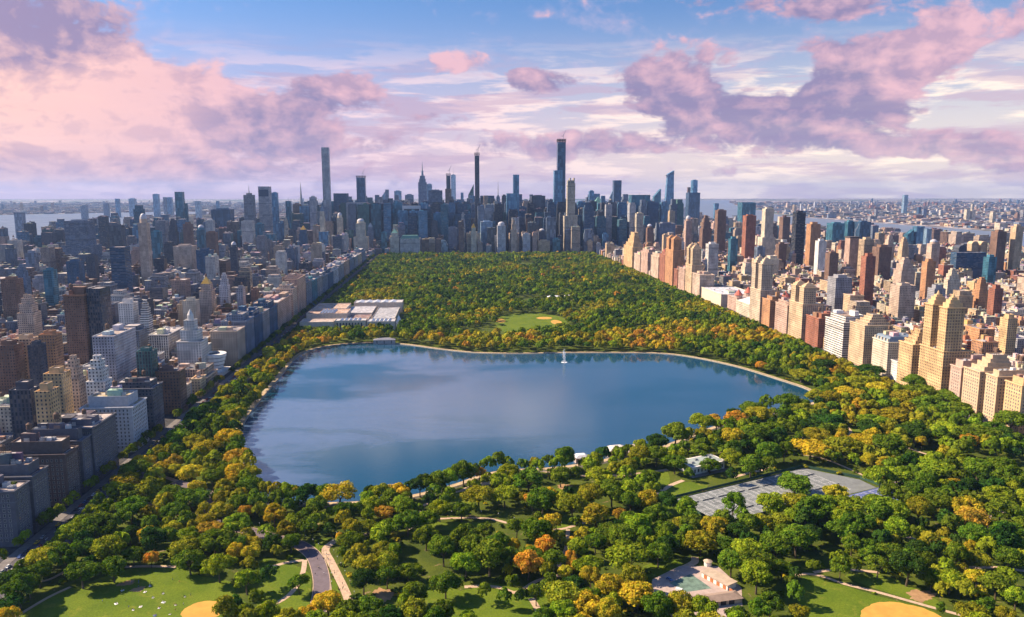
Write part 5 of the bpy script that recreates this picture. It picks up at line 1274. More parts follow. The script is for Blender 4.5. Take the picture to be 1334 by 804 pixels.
TW = [
# far left, east side
(22.7, 10, 277, 4200, 'glass', 'slate', 'plain', 'lone blue slab by the pale river at the left edge'), (60, 14, 303, 2700, 'stone', 'dark', 'plain', 'left one of two dark boxes standing before the river'),
(76, 11, 300, 2750, 'stone', 'dark', 'plain', 'right one of two dark boxes standing before the river'), (97, 29, 288, 2500, 'ribbon', 'slate', 'flat', 'wide grey blue office block with stepped side by the river', 36),
(149, 16, 294, 2700, 'glass', 'dark', 'flat', 'dark block with paler wings crossing the river line'), (184, 12, 278, 1900, 'brick', 'beige', 'dome', 'tall beige tower with rounded banded head left of the dark box'),
(152, 20, 322, 1700, 'ribbon', 'navy', 'plain', 'dark navy office box in the left middle distance'), (232, 10, 250, 3400, 'glass', 'teal', 'plain', 'tall dark teal tower alone on the left skyline'), (240, 6, 265, 3450, 'glass', 'teal', 'plain', 'narrow teal tower leaning close to the tall dark teal one'),
(287, 26, 273, 3600, 'glass', 'navy', 'flat', 'broad dark blue block with box on its roof'), (323, 13, 254, 3300, 'ribbon', 'grey', 'needle', 'grey tower with thin antenna left of the pale notched one'), (321, 15, 288, 3000, 'ribbon', 'white', 'plain', 'whitish striped block below the grey antenna tower'),
(272, 10, 287, 2800, 'pier', 'white', 'flat', 'light striped tower before the broad dark blue block'), (274, 13, 303, 2400, 'brick', 'brown', 'flat', 'brown slab in front of the light striped tower'), (208, 14, 288, 2800, 'ribbon', 'grey', 'flat', 'grey tower right of the round headed beige one'),
(223, 11, 285, 2600, 'brick', 'dark', 'step', 'dark stepped tower under the tall dark teal one'), (202, 11, 302, 2300, 'glass', 'teal', 'flat', 'short teal block beside the round headed tower'), (243, 11, 292, 2600, 'brick', 'brown', 'flat', 'reddish brown slab right of the dark teal tower'),
(260, 10, 293, 2700, 'glass', 'teal', 'dome', 'teal tower with white domed head left middle'), (237, 25, 321, 2100, 'brick', 'beige', 'flat', 'wide beige apartment slab in the left middle distance', None, 'high rise'), (264, 19, 326, 2050, 'stone', 'navy', 'flat', 'dark wide block right of the beige slab', None, 'high rise'),
(303, 9, 315, 2000, 'stone', 'dark', 'dome', 'narrow dark tower with pale domed tip', None, 'high rise'), (117, 12, 334, 1900, 'brick', 'dark', 'flat', 'short dark tower left of the navy box', None, 'high rise'), (94, 17, 341, 1750, 'brick', 'navy', 'flat', 'dark blue apartment tower above the rowhouse roofs', None, 'high rise'),
(38, 12, 330, 2000, 'glass', 'slate', 'flat', 'slim bluish tower near the left edge', None, 'high rise'), (10, 20, 364, 1300, 'brick', 'brown', 'flat', 'brown tower cut by the left picture edge', None, 'high rise'), (24, 14, 345, 1650, 'brick', 'slate', 'step', 'slate stepped tower behind the brown edge tower', None, 'high rise'),
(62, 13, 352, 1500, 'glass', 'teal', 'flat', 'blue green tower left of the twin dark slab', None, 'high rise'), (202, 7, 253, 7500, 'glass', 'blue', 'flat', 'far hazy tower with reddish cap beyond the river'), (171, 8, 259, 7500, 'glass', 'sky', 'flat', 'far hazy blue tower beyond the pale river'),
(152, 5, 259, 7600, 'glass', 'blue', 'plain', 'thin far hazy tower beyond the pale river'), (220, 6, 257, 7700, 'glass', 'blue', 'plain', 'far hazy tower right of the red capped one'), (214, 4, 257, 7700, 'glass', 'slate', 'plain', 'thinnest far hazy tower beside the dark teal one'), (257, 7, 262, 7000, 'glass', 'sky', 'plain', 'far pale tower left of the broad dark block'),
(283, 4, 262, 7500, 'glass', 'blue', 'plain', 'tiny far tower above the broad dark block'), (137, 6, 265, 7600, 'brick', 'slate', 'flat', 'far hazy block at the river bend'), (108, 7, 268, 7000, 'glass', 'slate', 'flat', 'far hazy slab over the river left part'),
(266, 17, 361, 1400, 'brick', 'beige', 'gold', 'beige tower with small golden pyramid on top left middle', None, 'high rise'), (290, 12, 356, 1500, 'stone', 'pale', 'step', 'pale stepped tower right of the golden topped one', None, 'high rise'), (312, 9, 375, 1350, 'stone', 'grey', 'flat', 'grey tower between pale stepped one and shaded row', None, 'high rise'),
(331, 9, 378, 1500, 'stone', 'brown', 'flat', 'small brown tower behind the shaded row', None, 'high rise'),
# midtown east
(343, 15, 243, 3400, 'ribbon', 'pale', 'notch', 'pale tower with dark band below its flat top'), (357, 8, 251, 3600, 'glass', 'blue', 'flat', 'blue glass slab just right of the pale notched tower'), (375, 7, 262, 3700, 'glass', 'teal', 'plain', 'slim teal tower left of the silver spire'),
(391.6, 8, 262, 4300, 'stone', 'brown', 'chrysler', 'slender tower with layered silver crown and needle'), (386, 10, 266, 3900, 'brick', 'brown', 'flat', 'brown block at the foot of the silver spire'), (396, 13, 269, 3800, 'glass', 'blue', 'plain', 'blue glass block right of the silver spire'),
(407, 9, 257, 3200, 'pier', 'pale', 'flat', 'light striped tower left of the tallest thin white tower'), (372, 6, 284, 3000, 'pier', 'cream', 'step', 'slim cream tower under the teal one'), (423, 10, 192, 3250, 'grid', 'pale', 'plain', 'very tall thin pale tower with square window grid'),
(418.7, 7, 266, 2960, 'stone', 'cream', 'pyr', 'cream tower with pointed cap at the foot of the thin grid tower'), (443, 19, 252, 3750, 'ribbon', 'navy', 'plain', 'broad dark slab right of the thin grid tower'), (469.5, 12, 229, 4000, 'glass', 'navy', 'crane', 'unfinished dark blue tower with crane on top'),
(464, 29, 264, 3150, 'pier', 'pale', 'plain', 'broad light grey slab with fine vertical stripes', None, 'skyscraper', .5), (442, 8, 277, 3000, 'stone', 'cream', 'dome', 'small cream tower with white dome left of the broad striped slab'), (469, 13, 285, 2960, 'stone', 'cream', 'dome', 'cream hotel tower with domed head at the park corner', 18),
(492, 24, 266, 3400, 'glass', 'black', 'plain', 'black glass slab between striped slab and framed tower'), (513, 17, 267, 3500, 'pier', 'slate', 'plain', 'slate slab left of the dark framed tower'), (536, 26, 268, 3150, 'glass', 'black', 'frame', 'black glass tower framed in pale stone'),
(534, 29, 311, 2960, 'pier', 'white', 'plain', 'white chateau hotel with green roof at the park corner', None, 'high rise'), (550, 12, 229, 5000, 'stone', 'slate', 'empire', 'stepped grey tower with tall mast high on the centre skyline', None, 'skyscraper', 1, None, 435), (567, 20, 248, 3700, 'ribbon', 'slate', 'flat', 'broad blue grey slab right of the masted tower'),
(584, 6, 226, 3500, 'glass', 'dark', 'crane', 'slender dark tower with brown strip left of the far white tower'), (584, 9, 246, 3495, 'glass', 'brown', 'plain', 'brown lower shoulder of the slender dark tower'), (590.5, 7, 228, 10500, 'glass', 'sky', 'needle', 'very far pale tower with thin spire', None, 'skyscraper', 1, None, 560),
(513.5, 13, 299, 2965, 'stone', 'cream', 'pyrg', 'cream hotel with steep pointed roof left of the chateau hotel'), (555, 13, 272, 3200, 'glass', 'navy', 'plain', 'navy glass block right of the framed tower'), (566, 9, 288, 3050, 'stone', 'dark', 'flat', 'dark narrow block near the chateau hotel'),
(518, 10, 249, 5500, 'glass', 'sky', 'flat', 'far light block right of the black glass slab'), (504, 5, 247, 5500, 'glass', 'slate', 'plain', 'thin far tower above the black glass slab'), (498, 7, 250, 5200, 'glass', 'sky', 'slant', 'small far tower with slanted top above the black slab'), (491, 6, 254, 5200, 'glass', 'navy', 'plain', 'small far navy block above the black slab'), (533, 12, 254, 5000, 'glass', 'slate', 'flat', 'far slate block above the framed tower'),
(559, 8, 240, 5600, 'glass', 'sky', 'flat', 'pale far block just right of the masted tower'), (577, 14, 313, 2970, 'glass', 'sky', 'step', 'low light blue block at the far edge of the wood', None, 'high rise'), (590, 13, 297, 3000, 'stone', 'slate', 'flat', 'grey blue block standing behind the wood centre left'), (449, 16, 311, 2960, 'brick', 'pink', 'flat', 'pinkish wide block left of the park corner hotels', None, 'high rise'),
(421, 13, 302, 2950, 'glass', 'blue', 'plain', 'blue block at the foot of the thin grid tower'), (351, 14, 305, 2800, 'glass', 'teal', 'plain', 'teal block under the pale notched tower'), (455, 11, 300, 3050, 'glass', 'green', 'plain', 'dark green block before the broad striped slab'), (337, 10, 292, 3200, 'glass', 'teal', 'flat', 'teal block left below the pale notched tower'),
(394, 11, 294, 3000, 'brick', 'navy', 'gold', 'navy block with small golden top left of the striped tower'), (380, 9, 300, 2900, 'stone', 'dark', 'flat', 'dark block left of the golden topped navy one'), (482, 9, 290, 3050, 'stone', 'slate', 'pyr', 'slate tower with pointed top by the striped slab'), (500, 8, 303, 3000, 'glass', 'teal', 'flat', 'teal low tower left of the cream hotel'),
# centre
(621.4, 6.5, 199, 3200, 'pier', 'dark', 'crane', 'needle thin unfinished brown tower with teal foot in the centre'), (613.5, 8, 240, 4000, 'glass', 'green', 'slant', 'green glass tower with slanted tip left of the needle tower'), (602, 4, 251, 5000, 'glass', 'blue', 'plain', 'thin far blue tower between slender dark and needle towers'),
(649, 5, 256, 4200, 'glass', 'slate', 'needle', 'slate tower with white antenna in the centre', None, 'skyscraper', 1, None, 300), (635, 20, 255, 3900, 'ribbon', 'navy', 'plain', 'dark wide slab right of the needle tower'), (657, 7, 255, 3700, 'pier', 'dark', 'flat', 'dark slab left of the stepped blue tower'),
(672.5, 8.5, 227.6, 3200, 'glass', 'blue', 'plain', 'stepped bright blue glass tower in the centre'), (666, 13, 252, 3195, 'glass', 'blue', 'plain', 'lower blue shoulder in front of the stepped blue tower'), (701.5, 20, 255, 3700, 'glass', 'dark', 'flat', 'dark block with pale crown left of the tallest tower'), (681, 11, 270, 3400, 'stone', 'navy', 'flat', 'navy block right of the stepped blue tower'),
(732, 11.5, 181, 3250, 'glass', 'navy', 'crane', 'tallest tower of all in dark blue glass with crane'), (727.5, 12, 222, 3246, 'glass', 'blue', 'plain', 'blue lower shoulder of the tallest tower'), (744.5, 11.5, 232, 3020, 'pier', 'cream', 'crown', 'tall limestone tower right beside the tallest one'), (771, 7, 249, 4300, 'glass', 'blue', 'flat', 'blue tower between limestone and pyramid topped towers'),
(805, 11, 235, 4500, 'glass', 'navy', 'plain', 'clean dark blue slab right of the pyramid topped tower'), (797, 5, 246, 4700, 'glass', 'sky', 'slant', 'pale slanted tower behind the clean dark blue slab'), (781, 18, 256, 3600, 'pier', 'beige', 'pyrg', 'beige tower with green pyramid roof'), (801, 16, 268, 3400, 'glass', 'teal', 'plain', 'dark teal block before the clean blue slab'),
(835, 28, 254, 3900, 'glass', 'teal', 'plain', 'broad dark teal block left of the tall leaning glass tower'), (834, 10.5, 278, 3000, 'pier', 'cream', 'flat', 'cream ribbed tower near the far park corner'), (847.5, 9, 292, 2900, 'brick', 'brown', 'dome', 'brown tower with domed head near the far park corner'), (617, 8, 291, 2960, 'stone', 'cream', 'gold', 'cream tower with small golden roof before the needle tower'),
(617, 20, 304, 2990, 'stone', 'cream', 'flat', 'white wide hotel beneath the small golden roof', None, 'high rise'), (603, 7, 277, 3050, 'pier', 'pale', 'step', 'pale ornate thin tower left of the golden roof'), (653.4, 12, 289, 2960, 'stone', 'pale', 'dome', 'pale ornate tower with rounded head at the wood edge'), (669.5, 8, 286, 2960, 'stone', 'beige', 'step', 'beige stepped tower right of the rounded pale one'),
(670, 14, 304, 2985, 'stone', 'beige', 'flat', 'beige broad base block at the wood edge', None, 'high rise'), (686, 11, 305, 2960, 'stone', 'pale', 'flat', 'pale block right of the beige stepped tower', None, 'high rise'), (706.5, 10, 298, 3000, 'stone', 'dark', 'dome', 'dark tower with white domed head left of the limestone one'), (709, 17, 314, 2955, 'brick', 'tan', 'flat', 'tan low block at the wood edge centre', None, 'high rise'),
(634, 17, 289, 3050, 'stone', 'sky', 'flat', 'light blue grey block between golden roof and rounded tower'), (725, 11, 312, 2960, 'glass', 'teal', 'flat', 'teal low block beneath the tallest tower', None, 'high rise'), (766, 14, 299, 3000, 'glass', 'teal', 'flat', 'teal block with white roof right of the limestone tower'), (769, 7, 314, 2950, 'brick', 'tan', 'flat', 'small tan tower right of the teal block with white roof', None, 'high rise'),
(780, 6, 317, 2950, 'pier', 'white', 'flat', 'small white striped tower at the wood edge', None, 'high rise'), (801, 11, 320, 2950, 'stone', 'slate', 'flat', 'slate low block near the far park corner', None, 'high rise'), (789, 9, 305, 3020, 'glass', 'blue', 'flat', 'blue block right of the white striped tower', None, 'high rise'), (697, 7, 303, 2960, 'brick', 'pink', 'flat', 'pink slim block left of the white domed dark tower', None, 'high rise'),
(646, 5, 262, 3300, 'pier', 'white', 'plain', 'thin white strip tower between slate and blue'), (755, 8, 281, 3100, 'glass', 'navy', 'flat', 'navy slim block right of the limestone tower'), (718, 10, 262, 3500, 'glass', 'dark', 'flat', 'dark block hidden behind the tallest tower'), (690, 8, 285, 3200, 'brick', 'brown', 'flat', 'brown slim block in the dark centre'),
# west side
(873.5, 14, 222, 5500, 'glass', 'blue', 'taper', 'tall leaning glass tower with jutting sky deck', None, 'skyscraper', .8), (857, 10, 246, 5000, 'glass', 'teal', 'slant', 'teal tower with sharp wedge top'), (906, 10, 235, 5300, 'glass', 'blue', 'round', 'rounded glass tower right of the leaning one'), (905, 17, 251, 5100, 'glass', 'navy', 'plain', 'dark shoulder block below the rounded glass tower'),
(898, 4, 244, 5200, 'glass', 'brown', 'plain', 'thin brown tower left of the rounded glass one'), (976, 21, 264, 4300, 'glass', 'teal', 'plain', 'wide teal glass block standing alone right of centre'), (965, 5, 265, 4400, 'glass', 'slate', 'plain', 'narrow slate slab attached to the wide teal block'), (1003, 13, 272, 2500, 'brick', 'cream', 'flat', 'cream tower on the sunlit side with wider base', 18),
(941, 13, 274, 2700, 'brick', 'brown', 'flat', 'dark brown tower with antenna on the west side'), (922, 14, 281, 2600, 'brick', 'brown', 'step', 'dark brown stepped tower left of the antenna one'), (898, 9, 281, 2700, 'brick', 'pink', 'dome', 'pinkish tower with rounded head west side'), (979, 15, 281, 2300, 'brick', 'red', 'flat', 'tall red brown slab west side'),
(1044, 14, 277, 2300, 'ribbon', 'black', 'flat', 'tall black slab on the sunlit side'), (1063, 15, 292, 2200, 'brick', 'orange', 'flat', 'glowing orange brick tower right of the black slab'), (870, 24, 291, 3000, 'brick', 'slate', 'flat', 'slate wide block behind the far sunlit row'), (1072, 12, 314, 1900, 'brick', 'white', 'flat', 'white apartment tower right of the orange one', None, 'high rise'),
(930, 15, 318, 1900, 'pier', 'white', 'flat', 'white ribbed apartment tower behind the towered row', None, 'high rise'), (957, 11, 311, 2100, 'glass', 'teal', 'flat', 'teal and tan tower left of the red brown slab', None, 'high rise'), (934, 6, 265, 6000, 'glass', 'blue', 'plain', 'far blue tower near the west river'), (1181, 6, 254, 8000, 'glass', 'sky', 'plain', 'lone far pale tower across the west river'),
(1262, 6, 273, 6000, 'brick', 'cream', 'plain', 'left one of a far cream pair across the river'), (1269, 6, 273, 6000, 'brick', 'cream', 'plain', 'right one of a far cream pair across the river'), (1093, 19, 291, 2900, 'glass', 'teal', 'flat', 'teal glass block at the west river bank'), (1110, 12, 289, 3000, 'glass', 'teal', 'flat', 'taller teal glass block with pale edge by the river'), (1128, 17, 289, 2950, 'glass', 'navy', 'flat', 'navy glass block by the west river'),
(1114, 15, 309, 2000, 'brick', 'pink', 'crane', 'red and white tower wrapped in scaffold with yellow top'), (1133, 16, 312, 1950, 'pier', 'tan', 'flat', 'tan ribbed tower right of the scaffolded one', None, 'high rise'), (1135, 15, 334, 1500, 'brick', 'red', 'flat', 'slender red brick tower rising above the roofs', None, 'high rise'), (1162, 11, 306, 2300, 'stone', 'beige', 'step', 'beige stepped tower by the river', None, 'high rise'), (1181, 11, 309, 2200, 'stone', 'tan', 'step', 'tan stepped tower right of the beige stepped one', None, 'high rise'),
(1187, 10, 299, 2700, 'glass', 'teal', 'slant', 'teal tower with sloping top near the river'), (1200, 12, 295, 2700, 'glass', 'blue', 'plain', 'bright edged blue tower near the river'), (1211, 8, 298, 2600, 'glass', 'sky', 'plain', 'pale blue tower ending the riverside cluster'), (1220, 13, 312, 2100, 'stone', 'beige', 'dome', 'beige tower with rounded head against the river', None, 'high rise'),
(1255, 13, 319, 2000, 'stone', 'dark', 'barrel', 'dark arched roof tower against the river', None, 'high rise'), (1271, 11, 314, 2000, 'brick', 'tan', 'barrel', 'left tan tower of the twin arched pair', None, 'high rise'), (1283, 11, 314, 2000, 'brick', 'tan', 'barrel', 'right tan tower of the twin arched pair', None, 'high rise'), (1266, 48, 329, 1900, 'ribbon', 'navy', 'plain', 'very wide dark slab below the twin arched pair', None, 'high rise', .3),
(1306, 15, 302, 1900, 'brick', 'brown', 'flat', 'brown tower with dark side rising over the river', None, 'high rise'), (1329, 12, 295, 1900, 'brick', 'tan', 'flat', 'tan tower at the right picture edge', None, 'high rise'), (1214, 14, 341, 1500, 'brick', 'orange', 'flat', 'bright orange brick block below the rounded beige tower', None, 'high rise'), (1185, 22, 336, 1600, 'brick', 'beige', 'step', 'beige sloping stepped block right of the red tower', None, 'high rise'),
(1154, 20, 322, 1900, 'brick', 'brown', 'flat', 'dark brown block with tan side behind the red tower', None, 'high rise'), (1100, 26, 362, 1400, 'stone', 'grey', 'flat', 'grey gridded block left of the slender red tower', None, 'high rise'), (1183, 26, 372, 1300, 'brick', 'beige', 'flat', 'wide beige grey block in the sunlit quarter', None, 'high rise'), (1225, 18, 376, 1250, 'brick', 'grey', 'flat', 'grey windowed block right of the wide beige grey one', None, 'high rise'),
(1302, 14, 376, 1250, 'brick', 'red', 'flat', 'saturated red brick block near the right edge', None, 'high rise'), (1284, 16, 362, 1350, 'brick', 'orange', 'step', 'orange stepped block left of the saturated red one', None, 'high rise'), (1320, 16, 415, 1000, 'brick', 'ochre', 'flat', 'yellow ochre slab near the right edge', None, 'high rise'), (1246, 16, 350, 1500, 'stone', 'cream', 'step', 'cream stepped block in the sunlit quarter', None, 'high rise'),
(992, 12, 322, 2100, 'glass', 'slate', 'flat', 'slate glass slab under the cream tower', None, 'high rise'), (1020, 12, 318, 2100, 'brick', 'brown', 'flat', 'brown brick slab left of the black slab', None, 'high rise'), (1087, 14, 330, 1800, 'brick', 'brown', 'flat', 'brown slab below the teal riverside blocks', None, 'high rise'), (868, 8, 306, 2600, 'brick', 'tan', 'flat', 'tan slim tower left of the orange twin topped one', None, 'high rise'), (1294, 13, 335, 1700, 'glass', 'teal', 'flat', 'teal and ochre block below the brown river tower', None, 'high rise'),
]
for q in TW: tower(*q)
# small green roof on the chateau hotel
# near dark twin slab and its neighbours in the left foreground city
def slab(label, x0, x1, y0, y1, h, style, col, kind='flat', cat='apartment tower', rc=None, name='high_rise'):
    rr = random.Random(int(x0 * 3 + y0)); wc = CC[col]; rc = rc or rr.choice(ROOFS); root = empty(name, (0, 0, 0), label=label, cat=cat, group='towers among the avenue blocks')
    body(root, x0, x1, y0, y1, 0, h, style, wc, rc, True); rooftop(root, x0, x1, y0, y1, h, wc, rr, 2, True, 3); FOOT.append((x0, x1, y0, y1)); return root
x, h = PY(100, 384, 1010); r_ = slab('dark brown double slab tower dominating the left foreground city', x - 17, x + 8, 1010, 1035, h, 'brick', 'brown')
x2, h2 = PY(121, 376, 1018); body(r_, x + 9, x + 26, 1016, 1046, 0, h2, 'pier', CC['dark'], ROOFS[2], False, 'rear_slab'); FOOT.append((x + 8, x + 27, 1010, 1046))
part_box(r_, 'penthouse', x - 10, x + 6, 1016, 1028, h, h + 9, FST['plain'], CC['brown'])
for (px, w, tp, Y, st, c, k_, lab) in [(28, 24, 442, 860, 'stone', 'tan', 'flat', 'tan block with trees on its roof at the left edge'), (60, 22, 436, 850, 'brick', 'orange', 'flat', 'orange tan block with small orange penthouse left of the dark slab'),
    (42, 14, 450, 800, 'brick', 'dark', 'flat', 'dark block between two tan ones'), (30, 22, 385, 1150, 'brick', 'beige', 'step', 'beige stepped slab left behind the dark double slab'), (68, 26, 487, 720, 'stone', 'ochre', 'flat', 'yellow ochre block with dark domed roof in the left foreground'), (90, 20, 465, 770, 'stone', 'beige', 'step', 'beige stepped house in front of the dark double slab'),
    (121, 26, 465, 740, 'stone', 'white', 'step', 'white terraced house with tall chimney block left foreground'), (163, 20, 395, 1150, 'stone', 'white', 'flat', 'white block with colonnaded top right of the dark double slab'), (186, 12, 392, 1150, 'ribbon', 'white', 'step', 'small white tower with dark window grid'), (25, 30, 508, 640, 'pier', 'dark', 'flat', 'dark striped block with white side at the left edge'),
    (54, 20, 510, 630, 'stone', 'ochre', 'flat', 'cream and tan block with large windows left foreground'), (5, 26, 450, 830, 'brick', 'brown', 'flat', 'brown block cut by the picture edge'), (187, 22, 458, 830, 'pier', 'green', 'flat', 'grey green ribbed block behind the pale grey one'), (246, 18, 392, 1300, 'stone', 'cream', 'flat', 'cream block behind the white stepped tower')]:
    tower(px, w, tp, Y, st, c, k_, lab, None, 'high rise')
# the chateau hotel roof
x, h = PY(534, 311, 2960)
gr = MB(); gr.prism([(x - 36, 2963), (x + 36, 2963), (x + 36, 3000), (x - 36, 3000)], h - 1.1, h + 12, True, .8)
for o_ in COL.objects:
    if o_.get('label', '').startswith('white chateau hotel'): gr.build('green_roof', M_green, o_)

# ------------------------------------------------------------ the blocks behind: laid out street by street
def blocked(x0, x1, y0, y1, m=1.0):
    for f in FOOT:
        if x0 < f[1] + m and x1 > f[0] - m and y0 < f[3] + m and y1 > f[2] - m: return True
    return False
BL = []                                # x0,x1,y0,y1,h,style,colour,kind
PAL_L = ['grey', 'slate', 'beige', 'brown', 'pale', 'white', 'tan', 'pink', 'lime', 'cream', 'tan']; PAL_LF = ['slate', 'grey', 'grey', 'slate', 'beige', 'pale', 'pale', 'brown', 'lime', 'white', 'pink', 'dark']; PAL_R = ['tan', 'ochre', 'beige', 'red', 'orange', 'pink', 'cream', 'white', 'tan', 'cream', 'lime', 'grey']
def add(x0, x1, y0, y1, h, pal, kind):
    cx_, cy_ = (x0 + x1) / 2, (y0 + y1) / 2
    px, py = project(cx_, cy_, h)
    if px < -50 or px > 1390: return
    if blocked(x0, x1, y0, y1, .3): return
    st = random.choice(['stone', 'brick', 'brick', 'stone', 'ribbon', 'pier']) if h > 25 else random.choice(['brick', 'stone'])
    BL.append((x0, x1, y0, y1, h, st, random.choice(pal), kind))
def block(bx0, bx1, by0, by1, pal, edge0=True, edge1=True, tall=.1, skip_near=None):
    w = 30
    for side_, on in ((0, edge0), (1, edge1)):
        if not on: continue
        xa, xb = (bx0, bx0 + w) if side_ == 0 else (bx1 - w, bx1)
        parts = random.choice([1, 2, 2, 3]); y = by0
        for k in range(parts):
            yb = by0 + (by1 - by0) * (k + 1) / parts
            h = random.choice([17, 19, 22, 26, 30, 36, 42, 50]) + random.uniform(-3, 3)
            if random.random() < tall: h = random.uniform(60, 95)
            if bx0 > 500: h = 14 + (h - 14) * .72
            if bx0 > 1600: h = min(h, random.choice([20, 24, 30, 38]))
            add(xa + random.uniform(0, 3), xb - random.uniform(0, 6), y, yb - .6, h, pal, 'avenue'); y = yb
    a = bx0 + (w + 1 if edge0 else 0); b_ = bx1 - (w + 1 if edge1 else 0)
    for row in (0, 1):
        x = a
        while x < b_ - 6:
            r_ = random.random()
            if r_ < .62: ww = random.uniform(6.5, 9); h = random.uniform(14, 19); dp = random.uniform(15, 20)
            elif r_ < .93: ww = random.uniform(14, 24); h = random.uniform(18, 30); dp = random.uniform(20, 25)
            else: ww = random.uniform(18, 30); h = random.uniform(32, 55) if bx0 < 1600 else 24; dp = random.uniform(22, 27)
            ww = min(ww, b_ - x)
            if row == 0: add(x, x + ww - .3, by0, by0 + dp, h, pal, 'street')
            else: add(x, x + ww - .3, by1 - dp, by1, h, pal, 'street')
            x += ww
AV_L = [(-418, -298), (-566, -440), (-730, -608), (-890, -753), (-1090, -915), (-1290, -1115), (-1490, -1315), (-1690, -1515), (-1880, -1715)]
AV_R = [(561, 805), (835, 1075), (1105, 1330), (1360, 1470), (1495, 1620), (1650, 1850), (1880, 2080), (2110, 2320)]
yb = 500 - 80.5 * 1
while yb < 3000:
    for k, (a, b_) in enumerate(AV_L):
        if project(b_, yb + 60, 30)[0] < -40: continue
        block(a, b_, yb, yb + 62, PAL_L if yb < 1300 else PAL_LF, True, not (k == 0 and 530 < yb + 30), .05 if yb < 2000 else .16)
    for k, (a, b_) in enumerate(AV_R):
        if project(a, yb + 60, 30)[0] > 1380: continue
        block(a, b_, yb, yb + 62, PAL_R, not (k == 0), True, .015 if yb < 2000 else .10)
    yb += 80.5
# midtown: office towers close together
MID = []
def mid(n, x0, x1, y0, y1, t0, t1, wlo, whi, pal, gap_=1.5):
    for _ in range(n):
        Y = random.uniform(y0, y1); X = random.uniform(x0, x1); w = random.uniform(wlo, whi); d_ = random.uniform(wlo, whi) * .9
        s_ = PY(590 + (X / Y) * 1000, random.gauss(t0, t1), Y)[1]; h = max(24, min(s_, 190))
        px, py = project(X, Y, h)
        if px < -10 or px > 1345: continue
        if blocked(X - w / 2, X + w / 2, Y, Y + d_, gap_): continue
        FOOT.append((X - w / 2, X + w / 2, Y, Y + d_)); MID.append((X - w / 2, X + w / 2, Y, Y + d_, h, random.choice(['glass', 'glass', 'pier', 'ribbon', 'stone', 'grid']), random.choice(pal), 'office'))
PM = ['navy', 'teal', 'slate', 'dark', 'blue', 'slate', 'pale', 'beige', 'navy', 'black', 'green']
mid(420, -300, 560, 2950, 3030, 306, 14, 15, 38, ['lime', 'beige', 'slate', 'grey', 'slate', 'brown', 'dark', 'pale'])
mid(300, -330, 60, 3050, 3500, 268, 9, 24, 42, ['navy', 'black', 'slate', 'dark', 'blue', 'teal'])
mid(1000, -520, 720, 3030, 3800, 280, 13, 24, 48, PM)
mid(900, -800, 1150, 3700, 5200, 272, 8, 28, 56, PM)
mid(420, -1700, -300, 3000, 4200, 304, 12, 24, 42, PM + ['brown', 'beige'])
mid(380, 560, 1650, 3000, 4300, 306, 10, 24, 42, ['brown', 'tan', 'beige', 'cream', 'slate', 'ochre', 'teal', 'pale', 'pink'])
mid(300, 1500, 2380, 3000, 6000, 305, 7, 26, 55, ['brown', 'tan', 'beige', 'cream', 'slate', 'pale', 'pink'])
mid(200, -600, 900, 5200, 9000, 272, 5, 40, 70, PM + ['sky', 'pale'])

ALLB = BL + MID
def show(b_):
    d_ = math.hypot((b_[0] + b_[1]) / 2, b_[2]); return (b_[4] + .5 * (b_[3] - b_[2])) * (b_[1] - b_[0] + 6) / d_ / d_
def area_words(b_):
    px, py = project((b_[0] + b_[1]) / 2, b_[2], b_[4])
    x, y = b_[0], b_[2]
    if x < -290:
        k = [i for i, (a, c_) in enumerate(AV_L) if a - 12 <= x <= c_ + 12]; k = k[0] if k else 5
        n_ = ['first', 'second', 'third', 'fourth', 'fifth', 'sixth', 'seventh', 'eighth', 'ninth'][k]
        return f'in {n_} block row left of avenue'
    k = [i for i, (a, c_) in enumerate(AV_R) if a - 12 <= x <= c_ + 12]; k = k[0] if k else 3
    n_ = ['first', 'second', 'third', 'fourth', 'fifth', 'sixth', 'seventh', 'eighth'][k]
    return f'in {n_} block row behind sunlit houses'
BL.sort(key=show, reverse=True); MID.sort(key=show, reverse=True)
ORD = ['', 'first', 'second', 'third', 'fourth', 'fifth', 'sixth', 'seventh', 'eighth', 'ninth', 'tenth', 'eleventh', 'twelfth', 'thirteenth', 'fourteenth', 'fifteenth', 'sixteenth', 'seventeenth', 'eighteenth', 'nineteenth', 'twentieth']
def make(b_, name, cat, lab, grp):
    x0, x1, y0, y1, h, st, c, kind = b_; rr = random.Random(int(x0 * 11 + y0 * 5)); root = empty(name, (0, 0, 0), label=lab, cat=cat, group=grp)
    j = rr.uniform(.8, 1.15) * (.72 if x0 < -290 and y0 > 1200 else 1.0); wc = tuple(v * j for v in CC[c]); rc = rr.choice(ROOFS)  # far left walls darkened: shade put into their colour
    body(root, x0, x1, y0, y1, 0, h, st, wc, rc, h < 70 and kind != 'office')
    if h > 45 and rr.random() < .5 and x1 - x0 > 15:
        i_ = rr.uniform(2, 4); body(root, x0 + i_, x1 - i_, y0 + i_, y1 - i_, h - 1.1, h + rr.uniform(4, 9), st, wc, rc, False, 'upper_wall')
    else: rooftop(root, x0, x1, y0, y1, h, wc, rr, 2 if x1 - x0 > 12 else 1, h > 20 and kind != 'office', 2 if y0 < 1200 else 0, 1 if y0 < 900 and rr.random() < .4 else 0)
def label_set(lst, look, wheref):
    """same-looking neighbours are told apart by their order along the row"""
    dd_ = {}
    for b_ in lst: dd_.setdefault((look(b_), wheref(b_)), []).append(b_)
    res = {}
    for (lk, wh), bs in dd_.items():
        bs.sort(key=lambda b_: b_[2])
        for i, b_ in enumerate(bs):
            res[id(b_)] = (f'{lk} {wh}' if len(bs) == 1 else f'{lk} {wh}, {ORD[min(i + 1, 20)]} nearest', f'{lk}s {wh}')
    return res
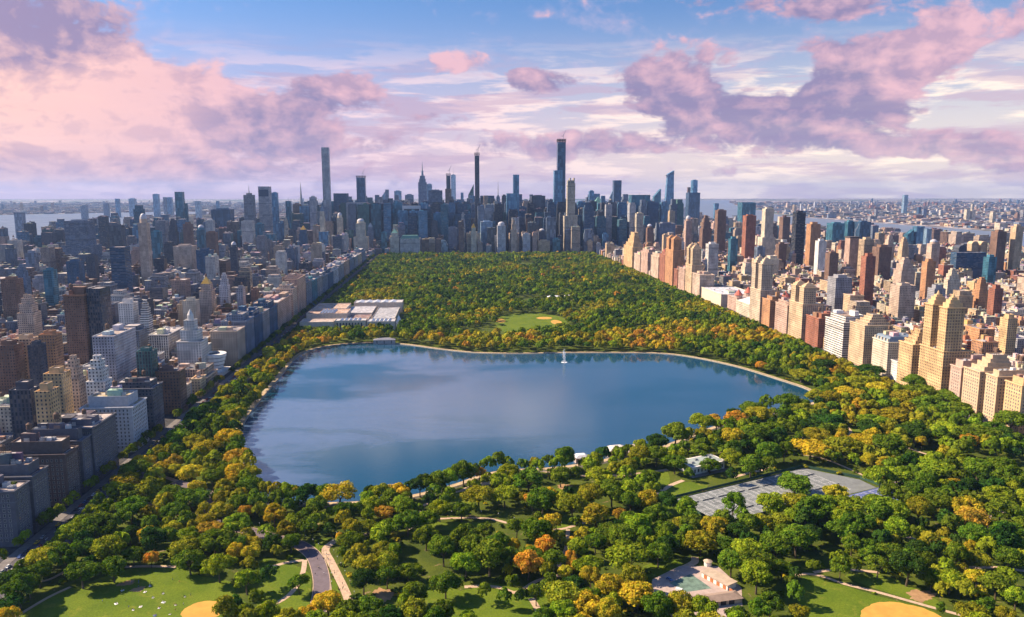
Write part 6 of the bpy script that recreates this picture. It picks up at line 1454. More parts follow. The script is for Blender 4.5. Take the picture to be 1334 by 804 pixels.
def hl(b_): return 'rowhouse' if b_[4] < 20 else ('mid rise' if b_[4] < 36 else ('apartment block' if b_[4] < 64 else 'tower block'))
near_b = BL[:300]; rest_b = BL[300:]
ls = label_set(near_b, lambda b_: f'{CW[b_[6]]} {hl(b_)}', area_words)
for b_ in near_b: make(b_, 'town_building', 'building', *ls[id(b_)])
n_mid = MID[:130]; rest_m = MID[130:]
def mwhere(b_):
    px, py = project((b_[0] + b_[1]) / 2, b_[2], b_[4])
    for lim, t_ in ((330, 'left of the pale notched tower'), (423, 'between notched tower and thin grid tower'), (464, 'between grid tower and broad striped slab'), (536, 'between striped slab and black framed tower'), (584, 'around the masted tower'), (621, 'left of the needle thin tower'), (672, 'between needle tower and stepped blue tower'), (732, 'between stepped blue tower and the tallest'), (781, 'between the tallest and the pyramid roofed tower'), (870, 'between pyramid roof and leaning glass tower'), (976, 'between leaning tower and wide teal block')):
        if px < lim: return t_
    return 'on the riverside right of the wide teal block'
ls = label_set(n_mid, lambda b_: f'{CW[b_[6]]} office block', mwhere)
for b_ in n_mid: make(b_, 'office_building', 'office building', *ls[id(b_)])

def mass(name, lst, label, cat, pent=True):
    V = []; Cc = []; UV = []; MI = []; sti = {'stone': 0, 'brick': 1, 'ribbon': 2, 'pier': 3, 'glass': 4, 'grid': 5}
    def box(x0, x1, y0, y1, z0, z1, wc, rc, mi):
        q = [(x0, y0), (x1, y0), (x1, y1), (x0, y1)]; u = 0
        for k in range(4):
            a, b_ = q[k], q[(k + 1) % 4]
            if k == 2: u += x1 - x0; continue                       # rear walls nobody can step round to are kept too
            L = abs(b_[0] - a[0]) + abs(b_[1] - a[1])
            V.extend([(a[0], a[1], z0), (b_[0], b_[1], z0), (b_[0], b_[1], z1), (a[0], a[1], z1)]); UV.extend([(u, z0), (u + L, z0), (u + L, z1), (u, z1)]); Cc.append(wc); MI.append(mi); u += L
        V.extend([(x1, y1, z0), (x0, y1, z0), (x0, y1, z1), (x1, y1, z1)]); UV.extend([(0, z0), (x1 - x0, z0), (x1 - x0, z1), (0, z1)]); Cc.append(wc); MI.append(mi)
        V.extend([(x0, y0, z1), (x1, y0, z1), (x1, y1, z1), (x0, y1, z1)]); UV.extend([(0, 0)] * 4); Cc.append(rc); MI.append(6)
    for (x0, x1, y0, y1, h, st, c, kind) in lst:
        j = random.uniform(.75, 1.2) * (.72 if x0 < -290 and y0 > 1200 else 1.0); wc = tuple(v * j for v in CC[c]); rc = tuple(v * random.uniform(.8, 1.2) for v in random.choice(ROOFS)); mi = sti[st]  # shade of the far left quarter mixed into the wall colour
        box(x0, x1, y0, y1, 0, h, wc, rc, mi); w, d_ = x1 - x0, y1 - y0
        if h > 45 and random.random() < .4 and w > 14: i_ = min(w, d_) * random.uniform(.1, .2); box(x0 + i_, x1 - i_, y0 + i_, y1 - i_, h - .5, h * random.uniform(1.06, 1.2), wc, rc, mi)
        if pent:
            for _ in range(1 if w < 12 else random.choice([1, 2, 3])):
                a = random.uniform(.15, .35) * w; b_ = random.uniform(.15, .35) * d_; cx_ = random.uniform(x0 + a / 2 + .5, x1 - a / 2 - .5); cy_ = random.uniform(y0 + b_ / 2 + .5, y1 - b_ / 2 - .5)
                box(cx_ - a / 2, cx_ + a / 2, cy_ - b_ / 2, cy_ + b_ / 2, h - .3, h + random.uniform(2, 6), tuple(v * random.uniform(.7, 1.3) for v in wc), rc, 6)
            if h > 22 and random.random() < .6:
                cx_ = random.uniform(x0 + 3, x1 - 3); cy_ = random.uniform(y0 + 3, y1 - 3); box(cx_ - 1.6, cx_ + 1.6, cy_ - 1.6, cy_ + 1.6, h + 2, h + 7.5, (.16, .10, .08), (.16, .10, .08), 6)
    bulk(name, np.array(V, dtype=np.float32), np.array(Cc, dtype=np.float32), [FST[s_ + '_mass'] for s_ in ('stone', 'brick', 'ribbon', 'pier', 'glass', 'grid')] + [M_roofA], label, cat, np.array(UV), np.array(MI))
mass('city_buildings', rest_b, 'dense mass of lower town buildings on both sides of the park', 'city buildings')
mass('midtown_buildings', rest_m, 'packed mass of hazy office buildings behind the skyline towers', 'city buildings')
# the far boroughs and the other bank
FB = []
RIV = [[(2330, 500), (3450, 500), (3450, 7500), (5200, 14000), (8000, 22000), (3300, 22000), (2350, 13500), (2380, 8000)], [(-2600, 2800), (-1850, 2800), (-1850, 4600), (-2250, 5600), (-2950, 7300), (-2500, 9300), (-3400, 9800), (-5200, 8000), (-4500, 6900), (-3000, 5000)]]
n_ = 0
while n_ < 13000:
    Y = 3000 * math.exp(random.random() * 1.75); X = Y * random.uniform(-.62, .78)
    if any(inpoly(X, Y, r_) for r_ in RIV): continue
    if Y < 5200 and -1700 < X < 2200: continue
    n_ += 1
    cl = mnoise.noise(Vector((X * .0006, Y * .0006, 0)))
    w = random.uniform(14, 60) * (1 + Y / 14000); d_ = random.uniform(14, 50); h = random.uniform(6, 20) if random.random() < .95 else random.uniform(20, 45)
    if random.random() < .008 + max(0, cl) * .05: h = random.uniform(40, 95); w = random.uniform(20, 35)
    if blocked(X - w / 2, X + w / 2, Y, Y + d_, 1): continue
    FB.append((X - w / 2, X + w / 2, Y, Y + d_, h, random.choice(['stone', 'brick', 'ribbon', 'glass']), random.choice(['slate', 'beige', 'pale', 'white', 'tan', 'brown', 'grey', 'pink', 'cream', 'red', 'navy']), 'far'))
mass('distant_city', FB, 'hazy low city across both rivers out to the horizon', 'city buildings', False)
print('BLD', len(BL), len(MID), len(FB))
# ------------------------------------------------------------ small buildings and furniture of the park
def rot_root(name, a, b_, **k):
    p = CT(a, b_); return empty(name, (p[0], p[1], .2), CT_RZ, **k)
def lbox(root, nm, x0, x1, y0, y1, z0, z1, mat, c=None, mt=None):
    mb = MB(); mb.box(x0, x1, y0, y1, z0, z1, bottom=True, mt=mt); return mb.build(nm, mat, root, c)
M_wwall = mat_simple('white_wall', (.78, .73, .68), .8, .08, .5)
M_greyroof = mat_simple('grey_green_roof', (.30, .35, .33), .8, .2, .3)
M_tanroof = mat_simple('tan_flat_roof', (.46, .36, .27), .85, .16, .25)
M_dark = mat_simple('dark_opening', (.03, .03, .035), .6, .1, 1)
# clubhouse: local x along the long side, the camera side is local +E2 = -y
cb = P(902, 620); dx, dy = cb[0] - C0[0], cb[1] - C0[1]
r_ = empty('clubhouse', (cb[0], cb[1], .2), CT_RZ, label='white clubhouse with grey green flat roof beside the tennis courts', cat='clubhouse'); r_.scale = (1.2, 1.2, 1.25)
lbox(r_, 'wall', 0, 30, 0, 15, 0, 5.6, M_wwall); lbox(r_, 'roof', -.8, 30.8, -.8, 15.8, 5.61, 6.1, M_wwall, None); lbox(r_, 'roof_deck', .6, 29.4, .6, 14.4, 6.104, 6.25, M_greyroof)
for k in range(9):
    w = lbox(r_, 'window', 1.6 + k * 3.2, 2.9 + k * 3.2, -.08, -.003, 1.5, 3.9, M_dark); lbox(w, 'sill', 1.4 + k * 3.2, 3.1 + k * 3.2, -.25, -.003, 1.15, 1.35, M_white)
for k in range(4):
    w = lbox(r_, 'window', -.08, -.003, 1.5 + k * 3.4, 2.7 + k * 3.4, 1.5, 3.9, M_dark); lbox(w, 'sill', -.25, -.003, 1.3 + k * 3.4, 3.6 + k * 3.4, 1.15, 1.35, M_white)
lbox(r_, 'door', 14.0, 16.0, -.3, -.085, 0, 3.2, M_dark); lbox(r_, 'veranda', -3, 33, -4.5, -.3, 0, .35, M_pave)
for k in range(4):
    u = link('roof_unit', UNIT, r_); u.location = (5 + k * 6.5, 6 + (k % 2) * 4, 6.25); u.scale = (.6, .6, .6)
for k in range(7):
    p = CT(0, 0)
# tennis fence in runs, nets, umpire-side benches
M_screen = mat_simple('green_windscreen', (.03, .075, .05), .9, .2, .4)
FPTS = [CT(-1.5, -1.5), CT(147, -3.5), CT(168, 38), CT(168, 87), CT(113, 87), CT(110, 54), CT(-1.5, 54), CT(-1.5, -1.5)]
fr = empty('tennis_fence', (0, 0, 0), label='dark green windscreen fence on posts enclosing the tennis courts', cat='fence')
for i in range(len(FPTS) - 1):
    a, b_ = FPTS[i], FPTS[i + 1]; L = math.hypot(b_[0] - a[0], b_[1] - a[1]); dx, dy = (b_[0] - a[0]) / L, (b_[1] - a[1]) / L; nx, ny = -dy * .04, dx * .04
    mb = MB(); mb.prism([(a[0] - nx, a[1] - ny), (b_[0] - nx, b_[1] - ny), (b_[0] + nx, b_[1] + ny), (a[0] + nx, a[1] + ny)], .3, 2.6); mb.build('windscreen', M_screen, fr)
    n_ = int(L / 6)
    for q in range(n_):
        x, y = a[0] + dx * L * q / n_, a[1] + dy * L * q / n_
        mb = MB(); mb.cyl(x, y, .08, .2, 3.4, 5); mb.build('post', M_screen, fr)
net_me = None
for a, b_ in nets:
    L = math.hypot(b_[0] - a[0], b_[1] - a[1]); ang = math.atan2(b_[1] - a[1], b_[0] - a[0])
    k = len([1 for n_ in COL.objects if n_.name.startswith('tennis_net')])
    root = empty('tennis_net', (a[0], a[1], .2), ang, label='dark tennis net with white top band across its court', cat='tennis net', group='nets of the tennis courts')
    if net_me is None:
        mb = MB(); mb.box(0, L, -.03, .03, .08, .88); net_me = mb.mesh('net', mat_simple('net_mesh', (.12, .13, .13), .9, .1, 1)); mb = MB(); mb.box(0, L, -.06, .06, .885, 1.0, bottom=True); band_me = mb.mesh('top_band', M_white)
        mb = MB(); mb.cyl(0, 0, .07, 0, 1.1, 6); post_me = mb.mesh('post', M_steel)
    link('net', net_me, root); link('top_band', band_me, root); link('post', post_me, root); o_ = link('post', post_me, root); o_.location = (L, 0, 0)
# maintenance yard: long hipped shed, tan flat wing, green court, paving, vans
yard = [P(*q) for q in [(846, 786), (850, 755), (885, 738), (935, 738), (966, 766), (968, 806), (880, 815)]]
sheet('yard_paving', yard, .22, mat_simple('yard_paving', (.42, .33, .29), .9, .14, .3))
a0, a1 = P(852, 786, 5), P(962, 771, 5); L = math.hypot(a1[0] - a0[0], a1[1] - a0[1]); ang = math.atan2(a1[1] - a0[1], a1[0] - a0[0])
r_ = empty('maintenance_shed', (a0[0], a0[1], .2), ang, label='long low maintenance shed with brown pitched roof at the bottom', cat='shed')
lbox(r_, 'wall', .5, L, -4, 4, 0, 3.2, M_tanroof)
mb = MB(); e = .9; p = [(-e, -4 - e, 3.15), (L + e, -4 - e, 3.15), (L + e, 4 + e, 3.15), (-e, 4 + e, 3.15), (3.5, 0, 4.9), (L - 3.5, 0, 4.9)]
mb.face([p[0], p[1], p[5], p[4]]); mb.face([p[2], p[3], p[4], p[5]]); mb.face([p[1], p[2], p[5]]); mb.face([p[3], p[0], p[4]]); mb.face([p[3], p[2], p[1], p[0]])
mb.build('roof', mat_simple('brown_roof', (.30, .22, .17), .85, .15, .3), r_)
for k in range(9):
    g_ = lbox(r_, 'garage_door', 3 + k * (L - 6) / 9, 3 + k * (L - 6) / 9 + 3.6, -4.08, -4.003, 0, 2.7, M_dark)
b0, b1 = P(917, 741, 5), P(963, 765, 5); L2 = math.hypot(b1[0] - b0[0], b1[1] - b0[1]); ang2 = math.atan2(b1[1] - b0[1], b1[0] - b0[0])
r_ = empty('storage_wing', (b0[0], b0[1], .2), ang2, label='flat tan roofed storage wing running back from the brown shed', cat='shed')
lbox(r_, 'wall', 0, L2 - 7, -2, 6, 0, 3.2, M_wwall); lbox(r_, 'roof', -.6, L2 - 6.4, -2.6, 6.6, 3.21, 3.6, M_tanroof)
for k in range(5): lbox(r_, 'door', 2 + k * 5, 4.5 + k * 5, -2.08, -2.003, 0, 2.5, mat_simple('orange_door', (.42, .16, .06), .7, .1, 1))
gc = [P(*q) for q in [(872, 760), (900, 748), (927, 767), (893, 772)]]; sheet('play_court', gc, .236, mat_simple('green_court', (.13, .20, .16), .9, .3, .3))
lo = empty('corner_hut', (*P(922, 737, 0), .2), ang2, label='small round topped hut behind the tan storage wing', cat='hut'); mb = MB(); mb.cyl(0, 0, 2.4, 0, 3.0, 12); mb.build('wall', M_wwall, lo); mb = MB(); mb.cyl(0, 0, 3.0, 3.0, 4.2, 12, .1, False); mb.build('roof', M_tanroof, lo)
# vehicles
def car_meshes(kind):
    W_, Lg = (1.9, 4.6) if kind == 'car' else (2.1, 5.6); mb = MB(); hb = .95 if kind == 'car' else 1.25
    prof = [(-Lg / 2, .35), (Lg / 2, .35), (Lg / 2, hb * .8), (Lg / 2 - .9, hb), (-Lg / 2 + .2, hb), (-Lg / 2, hb * .9)] if kind == 'car' else [(-Lg / 2, .35), (Lg / 2, .35), (Lg / 2, 1.1), (Lg / 2 - .9, 1.35), (Lg / 2 - 1.6, 2.2), (-Lg / 2, 2.25)]
    for s_ in (-1, 1):
        q = [(a, s_ * W_ / 2, z) for a, z in prof]; mb.face(q if s_ < 0 else q[::-1])
    for i in range(len(prof)):
        a, b_ = prof[i], prof[(i + 1) % len(prof)]; mb.face([(a[0], -W_ / 2, a[1]), (a[0], W_ / 2, a[1]), (b_[0], W_ / 2, b_[1]), (b_[0], -W_ / 2, b_[1])])
    body_ = mb
    cab = MB()
    if kind == 'car': cab.prism([(-1.7, -.85), (1.1, -.85), (1.1, .85), (-1.7, .85)], hb, 1.45, False, .74)
    else: cab.face([(Lg / 2 - .88, -.9, 1.38), (Lg / 2 - .88, .9, 1.38), (Lg / 2 - 1.55, .9, 2.17), (Lg / 2 - 1.55, -.9, 2.17)])
    rf = MB()
    if kind == 'car': rf.prism([(-1.34, -.64), (.76, -.64), (.76, .64), (-1.34, .64)], 1.44, 1.52, True, .96)
    wh = MB(); n_ = 12
    for k in range(n_):
        t0, t1 = 2 * math.pi * k / n_, 2 * math.pi * (k + 1) / n_
        wh.face([(.34 * math.cos(t0), -.12, .34 * math.sin(t0)), (.34 * math.cos(t1), -.12, .34 * math.sin(t1)), (.34 * math.cos(t1), .12, .34 * math.sin(t1)), (.34 * math.cos(t0), .12, .34 * math.sin(t0))])
    for s_ in (-.12, .12): wh.face([(.34 * math.cos(2 * math.pi * k / n_), s_, .34 * math.sin(2 * math.pi * k / n_)) for k in range(n_)])
    paint = mat_simple('car_paint', (.5, .5, .5), .3, .03, 1, spec=.6, src='obj')
    return body_.mesh('body', paint), cab.mesh('windscreen', M_glassd), (rf.mesh('roof', paint) if kind == 'car' else None), wh.mesh('wheel', mat_simple('tyre', (.02, .02, .02), .9, .1, 2)), W_, Lg
CARM = {k: car_meshes(k) for k in ('car', 'van')}
def vehicle(kind, x, y, z, rz, c, label, group, name=None):
    b_, cb_, rf, wh, W_, Lg = CARM[kind]; root = empty(name or ('parked_car' if kind == 'car' else 'van'), (x, y, z), rz, label=label, cat=kind, group=group)
    link('body', b_, root, c); link('windscreen', cb_, root)
    if rf: link('roof', rf, root, c)
    for a in (-1, 1):
        for s_ in (-1, 1): w = link('wheel', wh, root); w.location = (a * Lg * .31, s_ * (W_ / 2 - .05), .34)
vx, vy = P(886, 772); vehicle('van', vx, vy, .24, ang2 + .3, (.75, .75, .75), 'left white van parked in the maintenance yard', 'white vans in the yard')
vx, vy = P(894, 778); vehicle('van', vx, vy, .24, ang2 + .3, (.72, .73, .75), 'right white van parked in the maintenance yard', 'white vans in the yard')
vx, vy = P(872, 756); vehicle('car', vx, vy, .24, ang2, (.12, .2, .4), 'blue car in shade at the yard corner', 'cars in the yard')
COLS = [((.75, .75, .74), 'white'), ((.05, .05, .06), 'black'), ((.35, .36, .38), 'silver'), ((.65, .42, .03), 'yellow'), ((.08, .14, .35), 'blue'), ((.35, .04, .03), 'red')]
rr = random.Random(12); k = 0; seen_c = {}
for y in np.arange(440, 1500, 7.0):
    for x, pr in ((-273.6, .75), (-289.4, .75), (-278.5, .25), (-284.0, .25)):
        if rr.random() < pr and k < 190 and rr.random() < (.7 if y < 900 else .45):
            c, nm = COLS[min(5, int(rr.random() ** 1.2 * 6))]; k += 1; pl = {-273.6: 'parked along the park side', -289.4: 'parked along the house side'}.get(x, 'driving')
            vehicle('car', x, y + rr.uniform(-.6, .6), .07, -math.pi / 2, c, f'{nm} car {pl} of the shaded avenue' if x in (-273.6, -289.4) else f'{nm} car driving down the shaded avenue', f'{nm} cars {pl} on the shaded avenue')
# gatehouses on the lake, bridge, pier
def gatehouse(px, py, w, d_, h, rz, label, roofc):
    x, y = P(px, py); r_ = empty('gatehouse', (x, y, .3), rz, label=label, cat='gatehouse')
    lbox(r_, 'wall', -w / 2, w / 2, -d_ / 2, d_ / 2, 0, h, mat_simple('pink_granite', (.46, .36, .32), .85, .2, .6)); mb = MB(); mb.prism([(-w / 2 - .6, -d_ / 2 - .6), (w / 2 + .6, -d_ / 2 - .6), (w / 2 + .6, d_ / 2 + .6), (-w / 2 - .6, d_ / 2 + .6)], h + .003, h + 2.2, True, .5); mb.build('roof', mat_simple('roof_' + label[:5], roofc, .6, .1, .5), r_)
    for k in range(3): lbox(r_, 'window', -w / 2 + (k + .5) * w / 3 - .6, -w / 2 + (k + .5) * w / 3 + .6, -d_ / 2 - .06, -d_ / 2 - .003, 1.2, h - 1, M_dark)
gatehouse(501, 448, 34, 12, 7, 0, 'long grey roofed gatehouse standing at the far left of the lake', (.26, .26, .29))
gatehouse(757, 602, 12, 9, 5, .1, 'small white roofed hut on the near lake shore', (.75, .74, .74)); gatehouse(803, 594, 18, 12, 7, .2, 'larger gatehouse with terrace roof on the near lake shore', (.62, .56, .5))
gatehouse(826, 590, 10, 8, 5, .2, 'tan gatehouse annex half hidden by trees at the shore', (.50, .40, .30))
gatehouse(275, 545, 10, 12, 5, .1, 'low white shed among trees between lake and avenue', (.68, .66, .64)); gatehouse(312, 501, 14, 10, 4, .1, 'small flat pavilion in trees by the lake bend', (.50, .42, .38))
gatehouse(722, 392, 30, 14, 9, 0, 'small stone castle pavilion behind the far oval lawn', (.5, .48, .46)); gatehouse(742, 390, 22, 14, 8, 0, 'stage house beside the castle pavilion', (.45, .42, .42)); gatehouse(570, 357, 30, 16, 9, 0, 'boathouse roof glinting in the middle of the wood', (.7, .68, .68))
x, y = P(889, 590); r_ = empty('footbridge', (x, y, .3), .12, label='low tan arched footbridge in the trees behind the clubhouse', cat='bridge')
deck = MB(); arch = [MB(), MB()]; n_ = 14
for k in range(n_):
    u0, u1 = -19 + 38 * k / n_, -19 + 38 * (k + 1) / n_; f_ = lambda u: 3.4 * (1 - (u / 19) ** 2) + 1.2; g_ = lambda u: max(.0, 3.2 * math.sqrt(max(0, 1 - (u / 8) ** 2))) if abs(u) < 8 else 0
    deck.face([(u0, -2.5, f_(u0)), (u1, -2.5, f_(u1)), (u1, 2.5, f_(u1)), (u0, 2.5, f_(u0))])
    for s_ in (0, 1): arch[s_].face([(u0, s_ * 5 - 2.5, g_(u0)), (u1, s_ * 5 - 2.5, g_(u1)), (u1, s_ * 5 - 2.5, f_(u1) + .9), (u0, s_ * 5 - 2.5, f_(u0) + .9)])
deck.build('deck', M_path, r_); [a_.build('parapet', mat_simple('bridge_stone', (.50, .40, .31), .85, .15, .5), r_) for a_ in arch]
# fountain in the lake
x, y = P(735, 472.5); r_ = empty('fountain', (x, y, .36), label='white fountain plume rising from the far side of the lake', cat='fountain')
M_spray = bpy.data.materials.new('spray'); M_spray.use_nodes = True; b_ = M_spray.node_tree.nodes['Principled BSDF']; b_.inputs['Base Color'].default_value = (.9, .92, .95, 1); b_.inputs['Roughness'].default_value = .6; b_.inputs['Alpha'].default_value = .75
rg = random.Random(5)
for j in range(7):
    mb = MB(); ang = j * .9; vx, vy = math.cos(ang), math.sin(ang); rad = 0 if j == 0 else rg.uniform(2, 4.5); hgt = 19 if j == 0 else rg.uniform(12, 17)
    for q in range(150):
        t_ = rg.random() * (.98 if j else .5); rr_ = rad * t_ + rg.gauss(0, .35 + .5 * t_); z = hgt * 4 * t_ * (1 - t_) if j else hgt * (1 - (1 - 2 * t_) ** 2)
        c = Vector((vx * rr_ + rg.gauss(0, .25), vy * rr_ + rg.gauss(0, .25), max(0, z + rg.gauss(0, .25)))); s_ = rg.uniform(.12, .34)
        a = Vector((rg.gauss(0, 1), rg.gauss(0, 1), rg.gauss(0, 1))).normalized() * s_; b2 = a.orthogonal().normalized() * s_; up = Vector((0, 0, s_ * 1.6)); mb.face([c - a, c - up, c + a, c + up])
    mb.build('water_jet', M_spray, r_)
mb = MB(); mb.cyl(0, 0, 4.5, 0, .12, 24); mb.build('foam_ring', M_spray, r_)
mb = MB(); mb.cyl(0, 0, .8, 0, .7, 10); mb.build('nozzle', M_dark, r_)
# street lamps along the drives
lamp_p = MB(); lamp_p.cyl(0, 0, .09, 0, 4.0, 6, .7); lamp_pm = lamp_p.mesh('pole', M_dark); lamp_h = MB(); lamp_h.cyl(0, 0, .18, 4.0, 4.5, 8, 1.5); lamp_h.cyl(0, 0, .30, 4.5, 4.75, 8, .2, False); lamp_hm = lamp_h.mesh('lantern', M_white)
for s_, w in road_w[:2] + path_w[:2]:
    for i in range(1, len(s_) - 1, 3):
        x, y = s_[i]; dx, dy = s_[i + 1][0] - x, s_[i + 1][1] - y; l = math.hypot(dx, dy) or 1
        r_ = empty('street_lamp', (x - dy / l * (w / 2 + 1.2), y + dx / l * (w / 2 + 1.2), .1), label='black park lamp post beside drive or footpath near the lake', cat='street lamp', group='lamp posts along the drives and paths'); link('pole', lamp_pm, r_); link('lantern', lamp_hm, r_)
# people: one continuous skinned body per pose
def person_mesh(pose):
    if pose == 'walk': J = dict(pel=(0, 0, .95), che=(0, .02, 1.35), nek=(0, .02, 1.5), hd=(0, .04, 1.62), top=(0, .04, 1.76), ls=(-.19, 0, 1.42), le=(-.24, .10, 1.14), lh=(-.22, .22, .92), rs=(.19, 0, 1.42), re=(.24, -.10, 1.14), rh=(.23, -.12, .88), lk=(-.1, .14, .5), lf=(-.1, .22, .06), lt=(-.1, .36, .04), rk=(.1, -.02, .5), rf=(.1, -.24, .10), rt=(.1, -.12, .03), lhip=(-.1, 0, .92), rhip=(.1, 0, .92))
    else: J = dict(pel=(0, 0, .14), che=(0, -.12, .52), nek=(0, -.13, .68), hd=(0, -.10, .80), top=(0, -.10, .94), ls=(-.19, -.13, .60), le=(-.26, -.26, .36), lh=(-.26, -.34, .08), rs=(.19, -.13, .60), re=(.24, .05, .42), rh=(.14, .26, .40), lk=(-.14, .36, .42), lf=(-.14, .62, .08), lt=(-.14, .76, .05), rk=(.14, .42, .14), rf=(.16, .80, .07), rt=(.16, .92, .10), lhip=(-.1, .03, .13), rhip=(.1, .03, .13))
    E_ = [('pel', 'che'), ('che', 'nek'), ('nek', 'hd'), ('hd', 'top'), ('che', 'ls'), ('ls', 'le'), ('le', 'lh'), ('che', 'rs'), ('rs', 're'), ('re', 'rh'), ('pel', 'lhip'), ('lhip', 'lk'), ('lk', 'lf'), ('lf', 'lt'), ('pel', 'rhip'), ('rhip', 'rk'), ('rk', 'rf'), ('rf', 'rt')]
    Rr = dict(pel=.14, che=.15, nek=.06, hd=.105, top=.07, ls=.075, rs=.075, le=.048, re=.048, lh=.035, rh=.035, lhip=.10, rhip=.10, lk=.065, rk=.065, lf=.045, rf=.045, lt=.035, rt=.035)
    ks = list(J); me = bpy.data.meshes.new('p'); me.from_pydata([J[k] for k in ks], [(ks.index(a), ks.index(b_)) for a, b_ in E_], []); ob = bpy.data.objects.new('p', me); COL.objects.link(ob)
    ob.modifiers.new('s', 'SKIN'); ob.modifiers.new('u', 'SUBSURF').levels = 1
    for i, k in enumerate(ks): me.skin_vertices[0].data[i].radius = (Rr[k], Rr[k] * .85)
    me.skin_vertices[0].data[0].use_root = True
    dg = bpy.context.evaluated_depsgraph_get(); nm = bpy.data.meshes.new_from_object(ob.evaluated_get(dg)); bpy.data.objects.remove(ob); nm.name = 'person'
    nm.materials.clear()
    for m in (mat_simple('skin', (.45, .28, .19), .6, .05, 2), mat_simple('shirt', (.4, .4, .4), .9, .05, 2, src='obj'), mat_simple('trousers', (.05, .06, .10), .9, .1, 2), mat_simple('hair', (.05, .03, .02), .7, .1, 2)): nm.materials.append(m)
    for p_ in nm.polygons:
        c = p_.center; 
        if pose == 'walk': k = 3 if (c.z > 1.68 or (c.z > 1.58 and c.y < .0)) else (0 if c.z > 1.5 or (abs(c.x) > .17 and c.z < 1.2) else (1 if c.z > .96 else 2))
        else: k = 3 if c.z > .86 else (0 if c.z > .68 else (1 if c.z > .24 and c.y < .12 else 2))
        p_.material_index = k
    return nm
PM_ = {k: person_mesh(k) for k in ('walk', 'sit')}
SHC = [((.7, .7, .7), 'white'), ((.5, .06, .05), 'red'), ((.06, .14, .45), 'blue'), ((.03, .03, .04), 'black'), ((.6, .45, .1), 'yellow'), ((.15, .35, .2), 'green')]
rp = random.Random(77)
def person(x, y, pose, place, z=.22):
    c, nm = rp.choice(SHC); o_ = link('person', PM_[pose], None, c); o_.location = (x, y, z); o_.rotation_euler = (0, 0, rp.uniform(0, 6.28))
    tag(o_, f'person in {nm} shirt {"walking" if pose == "walk" else "sitting"} {place}', 'person', f'people in {nm} shirts {"walking" if pose == "walk" else "sitting"} {place}')
for s_, w, place, n_ in ((road_w[0][0], 9, 'on the curving drive', 26), (path_w[0][0], 4, 'on the wide footpath', 16), (path_w[1][0], 2, 'on the path behind the shore', 14)):
    for _ in range(n_): 
        i = rp.randrange(1, len(s_) - 1); q = s_[i]; person(q[0] + rp.uniform(-w / 2, w / 2) * .8, q[1] + rp.uniform(-2, 2), 'walk', place, .225)
for _ in range(20): q = rp.choice(RES_S[len(RES_S) // 2:]); 
M_blank = mat_simple('blanket_cloth', (.5, .5, .5), .95, .05, 1, src='obj')
nb = 0
for px, py in [(160, 769), (195, 765), (214, 774), (198, 779), (214, 785), (209, 793), (201, 802), (184, 790), (240, 778), (175, 795), (222, 800), (150, 788), (190, 772), (229, 789)]:
    x, y = P(px + rp.uniform(-2, 2), py + rp.uniform(-1, 1)); c, nm = rp.choice([((.75, .73, .7), 'white'), ((.7, .7, .72), 'white'), ((.10, .13, .25), 'blue')]); nb += 1
    s_ = rp.uniform(.6, 1.2); mb = MB(); n2 = 5
    for i in range(n2):
        for j in range(n2):
            f_ = lambda i_, j_: ((i_ / n2 - .5) * 2 * s_, (j_ / n2 - .5) * 1.6 * s_, .02 + .05 * math.sin(i_ * 2.1 + px) * math.cos(j_ * 1.7 + py))
            mb.face([f_(i, j), f_(i + 1, j), f_(i + 1, j + 1), f_(i, j + 1)])
    o_ = mb.build('picnic_blanket', M_blank, None, c); o_.location = (x, y, .24); o_.rotation_euler = (0, 0, rp.uniform(0, 3)); tag(o_, f'{nm} picnic blanket lying on the bottom left lawn', 'blanket', f'{nm} picnic blankets on the lawn')
    person(x + .2, y, 'sit', 'on the picnic lawn', .26)
    if rp.random() < .6: person(x - .6, y + .7, 'sit', 'on the picnic lawn', .26)
for _ in range(16):
    q = [rp.uniform(120, 250), rp.uniform(755, 800)]; x, y = P(*q)
    if inpoly(x, y, LAWN_W[0]): person(x, y, 'walk', 'on the picnic lawn', .2)
for px, py in [(900, 640), (915, 642), (960, 636), (985, 630), (1015, 640), (930, 655), (1040, 632), (890, 648)]:
    x, y = P(px, py); person(x, y, 'walk', 'on the tennis courts', .22)
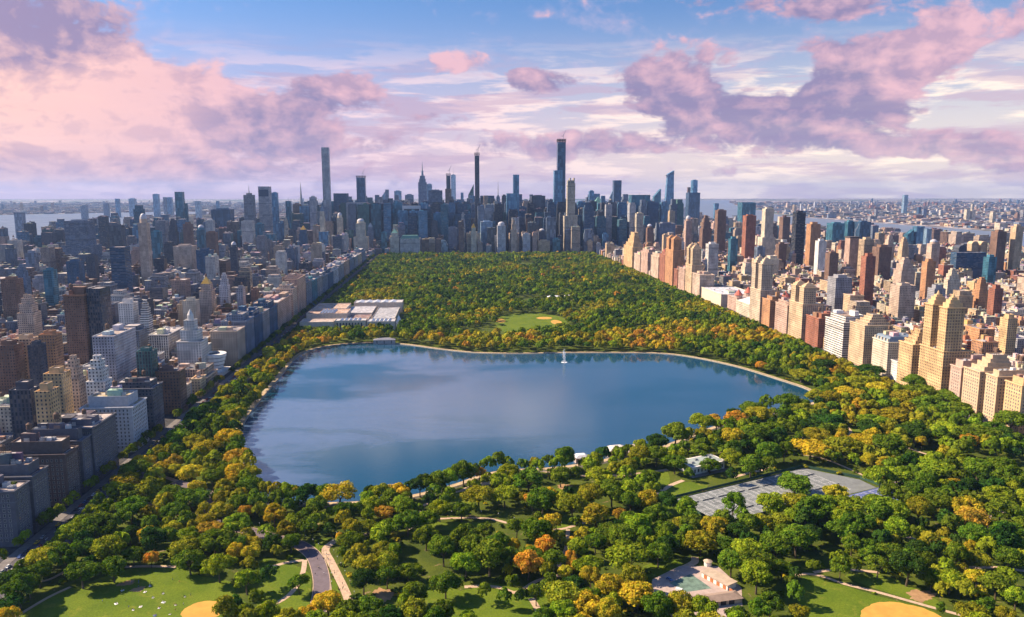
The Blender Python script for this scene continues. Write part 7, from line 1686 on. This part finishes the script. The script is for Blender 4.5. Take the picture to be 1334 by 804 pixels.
# benches beside the wide footpath
bn_s = MB(); 
for k in range(4): bn_s.box(-.9, .9, -.25 + k * .13, -.15 + k * .13, .44, .48, bottom=True)
bn_sm = bn_s.mesh('seat', mat_simple('bench_wood', (.16, .09, .05), .8, .15, 2)); bn_b = MB()
for k in range(3): bn_b.box(-.9, .9, .26, .30, .56 + k * .13, .65 + k * .13, bottom=True)
bn_bm = bn_b.mesh('backrest', MATS['bench_wood']); bl = MB(); bl.box(-.04, .04, -.25, .3, 0, .44); bl_m = bl.mesh('leg', M_dark)
for s_, w in path_w[:2] + path_w[8:9]:
    for i in range(2, len(s_) - 2, 4):
        x, y = s_[i]; dx, dy = s_[i + 1][0] - x, s_[i + 1][1] - y; l = math.hypot(dx, dy) or 1
        r_ = empty('park_bench', (x + dy / l * (w / 2 + .7), y - dx / l * (w / 2 + .7), .18), math.atan2(dy, dx) + math.pi, label='brown slatted park bench facing a footpath', cat='bench', group='benches along the footpaths'); link('seat', bn_sm, r_); link('backrest', bn_bm, r_)
        for a in (-.75, .75): q = link('leg', bl_m, r_); q.location = (a, 0, 0)
# ------------------------------------------------------------ things that look alike are told apart by their order across the view
ONES = ['', 'first', 'second', 'third', 'fourth', 'fifth', 'sixth', 'seventh', 'eighth', 'ninth', 'tenth', 'eleventh', 'twelfth', 'thirteenth', 'fourteenth', 'fifteenth', 'sixteenth', 'seventeenth', 'eighteenth', 'nineteenth']
TENS = {2: 'twent', 3: 'thirt', 4: 'fort', 5: 'fift', 6: 'sixt'}
def ordinal(n):
    if n < 20: return ONES[n]
    t_, o_ = divmod(n, 10)
    return TENS[t_] + 'ieth' if o_ == 0 else TENS[t_] + 'y-' + ONES[o_]
bpy.context.view_layer.update()
same = {}
for o_ in COL.objects:
    if o_.parent is None and o_.get('label'): same.setdefault(o_['label'], []).append(o_)
for lab, os_ in same.items():
    if len(os_) < 2 or len(os_) > 69: continue
    vis = []
    for o_ in os_:
        l_ = o_.matrix_world.translation; vis.append((project(l_.x, l_.y, l_.z)[0], o_))
    vis.sort(key=lambda q: q[0])
    for i, (_, o_) in enumerate(vis):
        new = f'{lab}, {ordinal(i + 1)} from left'
        if len(new.split()) <= 16: o_['label'] = new
# ------------------------------------------------------------ the air
mb = MB(); mb.box(-28000, 28000, -4000, 28000, -1.0, 540, bottom=True)
hm = bpy.data.materials.new('haze'); hm.use_nodes = True; t = NT(hm.node_tree)
o = t.new('ShaderNodeOutputMaterial'); pv = t.new('ShaderNodeVolumePrincipled'); t.link(pv.outputs[0], o.inputs['Volume'])
pv.inputs['Color'].default_value = (.38, .57, 1.0, 1); pv.inputs['Density'].default_value = 2.7e-5; pv.inputs['Anisotropy'].default_value = .2
tag(mb.build('haze', hm), 'thin bluish summer haze in the air over the whole city', 'haze', kind='stuff')
